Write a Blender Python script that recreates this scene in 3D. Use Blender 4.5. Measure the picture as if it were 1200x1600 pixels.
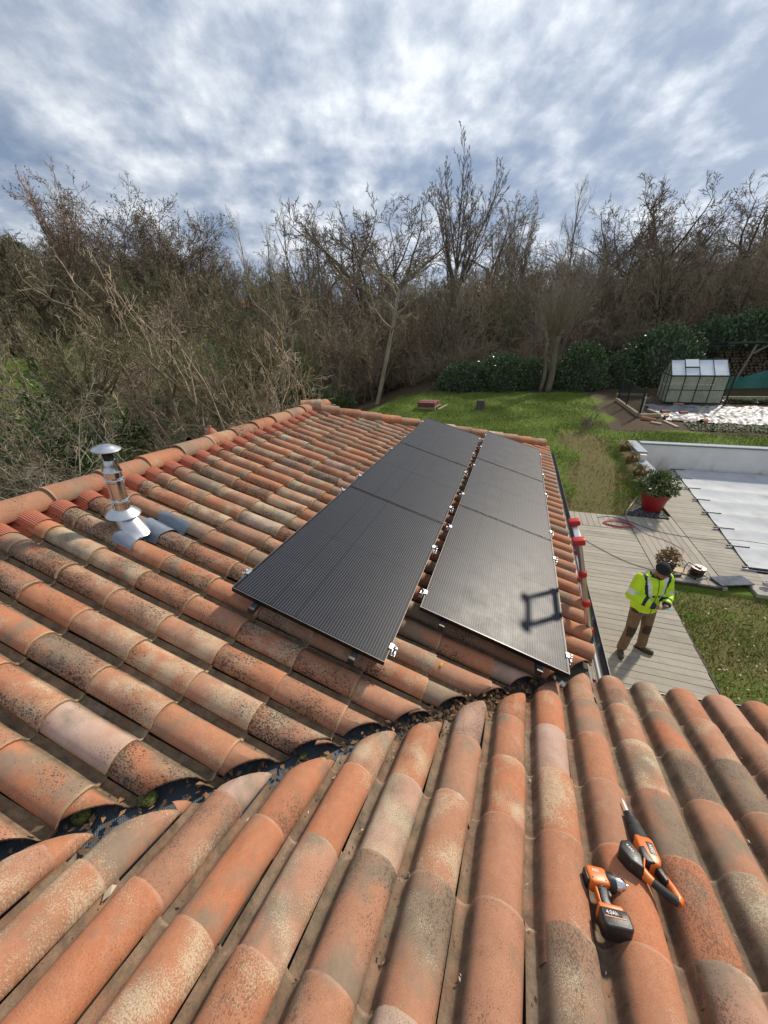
import bpy, bmesh, math, random
import numpy as np
from mathutils import Matrix, Vector

for o in list(bpy.data.objects):
    bpy.data.objects.remove(o)
scene = bpy.context.scene
COL = scene.collection

# ------------------------------------------------------------------ camera
CAM = Vector((0.0, 0.0, 4.7))
cam_d = bpy.data.cameras.new('camera')
cam = bpy.data.objects.new('camera', cam_d)
COL.objects.link(cam)
cam.matrix_world = Matrix(((0.94282934, -0.11832036, 0.31156560, CAM.x),
                           (0.33177615, 0.42180810, -0.84380241, CAM.y),
                           (-0.03158189, 0.89893171, 0.43694893, CAM.z),
                           (0, 0, 0, 1)))
cam_d.sensor_fit = 'VERTICAL'
cam_d.sensor_height = 36.0
cam_d.sensor_width = 27.0
cam_d.lens = 556.11 / 1600 * 36.0
cam_d.clip_start = 0.02
cam_d.clip_end = 3000
scene.camera = cam

# ------------------------------------------------------------------ light
SUN_DIR = Vector((0.33, 0.55, 0.47)).normalized()          # towards the sun
SUN_EL = math.asin(SUN_DIR.z)
SUN_AZ = math.atan2(SUN_DIR.x, SUN_DIR.y)
sun_d = bpy.data.lights.new('sun', 'SUN')
sun_d.energy = 3.3
sun_d.angle = math.radians(4.0)
sun_d.color = (1.0, 0.90, 0.76)
sun = bpy.data.objects.new('sun', sun_d)
COL.objects.link(sun)
sun.rotation_euler = (-SUN_DIR).to_track_quat('-Z', 'Y').to_euler()

scene.view_settings.view_transform = 'Standard'
scene.view_settings.look = 'None'
scene.view_settings.gamma = 1.0
scene.view_settings.use_curve_mapping = False
scene.view_settings.exposure = 0.46
scene.render.film_transparent = False
scene.cycles.max_bounces = 6
scene.cycles.transparent_max_bounces = 8
scene.cycles.sample_clamp_indirect = 4.0

# node helpers -------------------------------------------------------------
def nd(nt, typ, ins=None, **props):
    n = nt.nodes.new(typ)
    for k, v in props.items():
        setattr(n, k, v)
    for k, v in (ins or {}).items():
        s = n.inputs[k]
        if isinstance(v, bpy.types.NodeSocket):
            nt.links.new(v, s)
        else:
            s.default_value = v
    return n
def vmath(nt, op, a, b=None):
    ins = {0: a}
    if b is not None: ins[1] = b
    return nd(nt, 'ShaderNodeMath', ins, operation=op).outputs[0]
def mix(nt, fac, a, b, blend='MIX'):
    n = nt.nodes.new('ShaderNodeMix'); n.data_type = 'RGBA'; n.blend_type = blend
    for i, v in ((0, fac), (6, a), (7, b)):
        if isinstance(v, bpy.types.NodeSocket): nt.links.new(v, n.inputs[i])
        else: n.inputs[i].default_value = v if i == 0 else (tuple(v) + (1,))[:4]
    return n.outputs[2]
def remap(nt, v, a, b, c=0.0, d=1.0, smooth=False):
    n = nt.nodes.new('ShaderNodeMapRange'); n.clamp = True
    if smooth: n.interpolation_type = 'SMOOTHSTEP'
    nt.links.new(v, n.inputs[0])
    for i, x in ((1, a), (2, b), (3, c), (4, d)): n.inputs[i].default_value = x
    return n.outputs[0]
def noise(nt, vec, scale, detail=4, rough=0.55, dist=0.0):
    n = nd(nt, 'ShaderNodeTexNoise', {'Scale': scale, 'Detail': detail, 'Roughness': rough, 'Distortion': dist})
    if vec is not None: nt.links.new(vec, n.inputs['Vector'])
    return n.outputs['Fac']
def ramp(nt, v, stops):
    n = nt.nodes.new('ShaderNodeValToRGB')
    el = n.color_ramp.elements
    while len(el) < len(stops): el.new(0.5)
    for e, (p, c) in zip(el, stops):
        e.position = p; e.color = (c[0], c[1], c[2], 1)
    nt.links.new(v, n.inputs[0])
    return n.outputs[0]

# ------------------------------------------------------------------ sky
world = bpy.data.worlds.new('World')
scene.world = world
world.use_nodes = True
wt = world.node_tree
wt.nodes.clear()
w_out = wt.nodes.new('ShaderNodeOutputWorld')
sky = nd(wt, 'ShaderNodeTexSky', sky_type='NISHITA', sun_disc=False, sun_elevation=SUN_EL, sun_rotation=SUN_AZ,
         air_density=1.2, dust_density=1.2, ozone_density=1.5)
bg_sky = nd(wt, 'ShaderNodeBackground', {'Color': sky.outputs[0], 'Strength': 0.075})
gen = wt.nodes.new('ShaderNodeTexCoord').outputs['Generated']
sp = nd(wt, 'ShaderNodeSeparateXYZ', {0: gen})
zz = vmath(wt, 'ADD', vmath(wt, 'MAXIMUM', sp.outputs[2], 0.0), 0.34)
px_ = vmath(wt, 'DIVIDE', sp.outputs[0], zz)
py_ = vmath(wt, 'DIVIDE', sp.outputs[1], zz)
cv = nd(wt, 'ShaderNodeCombineXYZ', {0: px_, 1: py_, 2: 3.7}).outputs[0]
cmap = nd(wt, 'ShaderNodeMapping', {'Vector': cv, 'Rotation': (0, 0, math.radians(62)), 'Scale': (1.0, 0.96, 1.0)}).outputs[0]
c_big = noise(wt, cmap, 2.3, 4, 0.5, 0.0)
c_mid = noise(wt, cmap, 6.2, 6, 0.52, 0.0)
c_fin = noise(wt, cmap, 17.0, 6, 0.58, 0.0)
dens = vmath(wt, 'ADD', vmath(wt, 'MULTIPLY', c_big, 0.40), vmath(wt, 'ADD', vmath(wt, 'MULTIPLY', c_mid, 0.44), vmath(wt, 'MULTIPLY', c_fin, 0.20)))
cover = remap(wt, dens, 0.38, 0.50, 0.80, 1.0, True)            # nearly overcast, with thin places
ccol = ramp(wt, dens, [(0.405, (0.215, 0.28, 0.405)), (0.465, (0.30, 0.365, 0.48)), (0.52, (0.40, 0.46, 0.56)), (0.58, (0.55, 0.60, 0.68)), (0.645, (0.76, 0.80, 0.85))])
# forward scatter: the cloud layer is brighter towards the sun
sdir = nd(wt, 'ShaderNodeVectorMath', {0: gen, 1: tuple(SUN_DIR)}, operation='DOT_PRODUCT').outputs['Value']
glow = remap(wt, sdir, 0.0, 1.0, 0.95, 1.15, True)
bg_cl = nd(wt, 'ShaderNodeBackground', {'Color': ccol, 'Strength': vmath(wt, 'MULTIPLY', glow, 0.84)})
mx = nd(wt, 'ShaderNodeMixShader', {0: cover, 1: bg_sky.outputs[0], 2: bg_cl.outputs[0]})
wt.links.new(mx.outputs[0], w_out.inputs['Surface'])

# ------------------------------------------------------------------ mesh helpers
RND = random.Random(7)
class MB:
    def __init__(self):
        self.v = []; self.f = []; self.m = []; self.uv = None
    def add(self, vs, fs, mat=0):
        b = len(self.v)
        self.v.extend([tuple(x) for x in vs])
        self.f.extend([tuple(i + b for i in f) for f in fs])
        self.m.extend([mat] * len(fs))
        return self
    def box(self, c, s, R=None, mat=0, taper=(1, 1)):
        x, y, z = s[0] / 2, s[1] / 2, s[2] / 2
        tx, ty = taper
        vs = [(-x, -y, -z), (x, -y, -z), (x, y, -z), (-x, y, -z), (-x * tx, -y * ty, z), (x * tx, -y * ty, z), (x * tx, y * ty, z), (-x * tx, y * ty, z)]
        c = Vector(c)
        vs = [(R @ Vector(p) if R is not None else Vector(p)) + c for p in vs]
        return self.add(vs, [(0, 3, 2, 1), (4, 5, 6, 7), (0, 1, 5, 4), (1, 2, 6, 5), (2, 3, 7, 6), (3, 0, 4, 7)], mat)
    def bbox(self, c, s, b=0.01, R=None, mat=0):
        """box with chamfered edges"""
        bm = bmesh.new()
        bmesh.ops.create_cube(bm, size=1.0)
        for v in bm.verts: v.co = Vector((v.co.x * s[0], v.co.y * s[1], v.co.z * s[2]))
        bmesh.ops.bevel(bm, geom=list(bm.edges), offset=b, segments=2, affect='EDGES', profile=0.5)
        bm.verts.index_update()
        c = Vector(c)
        vs = [(R @ v.co if R is not None else v.co) + c for v in bm.verts]
        self.add(vs, [[v.index for v in f.verts] for f in bm.faces], mat)
        bm.free()
        return self
    def tube(self, pts, radii, n=8, cap=True, mat=0, flat=1.0, up=None):
        pts = [Vector(p) for p in pts]
        if not hasattr(radii, '__len__'): radii = [radii] * len(pts)
        vs = []; fs = []
        ref = None
        for i, p in enumerate(pts):
            t = (pts[min(i + 1, len(pts) - 1)] - pts[max(i - 1, 0)])
            if t.length < 1e-9: t = Vector((0, 0, 1))
            t.normalize()
            if up is not None: ref = Vector(up)
            elif ref is None: ref = Vector((0, 0, 1)) if abs(t.z) < 0.9 else Vector((1, 0, 0))
            a = t.cross(ref)
            if a.length < 1e-6: a = t.cross(Vector((1, 0.3, 0)))
            a.normalize(); b = a.cross(t).normalized()
            if up is None: ref = b
            r = radii[i]
            rx, ry = (r if hasattr(r, '__len__') else (r, r * flat))
            for k in range(n):
                an = 2 * math.pi * k / n
                vs.append(p + a * (math.cos(an) * rx) + b * (math.sin(an) * ry))
        for i in range(len(pts) - 1):
            for k in range(n):
                k2 = (k + 1) % n
                fs.append((i * n + k, i * n + k2, (i + 1) * n + k2, (i + 1) * n + k))
        if cap:
            fs.append(tuple(range(n))[::-1]); fs.append(tuple((len(pts) - 1) * n + k for k in range(n)))
        return self.add(vs, fs, mat)
    def lathe(self, prof, n=24, c=(0, 0, 0), R=None, mat=0, cap=False):
        c = Vector(c); vs = []; fs = []
        for r, z in prof:
            for k in range(n):
                an = 2 * math.pi * k / n
                p = Vector((r * math.cos(an), r * math.sin(an), z))
                vs.append((R @ p if R is not None else p) + c)
        for i in range(len(prof) - 1):
            for k in range(n):
                k2 = (k + 1) % n
                fs.append((i * n + k, i * n + k2, (i + 1) * n + k2, (i + 1) * n + k))
        if cap:
            fs.append(tuple(range(n))[::-1]); fs.append(tuple((len(prof) - 1) * n + k for k in range(n)))
        return self.add(vs, fs, mat)
    def prism(self, poly, h0, h1, M=None, mat=0):
        n = len(poly)
        vs = [Vector((p[0], p[1], h0)) for p in poly] + [Vector((p[0], p[1], h1)) for p in poly]
        if M is not None: vs = [M @ v for v in vs]
        fs = [tuple(range(n))[::-1], tuple(range(n, 2 * n))] + [(i, (i + 1) % n, n + (i + 1) % n, n + i) for i in range(n)]
        return self.add(vs, fs, mat)
    def sphere(self, c, r, n=12, m=8, mat=0, R=None):
        c = Vector(c); r = Vector(r) if hasattr(r, '__len__') else Vector((r, r, r))
        vs = []; fs = []
        for i in range(m + 1):
            th = math.pi * i / m
            for k in range(n):
                ph = 2 * math.pi * k / n
                p = Vector((r.x * math.sin(th) * math.cos(ph), r.y * math.sin(th) * math.sin(ph), r.z * math.cos(th)))
                vs.append((R @ p if R is not None else p) + c)
        for i in range(m):
            for k in range(n):
                k2 = (k + 1) % n
                fs.append((i * n + k, (i + 1) * n + k, (i + 1) * n + k2, i * n + k2))
        return self.add(vs, fs, mat)
    def mesh(self, name, mats, smooth=False, inv=None):
        me = bpy.data.meshes.new(name)
        vs = self.v if inv is None else [tuple(inv @ Vector(p)) for p in self.v]
        me.from_pydata(vs, [], self.f)
        if not isinstance(mats, (list, tuple)): mats = [mats]
        for m in mats: me.materials.append(m)
        if len(mats) > 1: me.polygons.foreach_set('material_index', self.m)
        if smooth:
            me.polygons.foreach_set('use_smooth', [True] * len(me.polygons))
            if smooth != 'all': me.set_sharp_from_angle(angle=math.radians(38))
        me.update()
        return me
    def build(self, name, mats, parent=None, smooth=False, world=False):
        inv = MATW[parent.name].inverted() if (world and parent is not None) else None
        return link(name, self.mesh(name, mats, smooth, inv), parent)

MATW = {}
def link(name, data, parent=None):
    o = bpy.data.objects.new(name, data)
    COL.objects.link(o)
    if parent is not None:
        o.parent = parent
    return o
def tag(o, label=None, cat=None, group=None, kind=None):
    if label: o['label'] = label
    if cat: o['category'] = cat
    if group: o['group'] = group
    if kind: o['kind'] = kind
    return o
def thing(name, label, cat, M=None, group=None):
    o = bpy.data.objects.new(name, None)
    o.empty_display_size = 0.1
    COL.objects.link(o)
    if M is None: M = Matrix.Identity(4)
    elif not isinstance(M, Matrix): M = Matrix.Translation(Vector(M))
    o.matrix_world = M
    MATW[o.name] = M.copy()
    return tag(o, label, cat, group)
def frame(o, x, y, z):
    return Matrix(((x[0], y[0], z[0], o[0]), (x[1], y[1], z[1], o[1]), (x[2], y[2], z[2], o[2]), (0, 0, 0, 1)))
def copy_tree(o, M=None, parent=None):
    c = o.copy(); COL.objects.link(c)
    if parent is not None: c.parent = parent
    if M is not None:
        c.matrix_world = M; MATW[c.name] = M.copy()
    for ch in list(o.children): copy_tree(ch, None, c)
    return c
def rotz(a): return Matrix.Rotation(a, 4, 'Z')
def lerp(a, b, t): return a + (b - a) * t

# ------------------------------------------------------------------ simple materials
def mat(name, col, rough=0.6, metal=0.0, col2=None, scale=8.0, amount=1.0, bump=0.0, bscale=None, spec=0.5, coord='Object', detail=5, thr=(0.35, 0.65), coat=0.0, trans=0.0, alpha=1.0, stretch=None):
    m = bpy.data.materials.new(name); m.use_nodes = True
    nt = m.node_tree; b = nt.nodes['Principled BSDF']
    b.inputs['Roughness'].default_value = rough
    b.inputs['Metallic'].default_value = metal
    b.inputs['Specular IOR Level'].default_value = spec
    b.inputs['Coat Weight'].default_value = coat
    b.inputs['Transmission Weight'].default_value = trans
    b.inputs['Alpha'].default_value = alpha
    b.inputs['Base Color'].default_value = tuple(col) + (1,)
    vec = nt.nodes.new('ShaderNodeTexCoord').outputs[coord]
    if stretch: vec = nd(nt, 'ShaderNodeMapping', {'Vector': vec, 'Scale': stretch}).outputs[0]
    if col2 is not None:
        f = remap(nt, noise(nt, vec, scale, detail, 0.6), thr[0], thr[1], 0, amount)
        nt.links.new(mix(nt, f, col, col2), b.inputs['Base Color'])
    if bump:
        bn = nd(nt, 'ShaderNodeBump', {'Height': noise(nt, vec, bscale or scale * 4, 4), 'Strength': bump, 'Distance': 0.01})
        nt.links.new(bn.outputs[0], b.inputs['Normal'])
    return m
M = {}
M['steel'] = mat('stainless_steel', (0.62, 0.62, 0.62), 0.16, 1.0, (0.5, 0.48, 0.46), 14, 0.6, 0.05, 30)
M['galv'] = mat('galvanised_metal', (0.62, 0.64, 0.66), 0.38, 1.0, (0.5, 0.51, 0.53), 10)
M['alu'] = mat('aluminium', (0.72, 0.72, 0.73), 0.3, 1.0, (0.6, 0.6, 0.6), 12, 0.5)
M['black'] = mat('black_plastic', (0.014, 0.014, 0.015), 0.42, 0, (0.022, 0.021, 0.02), 30, 1, 0.1, 200)
M['rubber'] = mat('black_rubber', (0.018, 0.018, 0.018), 0.7, 0, (0.03, 0.03, 0.028), 40, 1, 0.15, 220)
M['anthracite'] = mat('anthracite_paint', (0.035, 0.037, 0.042), 0.45, 0, (0.05, 0.05, 0.052), 20)
M['red'] = mat('red_plastic', (0.55, 0.02, 0.02), 0.4, 0, (0.46, 0.025, 0.02), 14)
M['orange'] = mat('orange_plastic', (0.72, 0.17, 0.02), 0.38, 0, (0.62, 0.14, 0.02), 22, 1, 0.05, 150)
M['white'] = mat('white_paint', (0.8, 0.8, 0.78), 0.5, 0, (0.68, 0.67, 0.63), 6)
M['stucco'] = mat('cream_render', (0.62, 0.55, 0.44), 0.9, 0, (0.52, 0.46, 0.36), 3, 1, 0.4, 60)
M['lead'] = mat('lead_sheet', (0.20, 0.235, 0.29), 0.55, 0.3, (0.19, 0.22, 0.27), 9, 1, 0.35, 18)
# ================================================================== HOUSE
SINP, COSP = 0.2923717, 0.9563048
NW = Vector((SINP, 0, COSP)); VW = Vector((-COSP, 0, SINP))
def main_pt(y, v, h):
    """a point on the long roof: y along the eaves, v up the slope, h off the panel plane"""
    return VW * (v - 1.09435) + NW * (h - 1.73720) + Vector((0, y, 4.7))
FD = Vector((0.04358332, 0.95551883, -0.29169205)); FL = Vector((0.99896138, -0.04556483, 0)); FN = Vector((0.0132909, 0.29138909, 0.95651228))
def wing_pt(l, s, D):
    return FL * l + FD * s - FN * D + Vector((0, 0, 4.7))
HB = -0.243          # bottom of the pans on the long roof
DB = 1.526           # the same on the wing roof

# ---- clay tile material -----------------------------------------------------
def tile_material(name, joined, lipk=0.75, wing=False):
    m = bpy.data.materials.new(name); m.use_nodes = True
    nt = m.node_tree; b = nt.nodes['Principled BSDF']
    if joined:
        at = nd(nt, 'ShaderNodeAttribute', attribute_name='tilecol')
        col, alpha = at.outputs['Color'], at.outputs['Alpha']
    else:
        oi = nt.nodes.new('ShaderNodeObjectInfo'); col, alpha = oi.outputs['Color'], oi.outputs['Alpha']
    sc = nd(nt, 'ShaderNodeSeparateColor', {0: col})
    black, rnd, cream = sc.outputs[0], sc.outputs[1], sc.outputs[2]
    grey = alpha
    uv = nt.nodes.new('ShaderNodeUVMap').outputs[0]
    su = nd(nt, 'ShaderNodeSeparateXYZ', {0: uv})
    u, v = su.outputs[0], su.outputs[1]
    seed = nd(nt, 'ShaderNodeCombineXYZ', {0: vmath(nt, 'MULTIPLY', rnd, 173.1), 1: vmath(nt, 'MULTIPLY', rnd, 311.7), 2: vmath(nt, 'MULTIPLY', rnd, 57.3)}).outputs[0]
    p = nd(nt, 'ShaderNodeVectorMath', {0: nd(nt, 'ShaderNodeVectorMath', {0: uv, 1: (0.27, 0.45, 1)}, operation='MULTIPLY').outputs[0], 1: seed}, operation='ADD').outputs[0]
    pl = nd(nt, 'ShaderNodeVectorMath', {0: p, 1: (1.0, 0.68, 1)}, operation='MULTIPLY').outputs[0]   # streaks run down the tile
    clay = ramp(nt, rnd, [(0.0, (0.47, 0.165, 0.075)), (0.22, (0.43, 0.17, 0.085)), (0.42, (0.40, 0.175, 0.095)), (0.60, (0.36, 0.185, 0.115)), (0.78, (0.42, 0.20, 0.12)), (0.89, (0.31, 0.185, 0.12)), (0.92, (0.50, 0.185, 0.08)), (0.955, (0.46, 0.33, 0.27)), (1.0, (0.50, 0.38, 0.32))])
    n1 = noise(nt, p, 7, 5, 0.6)
    n2 = noise(nt, p, 34, 5, 0.65)
    c = mix(nt, remap(nt, n1, 0.35, 0.7, 0, 0.55), clay, (0.33, 0.155, 0.085))
    c = mix(nt, remap(nt, n2, 0.42, 0.75, 0, 0.4), c, (0.50, 0.26, 0.155))
    gr = noise(nt, p, 260, 3, 0.75)
    spk = vmath(nt, 'MULTIPLY', remap(nt, gr, 0.55, 0.64, 0, 0.75 if wing else 0.6), remap(nt, noise(nt, p, 12, 3, .6), .34, .62, .15, 1.0))
    c = mix(nt, spk, c, (0.12, 0.075, 0.05))
    c = mix(nt, remap(nt, gr, 0.42, 0.34, 0, 0.45), c, (0.52, 0.33, 0.22))
    # weathered grey-brown bloom over part of the barrel
    g1 = noise(nt, p, 4.2, 4, 0.55)
    gth = vmath(nt, 'SUBTRACT', 0.66, vmath(nt, 'MULTIPLY', grey, 0.40))
    gm = nd(nt, 'ShaderNodeMapRange', {0: g1, 1: gth, 2: vmath(nt, 'ADD', gth, 0.16), 3: 0.0, 4: 0.85}).outputs[0]
    c = mix(nt, gm, c, mix(nt, n2, (0.175, 0.135, 0.095), (0.27, 0.215, 0.15)))
    # cream lichen: fine specks gathered in patches
    cp = noise(nt, p, 6.5, 3, 0.5)
    cth = vmath(nt, 'SUBTRACT', 0.70, vmath(nt, 'MULTIPLY', cream, 0.42))
    cm = nd(nt, 'ShaderNodeMapRange', {0: cp, 1: cth, 2: vmath(nt, 'ADD', cth, 0.28), 3: 0.0, 4: 1.0}).outputs[0]
    cf = noise(nt, p, 210, 4, 0.75)
    cspk = remap(nt, vmath(nt, 'ADD', cf, vmath(nt, 'MULTIPLY', cm, 0.19)), 0.60, 0.70, 0, 0.72)
    c = mix(nt, vmath(nt, 'MULTIPLY', cspk, remap(nt, cm, 0.02, 0.3)), c, mix(nt, n2, (0.47, 0.40, 0.26), (0.60, 0.53, 0.37)))
    # black lichen: round dots, crowding together in patches
    bp = noise(nt, pl, 4.6, 4, 0.55)
    bth = vmath(nt, 'SUBTRACT', 0.56, vmath(nt, 'MULTIPLY', black, 0.36))
    bm_ = nd(nt, 'ShaderNodeMapRange', {0: bp, 1: bth, 2: vmath(nt, 'ADD', bth, 0.30), 3: 0.0, 4: 1.0}).outputs[0]
    dots = 0
    wp = nd(nt, 'ShaderNodeVectorMath', {0: pl, 1: nd(nt, 'ShaderNodeVectorMath', {0: nd(nt, 'ShaderNodeTexNoise', {'Vector': pl, 'Scale': 120.0, 'Detail': 2.0}).outputs['Color'], 1: (0.006, 0.006, 0.006)}, operation='MULTIPLY').outputs[0]}, operation='ADD').outputs[0]
    for scl, k_ in (((165.0, 0.50), (82.0, 0.42)) if not wing else ((230.0, 0.50), (120.0, 0.42))):
        vd_ = nd(nt, 'ShaderNodeTexVoronoi', {'Vector': wp, 'Scale': scl, 'Randomness': 1.0})
        cellr = nd(nt, 'ShaderNodeSeparateColor', {0: vd_.outputs['Color']}).outputs[0]
        rad = vmath(nt, 'MULTIPLY', vmath(nt, 'MULTIPLY', vmath(nt, 'POWER', bm_, 0.8), k_), vmath(nt, 'ADD', 0.35, cellr))
        dt = nd(nt, 'ShaderNodeMapRange', {0: vmath(nt, 'SUBTRACT', rad, vd_.outputs['Distance']), 1: -0.03, 2: 0.06, 3: 0.0, 4: 0.9}).outputs[0]
        dots = dt if dots == 0 else vmath(nt, 'MAXIMUM', dots, dt)
    bspk = dots
    c = mix(nt, vmath(nt, 'MULTIPLY', bspk, remap(nt, bm_, 0.01, 0.10, 0, .62 if wing else .95)), c, mix(nt, n2, (0.028, 0.021, 0.017), (0.075, 0.055, 0.04)))
    c = mix(nt, vmath(nt, 'MULTIPLY', bm_, 0.22), c, (0.06, 0.045, 0.035))
    # silt lying in the pan
    pan = remap(nt, u, 0.36, 0.23, 0, 1, True)
    pd = vmath(nt, 'MULTIPLY', pan, remap(nt, vmath(nt, 'ADD', n1, vmath(nt, 'MULTIPLY', n2, 0.4)), 0.42, 0.78, 0.45, 1.0))
    n5 = noise(nt, p, 16, 6, .7)
    silt = mix(nt, remap(nt, n5, .34, .66), (0.08, 0.064, 0.044), (0.25, 0.19, 0.115) if not wing else (0.225, 0.165, 0.11))
    silt = mix(nt, remap(nt, gr, .55, .68, 0, .7), silt, (0.03, 0.026, 0.02))
    silt = mix(nt, remap(nt, n1, .52, .68, 0, .55), silt, (0.27, 0.125, 0.07))
    c = mix(nt, pd, c, silt)
    # pale worn arris at the lower end
    lip = vmath(nt, 'MULTIPLY', remap(nt, v, 0.968, 0.985, 0, 1), remap(nt, noise(nt, p, 9, 4, .6), 0.36, 0.62, 0.0, lipk))
    c = mix(nt, lip, c, (0.42, 0.325, 0.19) if not wing else (0.47, 0.33, 0.235))
    nt.links.new(c, b.inputs['Base Color'])
    b.inputs['Roughness'].default_value = 0.86
    b.inputs['Specular IOR Level'].default_value = 0.3
    hgt = vmath(nt, 'ADD', vmath(nt, 'MULTIPLY', vmath(nt, 'ADD', n2, vmath(nt, 'MULTIPLY', gr, .5)), 0.6), vmath(nt, 'ADD', vmath(nt, 'MULTIPLY', cspk, 0.25), vmath(nt, 'MULTIPLY', bspk, 0.2)))
    bn = nd(nt, 'ShaderNodeBump', {'Height': hgt, 'Strength': 0.45, 'Distance': 0.004})
    nt.links.new(bn.outputs[0], b.inputs['Normal'])
    return m
M['tile'] = tile_material('weathered_clay', False)
M['tile_joined'] = tile_material('weathered_clay_joined', True)
M['tile_wing'] = tile_material('weathered_clay_wing', False, .42, True)
M['tile_wing_joined'] = tile_material('weathered_clay_wing_joined', True, .42, True)
M['clay_dark'] = mat('dark_clay', (0.30, 0.115, 0.06), 0.9, 0, (0.2, 0.1, 0.06), 20)
M['underlay'] = mat('roof_underlay', (0.055, 0.045, 0.038), 0.95, 0, (0.1, 0.08, 0.055), 12, 1, 0.4, 60)

# ---- tile geometry: one clay piece, pan on the left, barrel on the right ------
def tile_profile(p, hgt):
    wide = True
    pts = [(-0.02, 0.016), (0.01, 0.007), (0.06, 0.000), (0.13, -0.002), (0.20, 0.002), (0.265, 0.014)]
    cx, rw = 0.642, 0.368
    if wide:
        pts = [(-0.02, 0.016), (0.01, 0.007), (0.05, 0.000), (0.105, -0.002), (0.16, 0.003), (0.215, 0.015)]
        cx, rw = 0.617, 0.395
    for k in range(9):
        a = math.pi * (1 - (k + 0.55) / 9.1)
        pts.append((cx + rw * math.cos(a), 0.012 + 0.988 * hgt * math.sin(a) ** 0.92 / 1.0))
    out = []
    for x, z in pts: out.append((x * p, z if z <= 0.021 else z))
    return out
def tile_mesh(name, p, hgt, L, seed):
    r = random.Random(seed)
    prof = tile_profile(p, hgt)
    n = len(prof); rows = [0.0, 0.35, 0.72, 0.975, 1.0]
    vs = []; uvs = []
    sag = r.uniform(-0.004, 0.004); tw = r.uniform(-0.006, 0.006); wid = r.uniform(0.97, 1.02)
    for t in rows:
        lift = 0.014 * t + (sag * math.sin(math.pi * t))
        sx = wid * (0.955 + 0.045 * t)
        for k, (x, z) in enumerate(prof):
            q = x / p
            zz = z * (0.94 + 0.06 * t)
            if t == 1.0: zz -= 0.0025
            vs.append(((0.5 * p) + (x - 0.5 * p) * sx + r.uniform(-1, 1) * 0.0006, -L + t * L + (r.uniform(-1, 1) * 0.0012 if t == 1.0 else 0), zz + lift + tw * (q - .5) * t + r.uniform(-1, 1) * 0.0007))
            uvs.append((q, t))
    fs = []
    for i in range(len(rows) - 1):
        for k in range(n - 1):
            a = i * n + k
            fs.append((a, a + 1, a + n + 1, a + n))
    # thickness at the lower end and along the barrel's free edge
    th = 0.013
    b0 = len(vs); last = (len(rows) - 1) * n
    for k in range(n):
        x, y, z = vs[last + k]
        px, pz = prof[max(k - 1, 0)], prof[min(k + 1, n - 1)]
        t = Vector((pz[0] - px[0], 0, pz[1] - px[1])).normalized()
        nn = Vector((-t.z, 0, t.x))
        vs.append((x - nn.x * th, y - 0.001, z - nn.z * th)); uvs.append((k / n, 1.0))
    for k in range(n - 1): fs.append((last + k, last + k + 1, b0 + k + 1, b0 + k))
    b1 = len(vs)
    for i in range(len(rows)):
        x, y, z = vs[i * n + n - 1]
        vs.append((x - 0.004, y, z - th)); uvs.append((1.0, rows[i]))
    for i in range(len(rows) - 1): fs.append((i * n + n - 1, b1 + i, b1 + i + 1, (i + 1) * n + n - 1))
    return vs, fs, uvs
def make_tile_me(name, data, material):
    vs, fs, uvs = data
    me = bpy.data.meshes.new(name); me.from_pydata(vs, [], fs)
    ul = me.uv_layers.new(name='UVMap')
    for poly in me.polygons:
        for li in poly.loop_indices: ul.data[li].uv = uvs[me.loops[li].vertex_index]
    me.materials.append(material)
    me.polygons.foreach_set('use_smooth', [True] * len(me.polygons))
    me.set_sharp_from_angle(angle=math.radians(50))
    return me
MAIN_P, MAIN_E, MAIN_L = 0.196, 0.387, 0.44
WING_P = 0.2135
main_data = [tile_mesh('t', MAIN_P, 0.073, MAIN_L, s) for s in range(5)]
wing_data = [tile_mesh('t', WING_P, 0.079, 0.40, 20 + s) for s in range(5)]
main_me = [make_tile_me('clay_tile', d, M['tile']) for d in main_data]
wing_me = [make_tile_me('clay_tile', d, M['tile_wing']) for d in wing_data]

# ---- the valley where the two slopes meet ------------------------------------
def valley_pt(y, hb=-0.262, db=1.56):
    # NW.X = hb-1.7372 ; FN.X = -db  (camera frame), solved at this y
    a, b, c, d = NW.x, NW.z, FN.x, FN.z
    e, f = hb - 1.73720, -db - FN.y * y
    det = a * d - b * c
    return Vector(((e * d - b * f) / det, y, (a * f - e * c) / det + 4.7))
V0, V1 = valley_pt(-0.6), valley_pt(2.0)
VDIR = (V1 - V0); VN = Vector((-VDIR.y, VDIR.x, 0)).normalized()      # towards the long roof
APEX = Vector((-3.24, 5.36, 3.74)); NE = Vector((0.72, 8.42, 2.50))
RIDGE_S = Vector((-3.24, -3.2, 3.74))
HV = NE - APEX; HN = Vector((-HV.y, HV.x, 0)).normalized()
if HN.y > 0: HN = -HN                                                 # towards the long roof

def in_view(P, margin=1.04):
    c = cam.matrix_world.inverted() @ P
    if c.z > -0.05: return None
    x = 556.11 * c.x / -c.z; y = 556.11 * c.y / -c.z
    if abs(x) > 600 * margin or abs(y) > 800 * margin: return None
    return -c.z
house = thing('house', 'low house with weathered orange clay tile roofs meeting in a valley', 'house', Matrix.Translation(Vector((-1.2, 3.0, 0))))
def hb(mb, name, mats, smooth=False): return mb.build(name, mats, house, smooth, world=True)

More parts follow.
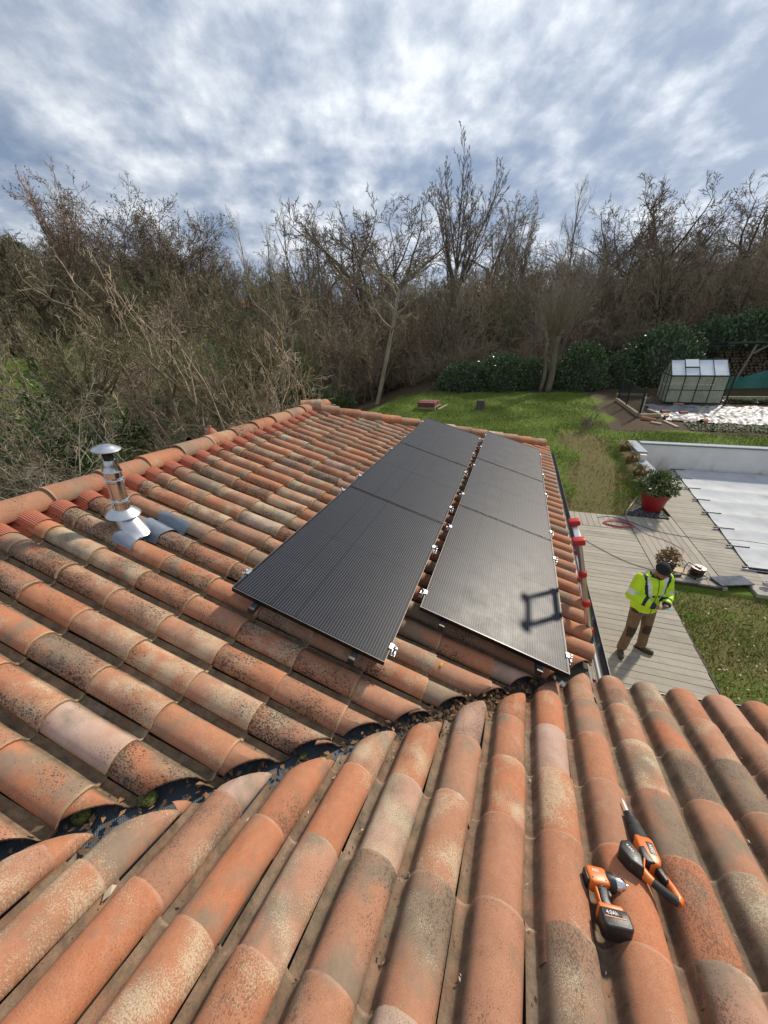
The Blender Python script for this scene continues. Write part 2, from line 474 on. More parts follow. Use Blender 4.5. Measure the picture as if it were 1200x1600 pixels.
# ---- decks below the tiles
mb = MB()
def mq(pts, th=0.03, nrm=NW):
    n = len(pts); vs = [p for p in pts] + [p - nrm * th for p in pts]
    mb.add(vs, [tuple(range(n)), tuple(range(n, 2 * n))[::-1]] + [(i, n + i, n + (i + 1) % n, (i + 1) % n) for i in range(n)])
hd = HB - 0.03
pv0, pv1 = V0 - VN * 0.02, V1
eave_v = -0.33
c = [main_pt(-3.0, 3.9, hd), main_pt(valley_pt(-3).y, (valley_pt(-3) - main_pt(0, 0, hd)).dot(VW), hd)]
vp = valley_pt(1.95)
vv = lambda P: (P - main_pt(0, 0, 0)).dot(VW)
c = [main_pt(-1.35, vv(valley_pt(-1.35)), hd), main_pt(2.02, eave_v, hd), main_pt(8.45, eave_v, hd), main_pt(5.36, 3.9, hd), main_pt(-1.35, 3.9, hd)]
mq(c)
main_deck = hb(mb, 'main_roof', M['underlay'])
mb = MB()
wl = lambda P: (P - Vector((0, 0, 4.7))).dot(FL); ws = lambda P: (P - Vector((0, 0, 4.7))).dot(FD)
dd = DB + 0.03
a, b_ = valley_pt(-1.35), valley_pt(1.98)
c = [wing_pt(wl(a), ws(a), dd), wing_pt(wl(a), -0.9, dd), wing_pt(5.2, -0.9, dd), wing_pt(5.2, 2.79, dd), wing_pt(wl(b_), 2.46, dd)]
mq(c[::-1], nrm=FN)
wing_deck = hb(mb, 'wing_roof', M['underlay'])

# ---- collect the tiles ---------------------------------------------------------
PAN = []          # solar panel rectangles on the long roof (y0,y1,v0,v1), used to rank what shows
PL, PW, PG = 1.755, 1.038, 0.02
Y0 = 1.35001
for j in range(3):
    PAN.append((Y0 + j * (PL + PG), Y0 + j * (PL + PG) + PL, PW + 0.0759, 2 * PW + 0.0759))
    PAN.append((Y0 + 0.53995 + j * (PL + PG), Y0 + 0.53995 + j * (PL + PG) + PL, 0.0, PW))
tiles = []
R1 = random.Random(11)
MAIN_R = Matrix(((0, COSP, SINP), (-1, 0, 0), (0, -SINP, COSP)))       # columns: right, downslope, normal
def rough_frame(o, R, rr, a=0.008):
    return Matrix.Translation(o) @ (R @ Matrix.Rotation(rr.uniform(-a, a), 3, 'Z') @ Matrix.Rotation(rr.uniform(-a, a) * .5, 3, 'X')).to_4x4()
crest = 0.617 * MAIN_P
for k in range(-19, 34):
    yc = 2.245 + MAIN_P * k
    for j in range(0, 11):
        v = -0.336 + MAIN_E * j
        o = main_pt(yc + crest + R1.uniform(-.003, .003), v + R1.uniform(-.008, .008), HB + R1.uniform(-0.002, 0.003))
        mid = main_pt(yc, v + 0.2, -0.2)
        vd = (mid - V0).dot(VN); hdist = (mid - APEX).dot(HN)
        if vd < -0.28 or hdist < -0.28: continue
        hidden = any(y0 + .12 < yc < y1 - .25 and a0 + .1 < v + 0.1 < a1 - 0.25 for y0, y1, a0, a1 in PAN)
        # weathering: blackest and most lichened on the high, shaded, near part; cleaner and redder towards the eaves
        up = min(1, max(0, (v + .3) / 4.0)); nearness = min(1, max(0, (6.0 - yc) / 5.0))
        blk = min(1, max(0, R1.gauss(0.42 * up + 0.24, 0.24)))
        crm = min(1, max(0, R1.gauss(0.34 + 0.34 * up * nearness, 0.26)))
        gry = min(1, max(0, R1.gauss(0.36, 0.28)))
        if v < 0.3 and yc > 2.0: blk *= .5; crm *= .6; gry *= .75
        tiles.append(dict(roof=0, me=R1.randrange(5), M=rough_frame(o, MAIN_R, R1), col=(blk, R1.random(), crm, gry), mid=mid, hidden=hidden,
                          cutv=vd < 0.34, cuth=hdist < 0.32))
WING_R = Matrix((FL, FD, FN)).transposed()
s_first = {-8: .5, -7: .54, -6: .57, -5: .611, -4: .601, -3: .628, -2: .667, -1: .69, 0: .74, 1: .765, 2: .81, 3: .86, 4: .90, 5: .94, 6: .98, 7: 1.02, 8: 1.06}
for k in range(-9, 16):
    s0 = s_first.get(k, 1.0 if k > 8 else 0.5)
    ex = 0.335 if k <= -1 else 0.306
    for j in range(-4, 9):
        s = s0 + ex * j
        s_eave = 2.56 + 0.058 * (k - 2)
        if s > s_eave + 0.12: continue
        lc = 0.121 + WING_P * k
        o = wing_pt(lc - 0.617 * WING_P + R1.uniform(-.004, .004), s, DB + R1.uniform(-0.003, 0.002))
        mid = wing_pt(lc, s - 0.2, 1.46)
        vd = (mid - V0).dot(VN)
        if vd > 0.30: continue
        right = min(1, max(0, (lc + 0.2) / 1.4))
        blk = min(1, max(0, R1.gauss(0.26, 0.2)))
        crm = min(1, max(0, R1.gauss(0.52 - 0.16 * right, 0.24)))
        gry = min(1, max(0, R1.gauss(0.26 + 0.26 * right, 0.24)))
        tiles.append(dict(roof=1, me=R1.randrange(5), M=rough_frame(o, WING_R, R1, .012), col=(blk, R1.random(), crm, gry), mid=mid, hidden=False,
                          cutv=vd > -0.36, cuth=False))
for t in tiles:
    d = in_view(t['mid'])
    t['rank'] = 1e6 + (t['mid'] - CAM).length if (d is None or t['hidden']) else (t['mid'] - CAM).length
tiles.sort(key=lambda t: t['rank'])

def cut_mesh(me, M4, cuts):
    """a tile sawn along vertical planes (point, normal to keep); the raw edge gets the clay's thickness"""
    bm = bmesh.new(); bm.from_mesh(me)
    inv = M4.inverted()
    for p, n in cuts:
        lp = inv @ p; ln = (inv.to_3x3() @ n).normalized()
        g = list(bm.verts) + list(bm.edges) + list(bm.faces)
        r = bmesh.ops.bisect_plane(bm, geom=g, dist=1e-5, plane_co=lp, plane_no=-ln, clear_outer=True, clear_inner=False)
        ed = [e for e in r['geom_cut'] if isinstance(e, bmesh.types.BMEdge) and e.is_valid and e.is_boundary]
        if ed:
            ex = bmesh.ops.extrude_edge_only(bm, edges=ed)
            nv = [q for q in ex['geom'] if isinstance(q, bmesh.types.BMVert)]
            for q in nv: q.co.z -= 0.014
    if not bm.faces: bm.free(); return None
    out = bpy.data.meshes.new('sawn_tile'); bm.to_mesh(out); bm.free()
    mm = me.materials[0]; out.materials.clear(); out.materials.append(mm)
    return out
joined = {0: [], 1: []}
n_single = 0
for t in tiles:
    me = (main_me, wing_me)[t['roof']][t['me']]
    cuts = []
    if t['cutv']:
        rr = R1.uniform(-0.02, 0.02)
        cuts.append((V0 + VN * (0.055 + rr), VN) if t['roof'] == 0 else (V0 - VN * (0.03 + rr), -VN))
    if t['cuth']: cuts.append((APEX + HN * 0.02, HN))
    if cuts:
        me = cut_mesh(me, t['M'], cuts)
        if me is None: continue
    if n_single < 296 and t['rank'] < 1e6:
        n_single += 1
        o = link('roof_tile', me, main_deck if t['roof'] == 0 else wing_deck)
        o.matrix_local = MATW[house.name].inverted() @ t['M']
        o.color = t['col']
    else:
        joined[t['roof']].append((me, t))
for rf, lst in joined.items():
    vs = []; fs = []; uvs = []; cols = []
    for me, t in lst:
        b0 = len(vs)
        for v in me.vertices: vs.append(t['M'] @ v.co)
        ul = me.uv_layers[0].data
        for p in me.polygons:
            fs.append([b0 + i for i in p.vertices])
            for li in p.loop_indices: uvs.append(tuple(ul[li].uv)); cols.append(t['col'])
    if not vs: continue
    inv = MATW[house.name].inverted()
    me = bpy.data.meshes.new('tile_courses'); me.from_pydata([tuple(inv @ v) for v in vs], [], fs)
    ul = me.uv_layers.new(name='UVMap'); ul.data.foreach_set('uv', [c for q in uvs for c in q])
    ca = me.attributes.new('tilecol', 'FLOAT_COLOR', 'CORNER'); ca.data.foreach_set('color', [c for q in cols for c in q])
    me.materials.append(M['tile_joined' if rf == 0 else 'tile_wing_joined']); me.polygons.foreach_set('use_smooth', [True] * len(me.polygons)); me.set_sharp_from_angle(angle=math.radians(50))
    o = link('tile_courses', me, main_deck if rf == 0 else wing_deck); o['kind'] = 'stuff'

# ---- ridge and hip tiles ---------------------------------------------------------
def ridge_tile_data(L, w, hgt, seed):
    r = random.Random(seed); n = 11; rows = [0, .5, .96, 1.0]; vs = []; uvs = []
    for t in rows:
        ww = w * (0.93 + 0.07 * t)
        for k in range(n):
            a = math.pi * (1 - k / (n - 1))
            vs.append((ww / 2 * math.cos(a) * (1.0 if abs(math.cos(a)) < .95 else 1.02), -L + L * t, hgt * (0.94 + 0.06 * t) * math.sin(a) ** 0.8 + 0.018 * t + r.uniform(-1, 1) * .001))
            uvs.append((0.45 + 0.55 * k / (n - 1), t))
    fs = [(i * n + k, i * n + k + 1, (i + 1) * n + k + 1, (i + 1) * n + k) for i in range(3) for k in range(n - 1)]
    b0 = len(vs); last = 3 * n
    for k in range(n):
        x, y, z = vs[last + k]; vs.append((x * .9, y - .002, z - 0.016 - 0.0 * z)); uvs.append((.7, 1.0))
    for k in range(n - 1): fs.append((last + k, last + k + 1, b0 + k + 1, b0 + k))
    b1 = len(vs)
    for i in range(4):                                           # thickness of the long lower edges
        for kk in (0, n - 1):
            x, y, z = vs[i * n + kk]; vs.append((x * .92, y, z - 0.012)); uvs.append((.7, rows[i]))
    for i in range(3):
        fs.append((i * n, (i + 1) * n, b1 + (i + 1) * 2, b1 + i * 2)); fs.append((i * n + n - 1, b1 + i * 2 + 1, b1 + (i + 1) * 2 + 1, (i + 1) * n + n - 1))
    return vs, fs, uvs
ridge_me = [make_tile_me('ridge_tile', ridge_tile_data(0.46, 0.235, 0.115, s), M['tile']) for s in range(4)]
def run_of_ridge(a, b, exp, start=0.0):
    d = (b - a); L = d.length; d.normalize()
    x = d.cross(Vector((0, 0, 1))).normalized(); z = x.cross(d)
    R = Matrix((x, d, z)).transposed()
    s = start
    while s < L + 0.05:
        o = link('ridge_tile', R1.choice(ridge_me), main_deck)
        o.matrix_local = MATW[house.name].inverted() @ rough_frame(a + d * s + z * R1.uniform(-.004, .006), R, R1, .018)
        o.color = (min(1, max(0, R1.gauss(.3, .25))), R1.random(), min(1, max(0, R1.gauss(.3, .3))), min(1, max(0, R1.gauss(.27, .25))))
        s += exp
run_of_ridge(Vector((-3.24, 5.46, 3.655)), Vector((-3.24, -1.2, 3.655)), 0.40)
run_of_ridge(APEX + Vector((0.05, 0.03, -0.085)), NE + Vector((0.03, 0.04, -0.03)), 0.385, 0.42)
# the cap over the meeting of ridge and hip
o = link('ridge_tile', ridge_me[0], main_deck)
o.matrix_local = MATW[house.name].inverted() @ (Matrix.Translation(APEX + Vector((0.16, 0.10, -0.055))) @ Matrix.Rotation(math.radians(-62), 4, 'Z') @ Matrix.Rotation(math.radians(-4), 4, 'X') @ Matrix.Diagonal((1.08, .72, 1.1, 1)))
o.color = (.1, .5, .75, .35)

# ---- pleated red strip that seals the ridge
M['pleat'] = mat('red_pleated_flashing', (0.42, 0.125, 0.065), 0.85, 0, (0.33, 0.11, 0.065), 9)
nt = M['pleat'].node_tree
wv = nd(nt, 'ShaderNodeTexWave', {'Vector': nt.nodes.new('ShaderNodeTexCoord').outputs['Object'], 'Scale': 26.0, 'Distortion': 0.6}, bands_direction='Y')
bn = nd(nt, 'ShaderNodeBump', {'Height': wv.outputs[1], 'Strength': 0.7, 'Distance': 0.006}); nt.links.new(bn.outputs[0], nt.nodes['Principled BSDF'].inputs['Normal'])
mb = MB(); prof = tile_profile(MAIN_P, 0.073); ring = []
for k in range(-17, 18):
    yc = 2.245 + MAIN_P * k
    if yc > 5.35: break
    for x, z in prof[:-1][::-1]: ring.append((yc + crest - x, z))
ring.sort()
vsl = []
for y, z in ring:
    for q, lift in ((3.655 + 0.02 * math.sin(y * 9), 0.012), (3.75, 0.02), (3.93, 0.05)): vsl.append(main_pt(y, q, HB + z * (1 if lift < .04 else .5) + lift + 0.014 * 0.5))
mb.add(vsl, [(i * 3 + j, i * 3 + j + 1, i * 3 + j + 4, i * 3 + j + 3) for i in range(len(ring) - 1) for j in range(2)])
hb(mb, 'ridge_flashing', M['pleat'], True)

# ---- valley lining: blue-grey wire mesh over sheet metal --------------------------
m = mat('valley_mesh', (0.055, 0.075, 0.095), 0.6, 0.2, (0.04, 0.045, 0.05), 4)
nt = m.node_tree; b = nt.nodes['Principled BSDF']
vec = nd(nt, 'ShaderNodeMapping', {'Vector': nt.nodes.new('ShaderNodeTexCoord').outputs['Object'], 'Rotation': (0, 0, 0.7)}).outputs[0]
w1 = nd(nt, 'ShaderNodeTexWave', {'Vector': vec, 'Scale': 42.0, 'Distortion': 0.4}, bands_direction='X').outputs[1]
w2 = nd(nt, 'ShaderNodeTexWave', {'Vector': vec, 'Scale': 42.0, 'Distortion': 0.4}, bands_direction='Y').outputs[1]
grid = vmath(nt, 'MAXIMUM', remap(nt, w1, .8, .92), remap(nt, w2, .8, .92))
nt.links.new(mix(nt, vmath(nt, 'MULTIPLY', grid, .55), (0.045, 0.06, 0.078), (0.20, 0.25, 0.30)), b.inputs['Base Color'])
nt.links.new(nd(nt, 'ShaderNodeBump', {'Height': grid, 'Strength': .6, 'Distance': .004}).outputs[0], b.inputs['Normal'])
M['mesh'] = m
mb = MB(); vs = []
N_ = 40
for i in range(N_ + 1):
    y = lerp(-1.3, 2.06, i / N_); p = valley_pt(y)
    for w, sg in ((0.24, 1), (0.1, 1), (0.0, 0), (-0.1, -1), (-0.24, -1)):
        q = p + VN * w
        # ride a little above the two slopes
        if w > 0: z = main_pt(0, 0, -0.258).z - (q.x - main_pt(0, 0, -0.258).x) * SINP / COSP
        elif w < 0: z = 4.7 + (-1.552 - FN.x * q.x - FN.y * q.y) / FN.z
        else: z = p.z + 0.012
        vs.append((q.x, q.y, z + 0.004 * math.sin(i * 1.7 + w * 30)))
mb.add(vs, [(i * 5 + j, i * 5 + j + 1, i * 5 + j + 6, i * 5 + j + 5) for i in range(N_) for j in range(4)])
hb(mb, 'valley_lining', M['mesh'], True)

# ---- walls, far slopes, eaves ---------------------------------------------------
mb = MB()
mb.box((-3.1, 3.35, 1.12), (7.1, 9.5, 2.24))
hb(mb, 'wall', M['stucco'])
mb = MB()
mb.box((2.55, -1.6, 0.93), (4.9, 6.4, 1.86))
hb(mb, 'wing_wall', M['stucco'])
mb = MB()                                                     # the two slopes that face away, laid with the same barrels
def far_slope(a, b, c, d):
    a, b, c, d = map(Vector, (a, b, c, d)); n = (b - a).cross(d - a).normalized()
    m_ = 70
    vs = []
    for i in range(m_ * 4 + 1):
        t = i / (m_ * 4); z = 0.035 * (0.5 - 0.5 * math.cos(t * m_ * 2 * math.pi))
        vs.append(a.lerp(b, t) + n * z); vs.append(d.lerp(c, t) + n * z)
    mb.add(vs, [(2 * i, 2 * i + 2, 2 * i + 3, 2 * i + 1) for i in range(m_ * 4)])
far_slope((-7.1, -1.4, 2.46), (-7.1, 8.45, 2.46), (-3.3, 5.35, 3.62), (-3.3, -1.4, 3.62))
far_slope((-7.1, 8.45, 2.46), (0.7, 8.45, 2.46), (-3.2, 5.4, 3.60), (-3.3, 5.4, 3.60))
o = hb(mb, 'far_slope', M['clay_dark'], True)
o['kind'] = 'stuff'
mb = MB()                                                     # half-round gutters with brackets' shadow gap behind
def gutter(a, b, r=0.055):
    a, b = Vector(a), Vector(b); d = (b - a).normalized(); x = d.cross(Vector((0, 0, 1))).normalized()
    vs = []; n = 9
    for p in (a, b):
        for rr in (r, r - 0.006):
            for k in range(n):
                an = math.pi + math.pi * k / (n - 1)
                vs.append(p + x * (rr * math.cos(an)) + Vector((0, 0, rr * math.sin(an))))
    fs = []
    for s in range(2):
        for k in range(n - 1): fs.append((s * n + k, s * n + k + 1, 2 * n + s * n + k + 1, 2 * n + s * n + k))
    for k in (0, n - 1): fs.append((k, n + k, 3 * n + k, 2 * n + k))
    for e in (0, 1): fs.append(tuple(2 * n * e + k for k in range(n)) + tuple(2 * n * e + n + k for k in range(n))[::-1])
    mb.add(vs, fs)
ev = main_pt(0, -0.345, HB)
gutter((ev.x + 0.075, 2.0, ev.z - 0.03), (ev.x + 0.075, 8.40, ev.z - 0.03))
hb(mb, 'gutter', M['anthracite'], True)
mb = MB()
e0 = wing_pt(0.55, 2.46 + .17, 1.57); e1 = wing_pt(4.9, 2.46 + .17 + 0.25 * 4.3, 1.57)
gutter(e0 + Vector((0, .05, -.02)), e1 + Vector((0, .05, -.02)), 0.06)
hb(mb, 'wing_gutter', M['anthracite'], True)
mb = MB()
mb.box((ev.x - 0.02, 5.2, ev.z - 0.10), (0.025, 6.4, 0.14))
hb(mb, 'fascia', M['anthracite'])
# ================================================================== SOLAR ARRAY
def glass_material():
    m = bpy.data.materials.new('solar_glass'); m.use_nodes = True
    nt = m.node_tree; b = nt.nodes['Principled BSDF']
    co = nt.nodes.new('ShaderNodeTexCoord').outputs['Object']
    s = nd(nt, 'ShaderNodeSeparateXYZ', {0: co})
    x, y = s.outputs[0], s.outputs[1]                  # x along the long side, y up the slope
    def lines(v, pitch, w):
        f = vmath(nt, 'FRACT', vmath(nt, 'DIVIDE', v, pitch))
        return remap(nt, vmath(nt, 'ABSOLUTE', vmath(nt, 'SUBTRACT', f, 0.5)), w, w * 1.6, 1, 0)
    wires = lines(y, 0.0173, 0.05)
    cellgap = lines(y, 0.1708, 0.006)
    cellx = lines(x, 0.0845, 0.006)
    base = mix(nt, noise(nt, co, 3, 3), (0.010, 0.011, 0.015), (0.016, 0.017, 0.022))
    c = mix(nt, vmath(nt, 'MULTIPLY', wires, 0.52), base, (0.24, 0.255, 0.29))
    c = mix(nt, vmath(nt, 'MULTIPLY', vmath(nt, 'MAXIMUM', cellgap, cellx), 0.75), c, (0.006, 0.006, 0.008))
    # thumb smears and dried dew near the corners
    sm = vmath(nt, 'MULTIPLY', remap(nt, noise(nt, co, 9, 6, .7), .60, .72), remap(nt, noise(nt, co, 2.2, 2), .52, .66))
    c = mix(nt, vmath(nt, 'MULTIPLY', sm, 0.25), c, (0.10, 0.13, 0.2))
    nt.links.new(c, b.inputs['Base Color'])
    nt.links.new(remap(nt, noise(nt, co, 6, 5, .65), .3, .75, 0.38, 0.47), b.inputs['Roughness'])
    b.inputs['Specular IOR Level'].default_value = 0.22
    b.inputs['Coat Weight'].default_value = 0.0
    b.inputs['Coat Roughness'].default_value = 0.14
    nt.links.new(nd(nt, 'ShaderNodeBump', {'Height': noise(nt, co, 420, 2), 'Strength': .06, 'Distance': .001}).outputs[0], b.inputs['Normal'])
    return m
M['glass_pv'] = glass_material()
M['frame_pv'] = mat('black_anodised_frame', (0.02, 0.021, 0.024), 0.34, 0.75, (0.03, 0.03, 0.034), 20)
M['frame_edge'] = mat('frame_pale_edge', (0.26, 0.24, 0.22), 0.5, 0.7)
PX = Vector((0, 1, 0)); PY = VW.copy()                      # panel axes: along the eaves, up the slope  (x cross y = -n)
def panel_frame(y, v, h=0.0):
    # a right-handed frame: x = along eaves, y = up the slope, z = normal
    return frame(main_pt(y, v, h), PX, PY, PX.cross(PY)) if PX.cross(PY).dot(NW) > 0 else frame(main_pt(y, v, h), -PX, PY, (-PX).cross(PY))
flip = PX.cross(PY).dot(NW) < 0
def make_panel():
    root = thing('solar_panel', 'x', 'solar panel', Matrix.Identity(4), 'solar panels on the long roof')
    t, w = 0.032, 0.011
    L, W = PL, PW
    mb = MB()
    mb.box((-L / 2, w / 2, -t / 2), (L, w, t)); mb.box((-L / 2, W - w / 2, -t / 2), (L, w, t))
    mb.box((-w / 2, W / 2, -t / 2), (w, W - 2 * w, t)); mb.box((-L + w / 2, W / 2, -t / 2), (w, W - 2 * w, t))
    mb.build('frame', M['frame_pv'], root)
    mb = MB(); e = 0.0022                                    # thin paler strip along the top edges of the frame
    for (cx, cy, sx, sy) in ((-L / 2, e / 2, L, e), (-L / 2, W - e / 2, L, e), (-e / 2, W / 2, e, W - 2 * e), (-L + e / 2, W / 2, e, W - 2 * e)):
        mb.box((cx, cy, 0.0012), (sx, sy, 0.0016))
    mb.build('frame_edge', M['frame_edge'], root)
    for i in range(2):
        mb = MB(); x0 = -w - i * (L / 2 - w + .0015); x1 = x0 - (L / 2 - w - .0015)
        mb.box(((x0 + x1) / 2, W / 2, -0.006), (abs(x1 - x0), W - 2 * w, 0.006))
        mb.build('cell_field', M['glass_pv'], root)
    mb = MB(); mb.box((-L / 2, W / 2, -0.0065), (0.004, W - 2 * w, 0.0055)); mb.build('centre_strip', M['black'], root)
    mb = MB(); mb.box((-L / 2, W / 2, -0.0125), (L - 2 * w, W - 2 * w, 0.004)); mb.build('backsheet', M['black'], root)
    return root
pan0 = make_panel()
plab = {(0, 0): 'uppermost-row solar panel nearest the viewer, beside the bare tiles', (0, 1): 'middle solar panel of the row next to the ridge side', (0, 2): 'far end solar panel of the row next to the ridge side, below the hip',
        (1, 0): 'solar panel with the ladder shadow, nearest of the row along the eaves', (1, 1): 'middle solar panel of the row along the eaves', (1, 2): 'darkest solar panel, far end of the row along the eaves'}
for r_, v0, off in ((0, PW + 0.0759, 0.0), (1, 0.0, 0.53995)):
    for j in range(3):
        y = Y0 + off + j * (PL + PG)
        Mx = panel_frame(y + PL, v0)
        if (r_, j) == (0, 0): p = pan0; p.matrix_world = Mx; MATW[p.name] = Mx
        else: p = copy_tree(pan0, Mx)
        p['label'] = plab[(r_, j)]
# ---- rails, hooks and clamps
M['rail'] = mat('mill_rail', (0.06, 0.06, 0.065), 0.5, 0.6, (0.10, 0.10, 0.10), 20)
HR = -0.032
def rail(y0, y1, v, lab):
    root = thing('mounting_rail', lab, 'mounting rail', frame(main_pt(y0, v, HR), (0, 1, 0), PY, NW), 'mounting rails under the panels')
    L = y1 - y0
    mb = MB()
    for cz, sy, sz in ((-0.004, 0.036, 0.004), (-0.038, 0.036, 0.004)): mb.box((L / 2, 0, cz - .001), (L, sy, sz))
    for cy in (-.0162, .0162): mb.box((L / 2, cy, -0.022), (L, .0035, .030))
    mb.build('profile', M['rail'], root)
    mb = MB(); mb.box((0.002, 0, -.022), (.005, .040, .042)); mb.build('end_cap', M['black'], root)
    x = 0.22
    while x < L - 0.1:
        mb = MB()
        mb.box((x, 0, -.045), (.03, .045, .006)); mb.box((x, -.026, -.072), (.03, .005, .060)); mb.box((x, .02, -.104), (.03, .095, .006))
        mb.build('roof_hook', M['steel'], root); x += 0.98
    return root
for v0, y0, a in ((PW + 0.0759, Y0 - 0.055, 'upper row'), (0.0, Y0 + 0.53995 - 0.05, 'lower row')):
    rail(y0, Y0 + 3 * PL + 0.1 + (0 if v0 else .54), v0 + 0.18, 'black capped rail stub under the %s of panels, downhill side' % a)
    rail(y0, Y0 + 3 * PL + 0.1 + (0 if v0 else .54), v0 + PW - 0.18, 'black capped rail stub under the %s of panels, uphill side' % a)
def make_clamp():
    root = thing('panel_clamp', 'x', 'panel clamp', Matrix.Identity(4), 'bright metal clamps along the panel edges')
    mb = MB()
    mb.box((0, .012, -.020), (.045, .004, .046)); mb.box((0, .024, -.042), (.05, .030, .005)); mb.box((0, .0, .005), (.04, .022, .004)); mb.box((0.012, .034, -.030), (.020, .006, .026)); mb.box((-.014, .030, -.024), (.010, .018, .030))
    mb.build('bracket', M['galv'], root)
    mb = MB(); mb.tube([(0, .022, -.04), (0, .022, .012)], .005, 8); mb.lathe([(0, .020), (.009, .020), (.009, .012), (0, .012)], 6, (0, .022, 0)); mb.build('bolt', M['steel'], root)
    return root
cl0 = make_clamp(); first = True
# (y, v, side) : side +1 = clamp sits uphill of the panel edge
cl_at = []
v_up, v_g1, v_g0, v_dn = 2 * PW + .0759, PW + .0759, PW, 0.0
for y in (Y0 + .16, Y0 + 1.62, Y0 + 2.05, Y0 + 3.15, Y0 + 3.8, Y0 + 4.9): cl_at.append((y, v_up, 1))
for y in (Y0 + .12, Y0 + 1.3, Y0 + 2.15, Y0 + 3.3, Y0 + 4.2, Y0 + 5.1): cl_at.append((y, v_g1, -1))
for y in (Y0 + .70, Y0 + 1.75, Y0 + 2.6, Y0 + 3.7, Y0 + 4.7, Y0 + 5.5): cl_at.append((y, v_g0, 1))
for y in (Y0 + .70, Y0 + 1.95, Y0 + 2.50, Y0 + 3.6, Y0 + 4.4, Y0 + 5.5): cl_at.append((y, v_dn, -1))
clab = ['above the upper row', 'on the gap edge of the upper row', 'on the gap edge of the lower row', 'on the eaves edge of the lower row']
ordn = ['nearest', 'second nearest', 'third nearest', 'third farthest', 'second farthest', 'farthest']
for i, (y, v, s) in enumerate(cl_at):
    Mx = frame(main_pt(y, v, 0.001), Vector((0, 1, 0)) * s, PY * s, NW)
    c = cl0 if i == 0 else copy_tree(cl0, Mx)
    c.matrix_world = Mx; MATW[c.name] = Mx
    c['label'] = '%s bright metal clamp %s of solar panels' % (ordn[i % 6], clab[i // 6])

# ================================================================== FLUE
FB = Vector((-2.621, 1.560, 3.528)); FA = Vector((0.0987, 0.0, 0.6149)).normalized()
fx = Vector((0, 1, 0)).cross(FA).normalized(); fy = FA.cross(fx)
flue = thing('chimney_flue', 'shiny stainless steel chimney flue with a conical rain cap, among the tiles', 'chimney', frame(FB, fx, fy, FA))
def fl(name, prof, m=M['steel'], n=32, smooth=True, c=(0, 0, 0)):
    mb = MB(); mb.lathe(prof, n, c); return mb.build(name, m, flue, smooth)
r0 = 0.053
fl('pipe', [(r0, -0.02), (r0, .17), (r0 + .004, .172), (r0 + .004, .182), (r0, .184), (r0, .33), (r0 + .004, .332), (r0 + .004, .345), (r0, .347), (r0, .42)])
fl('locking_band', [(r0 + .001, .20), (r0 + .007, .203), (r0 + .003, .209), (r0 + .007, .215), (r0 + .001, .219)])
fl('locking_band', [(r0 + .001, .362), (r0 + .007, .365), (r0 + .003, .371), (r0 + .007, .377), (r0 + .001, .381)])
fl('taper', [(r0, .42), (r0 + .005, .425), (r0 + .002, .43), (.047, .47), (.034, .505), (.028, .505)])
fl('inner_pipe', [(.028, .49), (.028, .545), (.024, .545), (.024, .45)], M['rubber'])
for a in (0.4, 2.5, 4.6):
    mb = MB(); mb.tube([(.028 * math.cos(a), .028 * math.sin(a), .50), (.031 * math.cos(a), .031 * math.sin(a), .545), (.045 * math.cos(a), .045 * math.sin(a), .585)], .004, 6); mb.build('cap_stay', M['black'], flue)
fl('rain_cap', [(.0, .612), (.024, .609), (.043, .602), (.047, .598), (.072, .588), (.083, .580), (.083, .576), (.07, .581), (.0, .590)], M['galv'], 40)
fl('storm_collar', [(r0, .135), (r0 + .012, .128), (r0 + .042, .103), (r0 + .056, .090), (r0 + .058, .086), (r0 + .04, .098), (r0, .12)], M['galv'], 40)
mb = MB()                                                     # cone flashing leaning down the roof
rng = []
cb = main_pt(FB.y - .01, (FB - main_pt(0, 0, 0)).dot(VW) - .09, HB + .085)
inv = MATW[flue.name].inverted()
for k in range(28):
    a = 2 * math.pi * k / 28
    rng.append((inv @ (FB + FA * .10 + fx * .062 * math.cos(a) + fy * .062 * math.sin(a)), inv @ (cb + Vector((0, 1, 0)) * .115 * math.sin(a) * .78 - VW * .112 * math.cos(a))))
vs = [p for q in rng for p in q]
mb.add(vs, [(2 * k, 2 * k + 1, 2 * ((k + 1) % 28) + 1, 2 * ((k + 1) % 28)) for k in range(28)])
mb.build('flashing_cone', M['galv'], flue, True)
mb = MB(); vs = []                                            # lead apron dressed over the barrels
prof = tile_profile(MAIN_P, .073)
def tile_h(y):
    best = 0.0
    for k in (-6, -5, -4, -3, -2, -1, 0):
        q = (2.245 + MAIN_P * k + crest - y)
        if -0.003 <= q <= MAIN_P * 0.99:
            for (x0, z0), (x1, z1) in zip(prof[:-1], prof[1:]):
                if x0 <= q <= x1 and x1 > x0: best = max(best, lerp(z0, z1, (q - x0) / (x1 - x0)))
    return best
ys = np.linspace(FB.y - .17, FB.y + .27, 54); vcen = (cb - main_pt(0, 0, 0)).dot(VW)
rows = np.linspace(.03, -.25, 8)
for y in ys:
    for q in rows:
        wob = .012 * math.sin(y * 40 + q * 20)
        bot = -.20 + .05 * math.sin(y * 9.0) + (.05 if y < FB.y else -.02)
        qq = max(q, bot) if q < -.05 else q
        vs.append(main_pt(y, vcen + qq, HB + tile_h(y) * .96 + .021 + wob * .5 + .012 * (q > -.1)))
n = len(rows)
mb.add(vs, [(i * n + j, i * n + j + 1, (i + 1) * n + j + 1, (i + 1) * n + j) for i in range(len(ys) - 1) for j in range(n - 1)])
mb.build('lead_apron', M['lead'], flue, True, world=True)

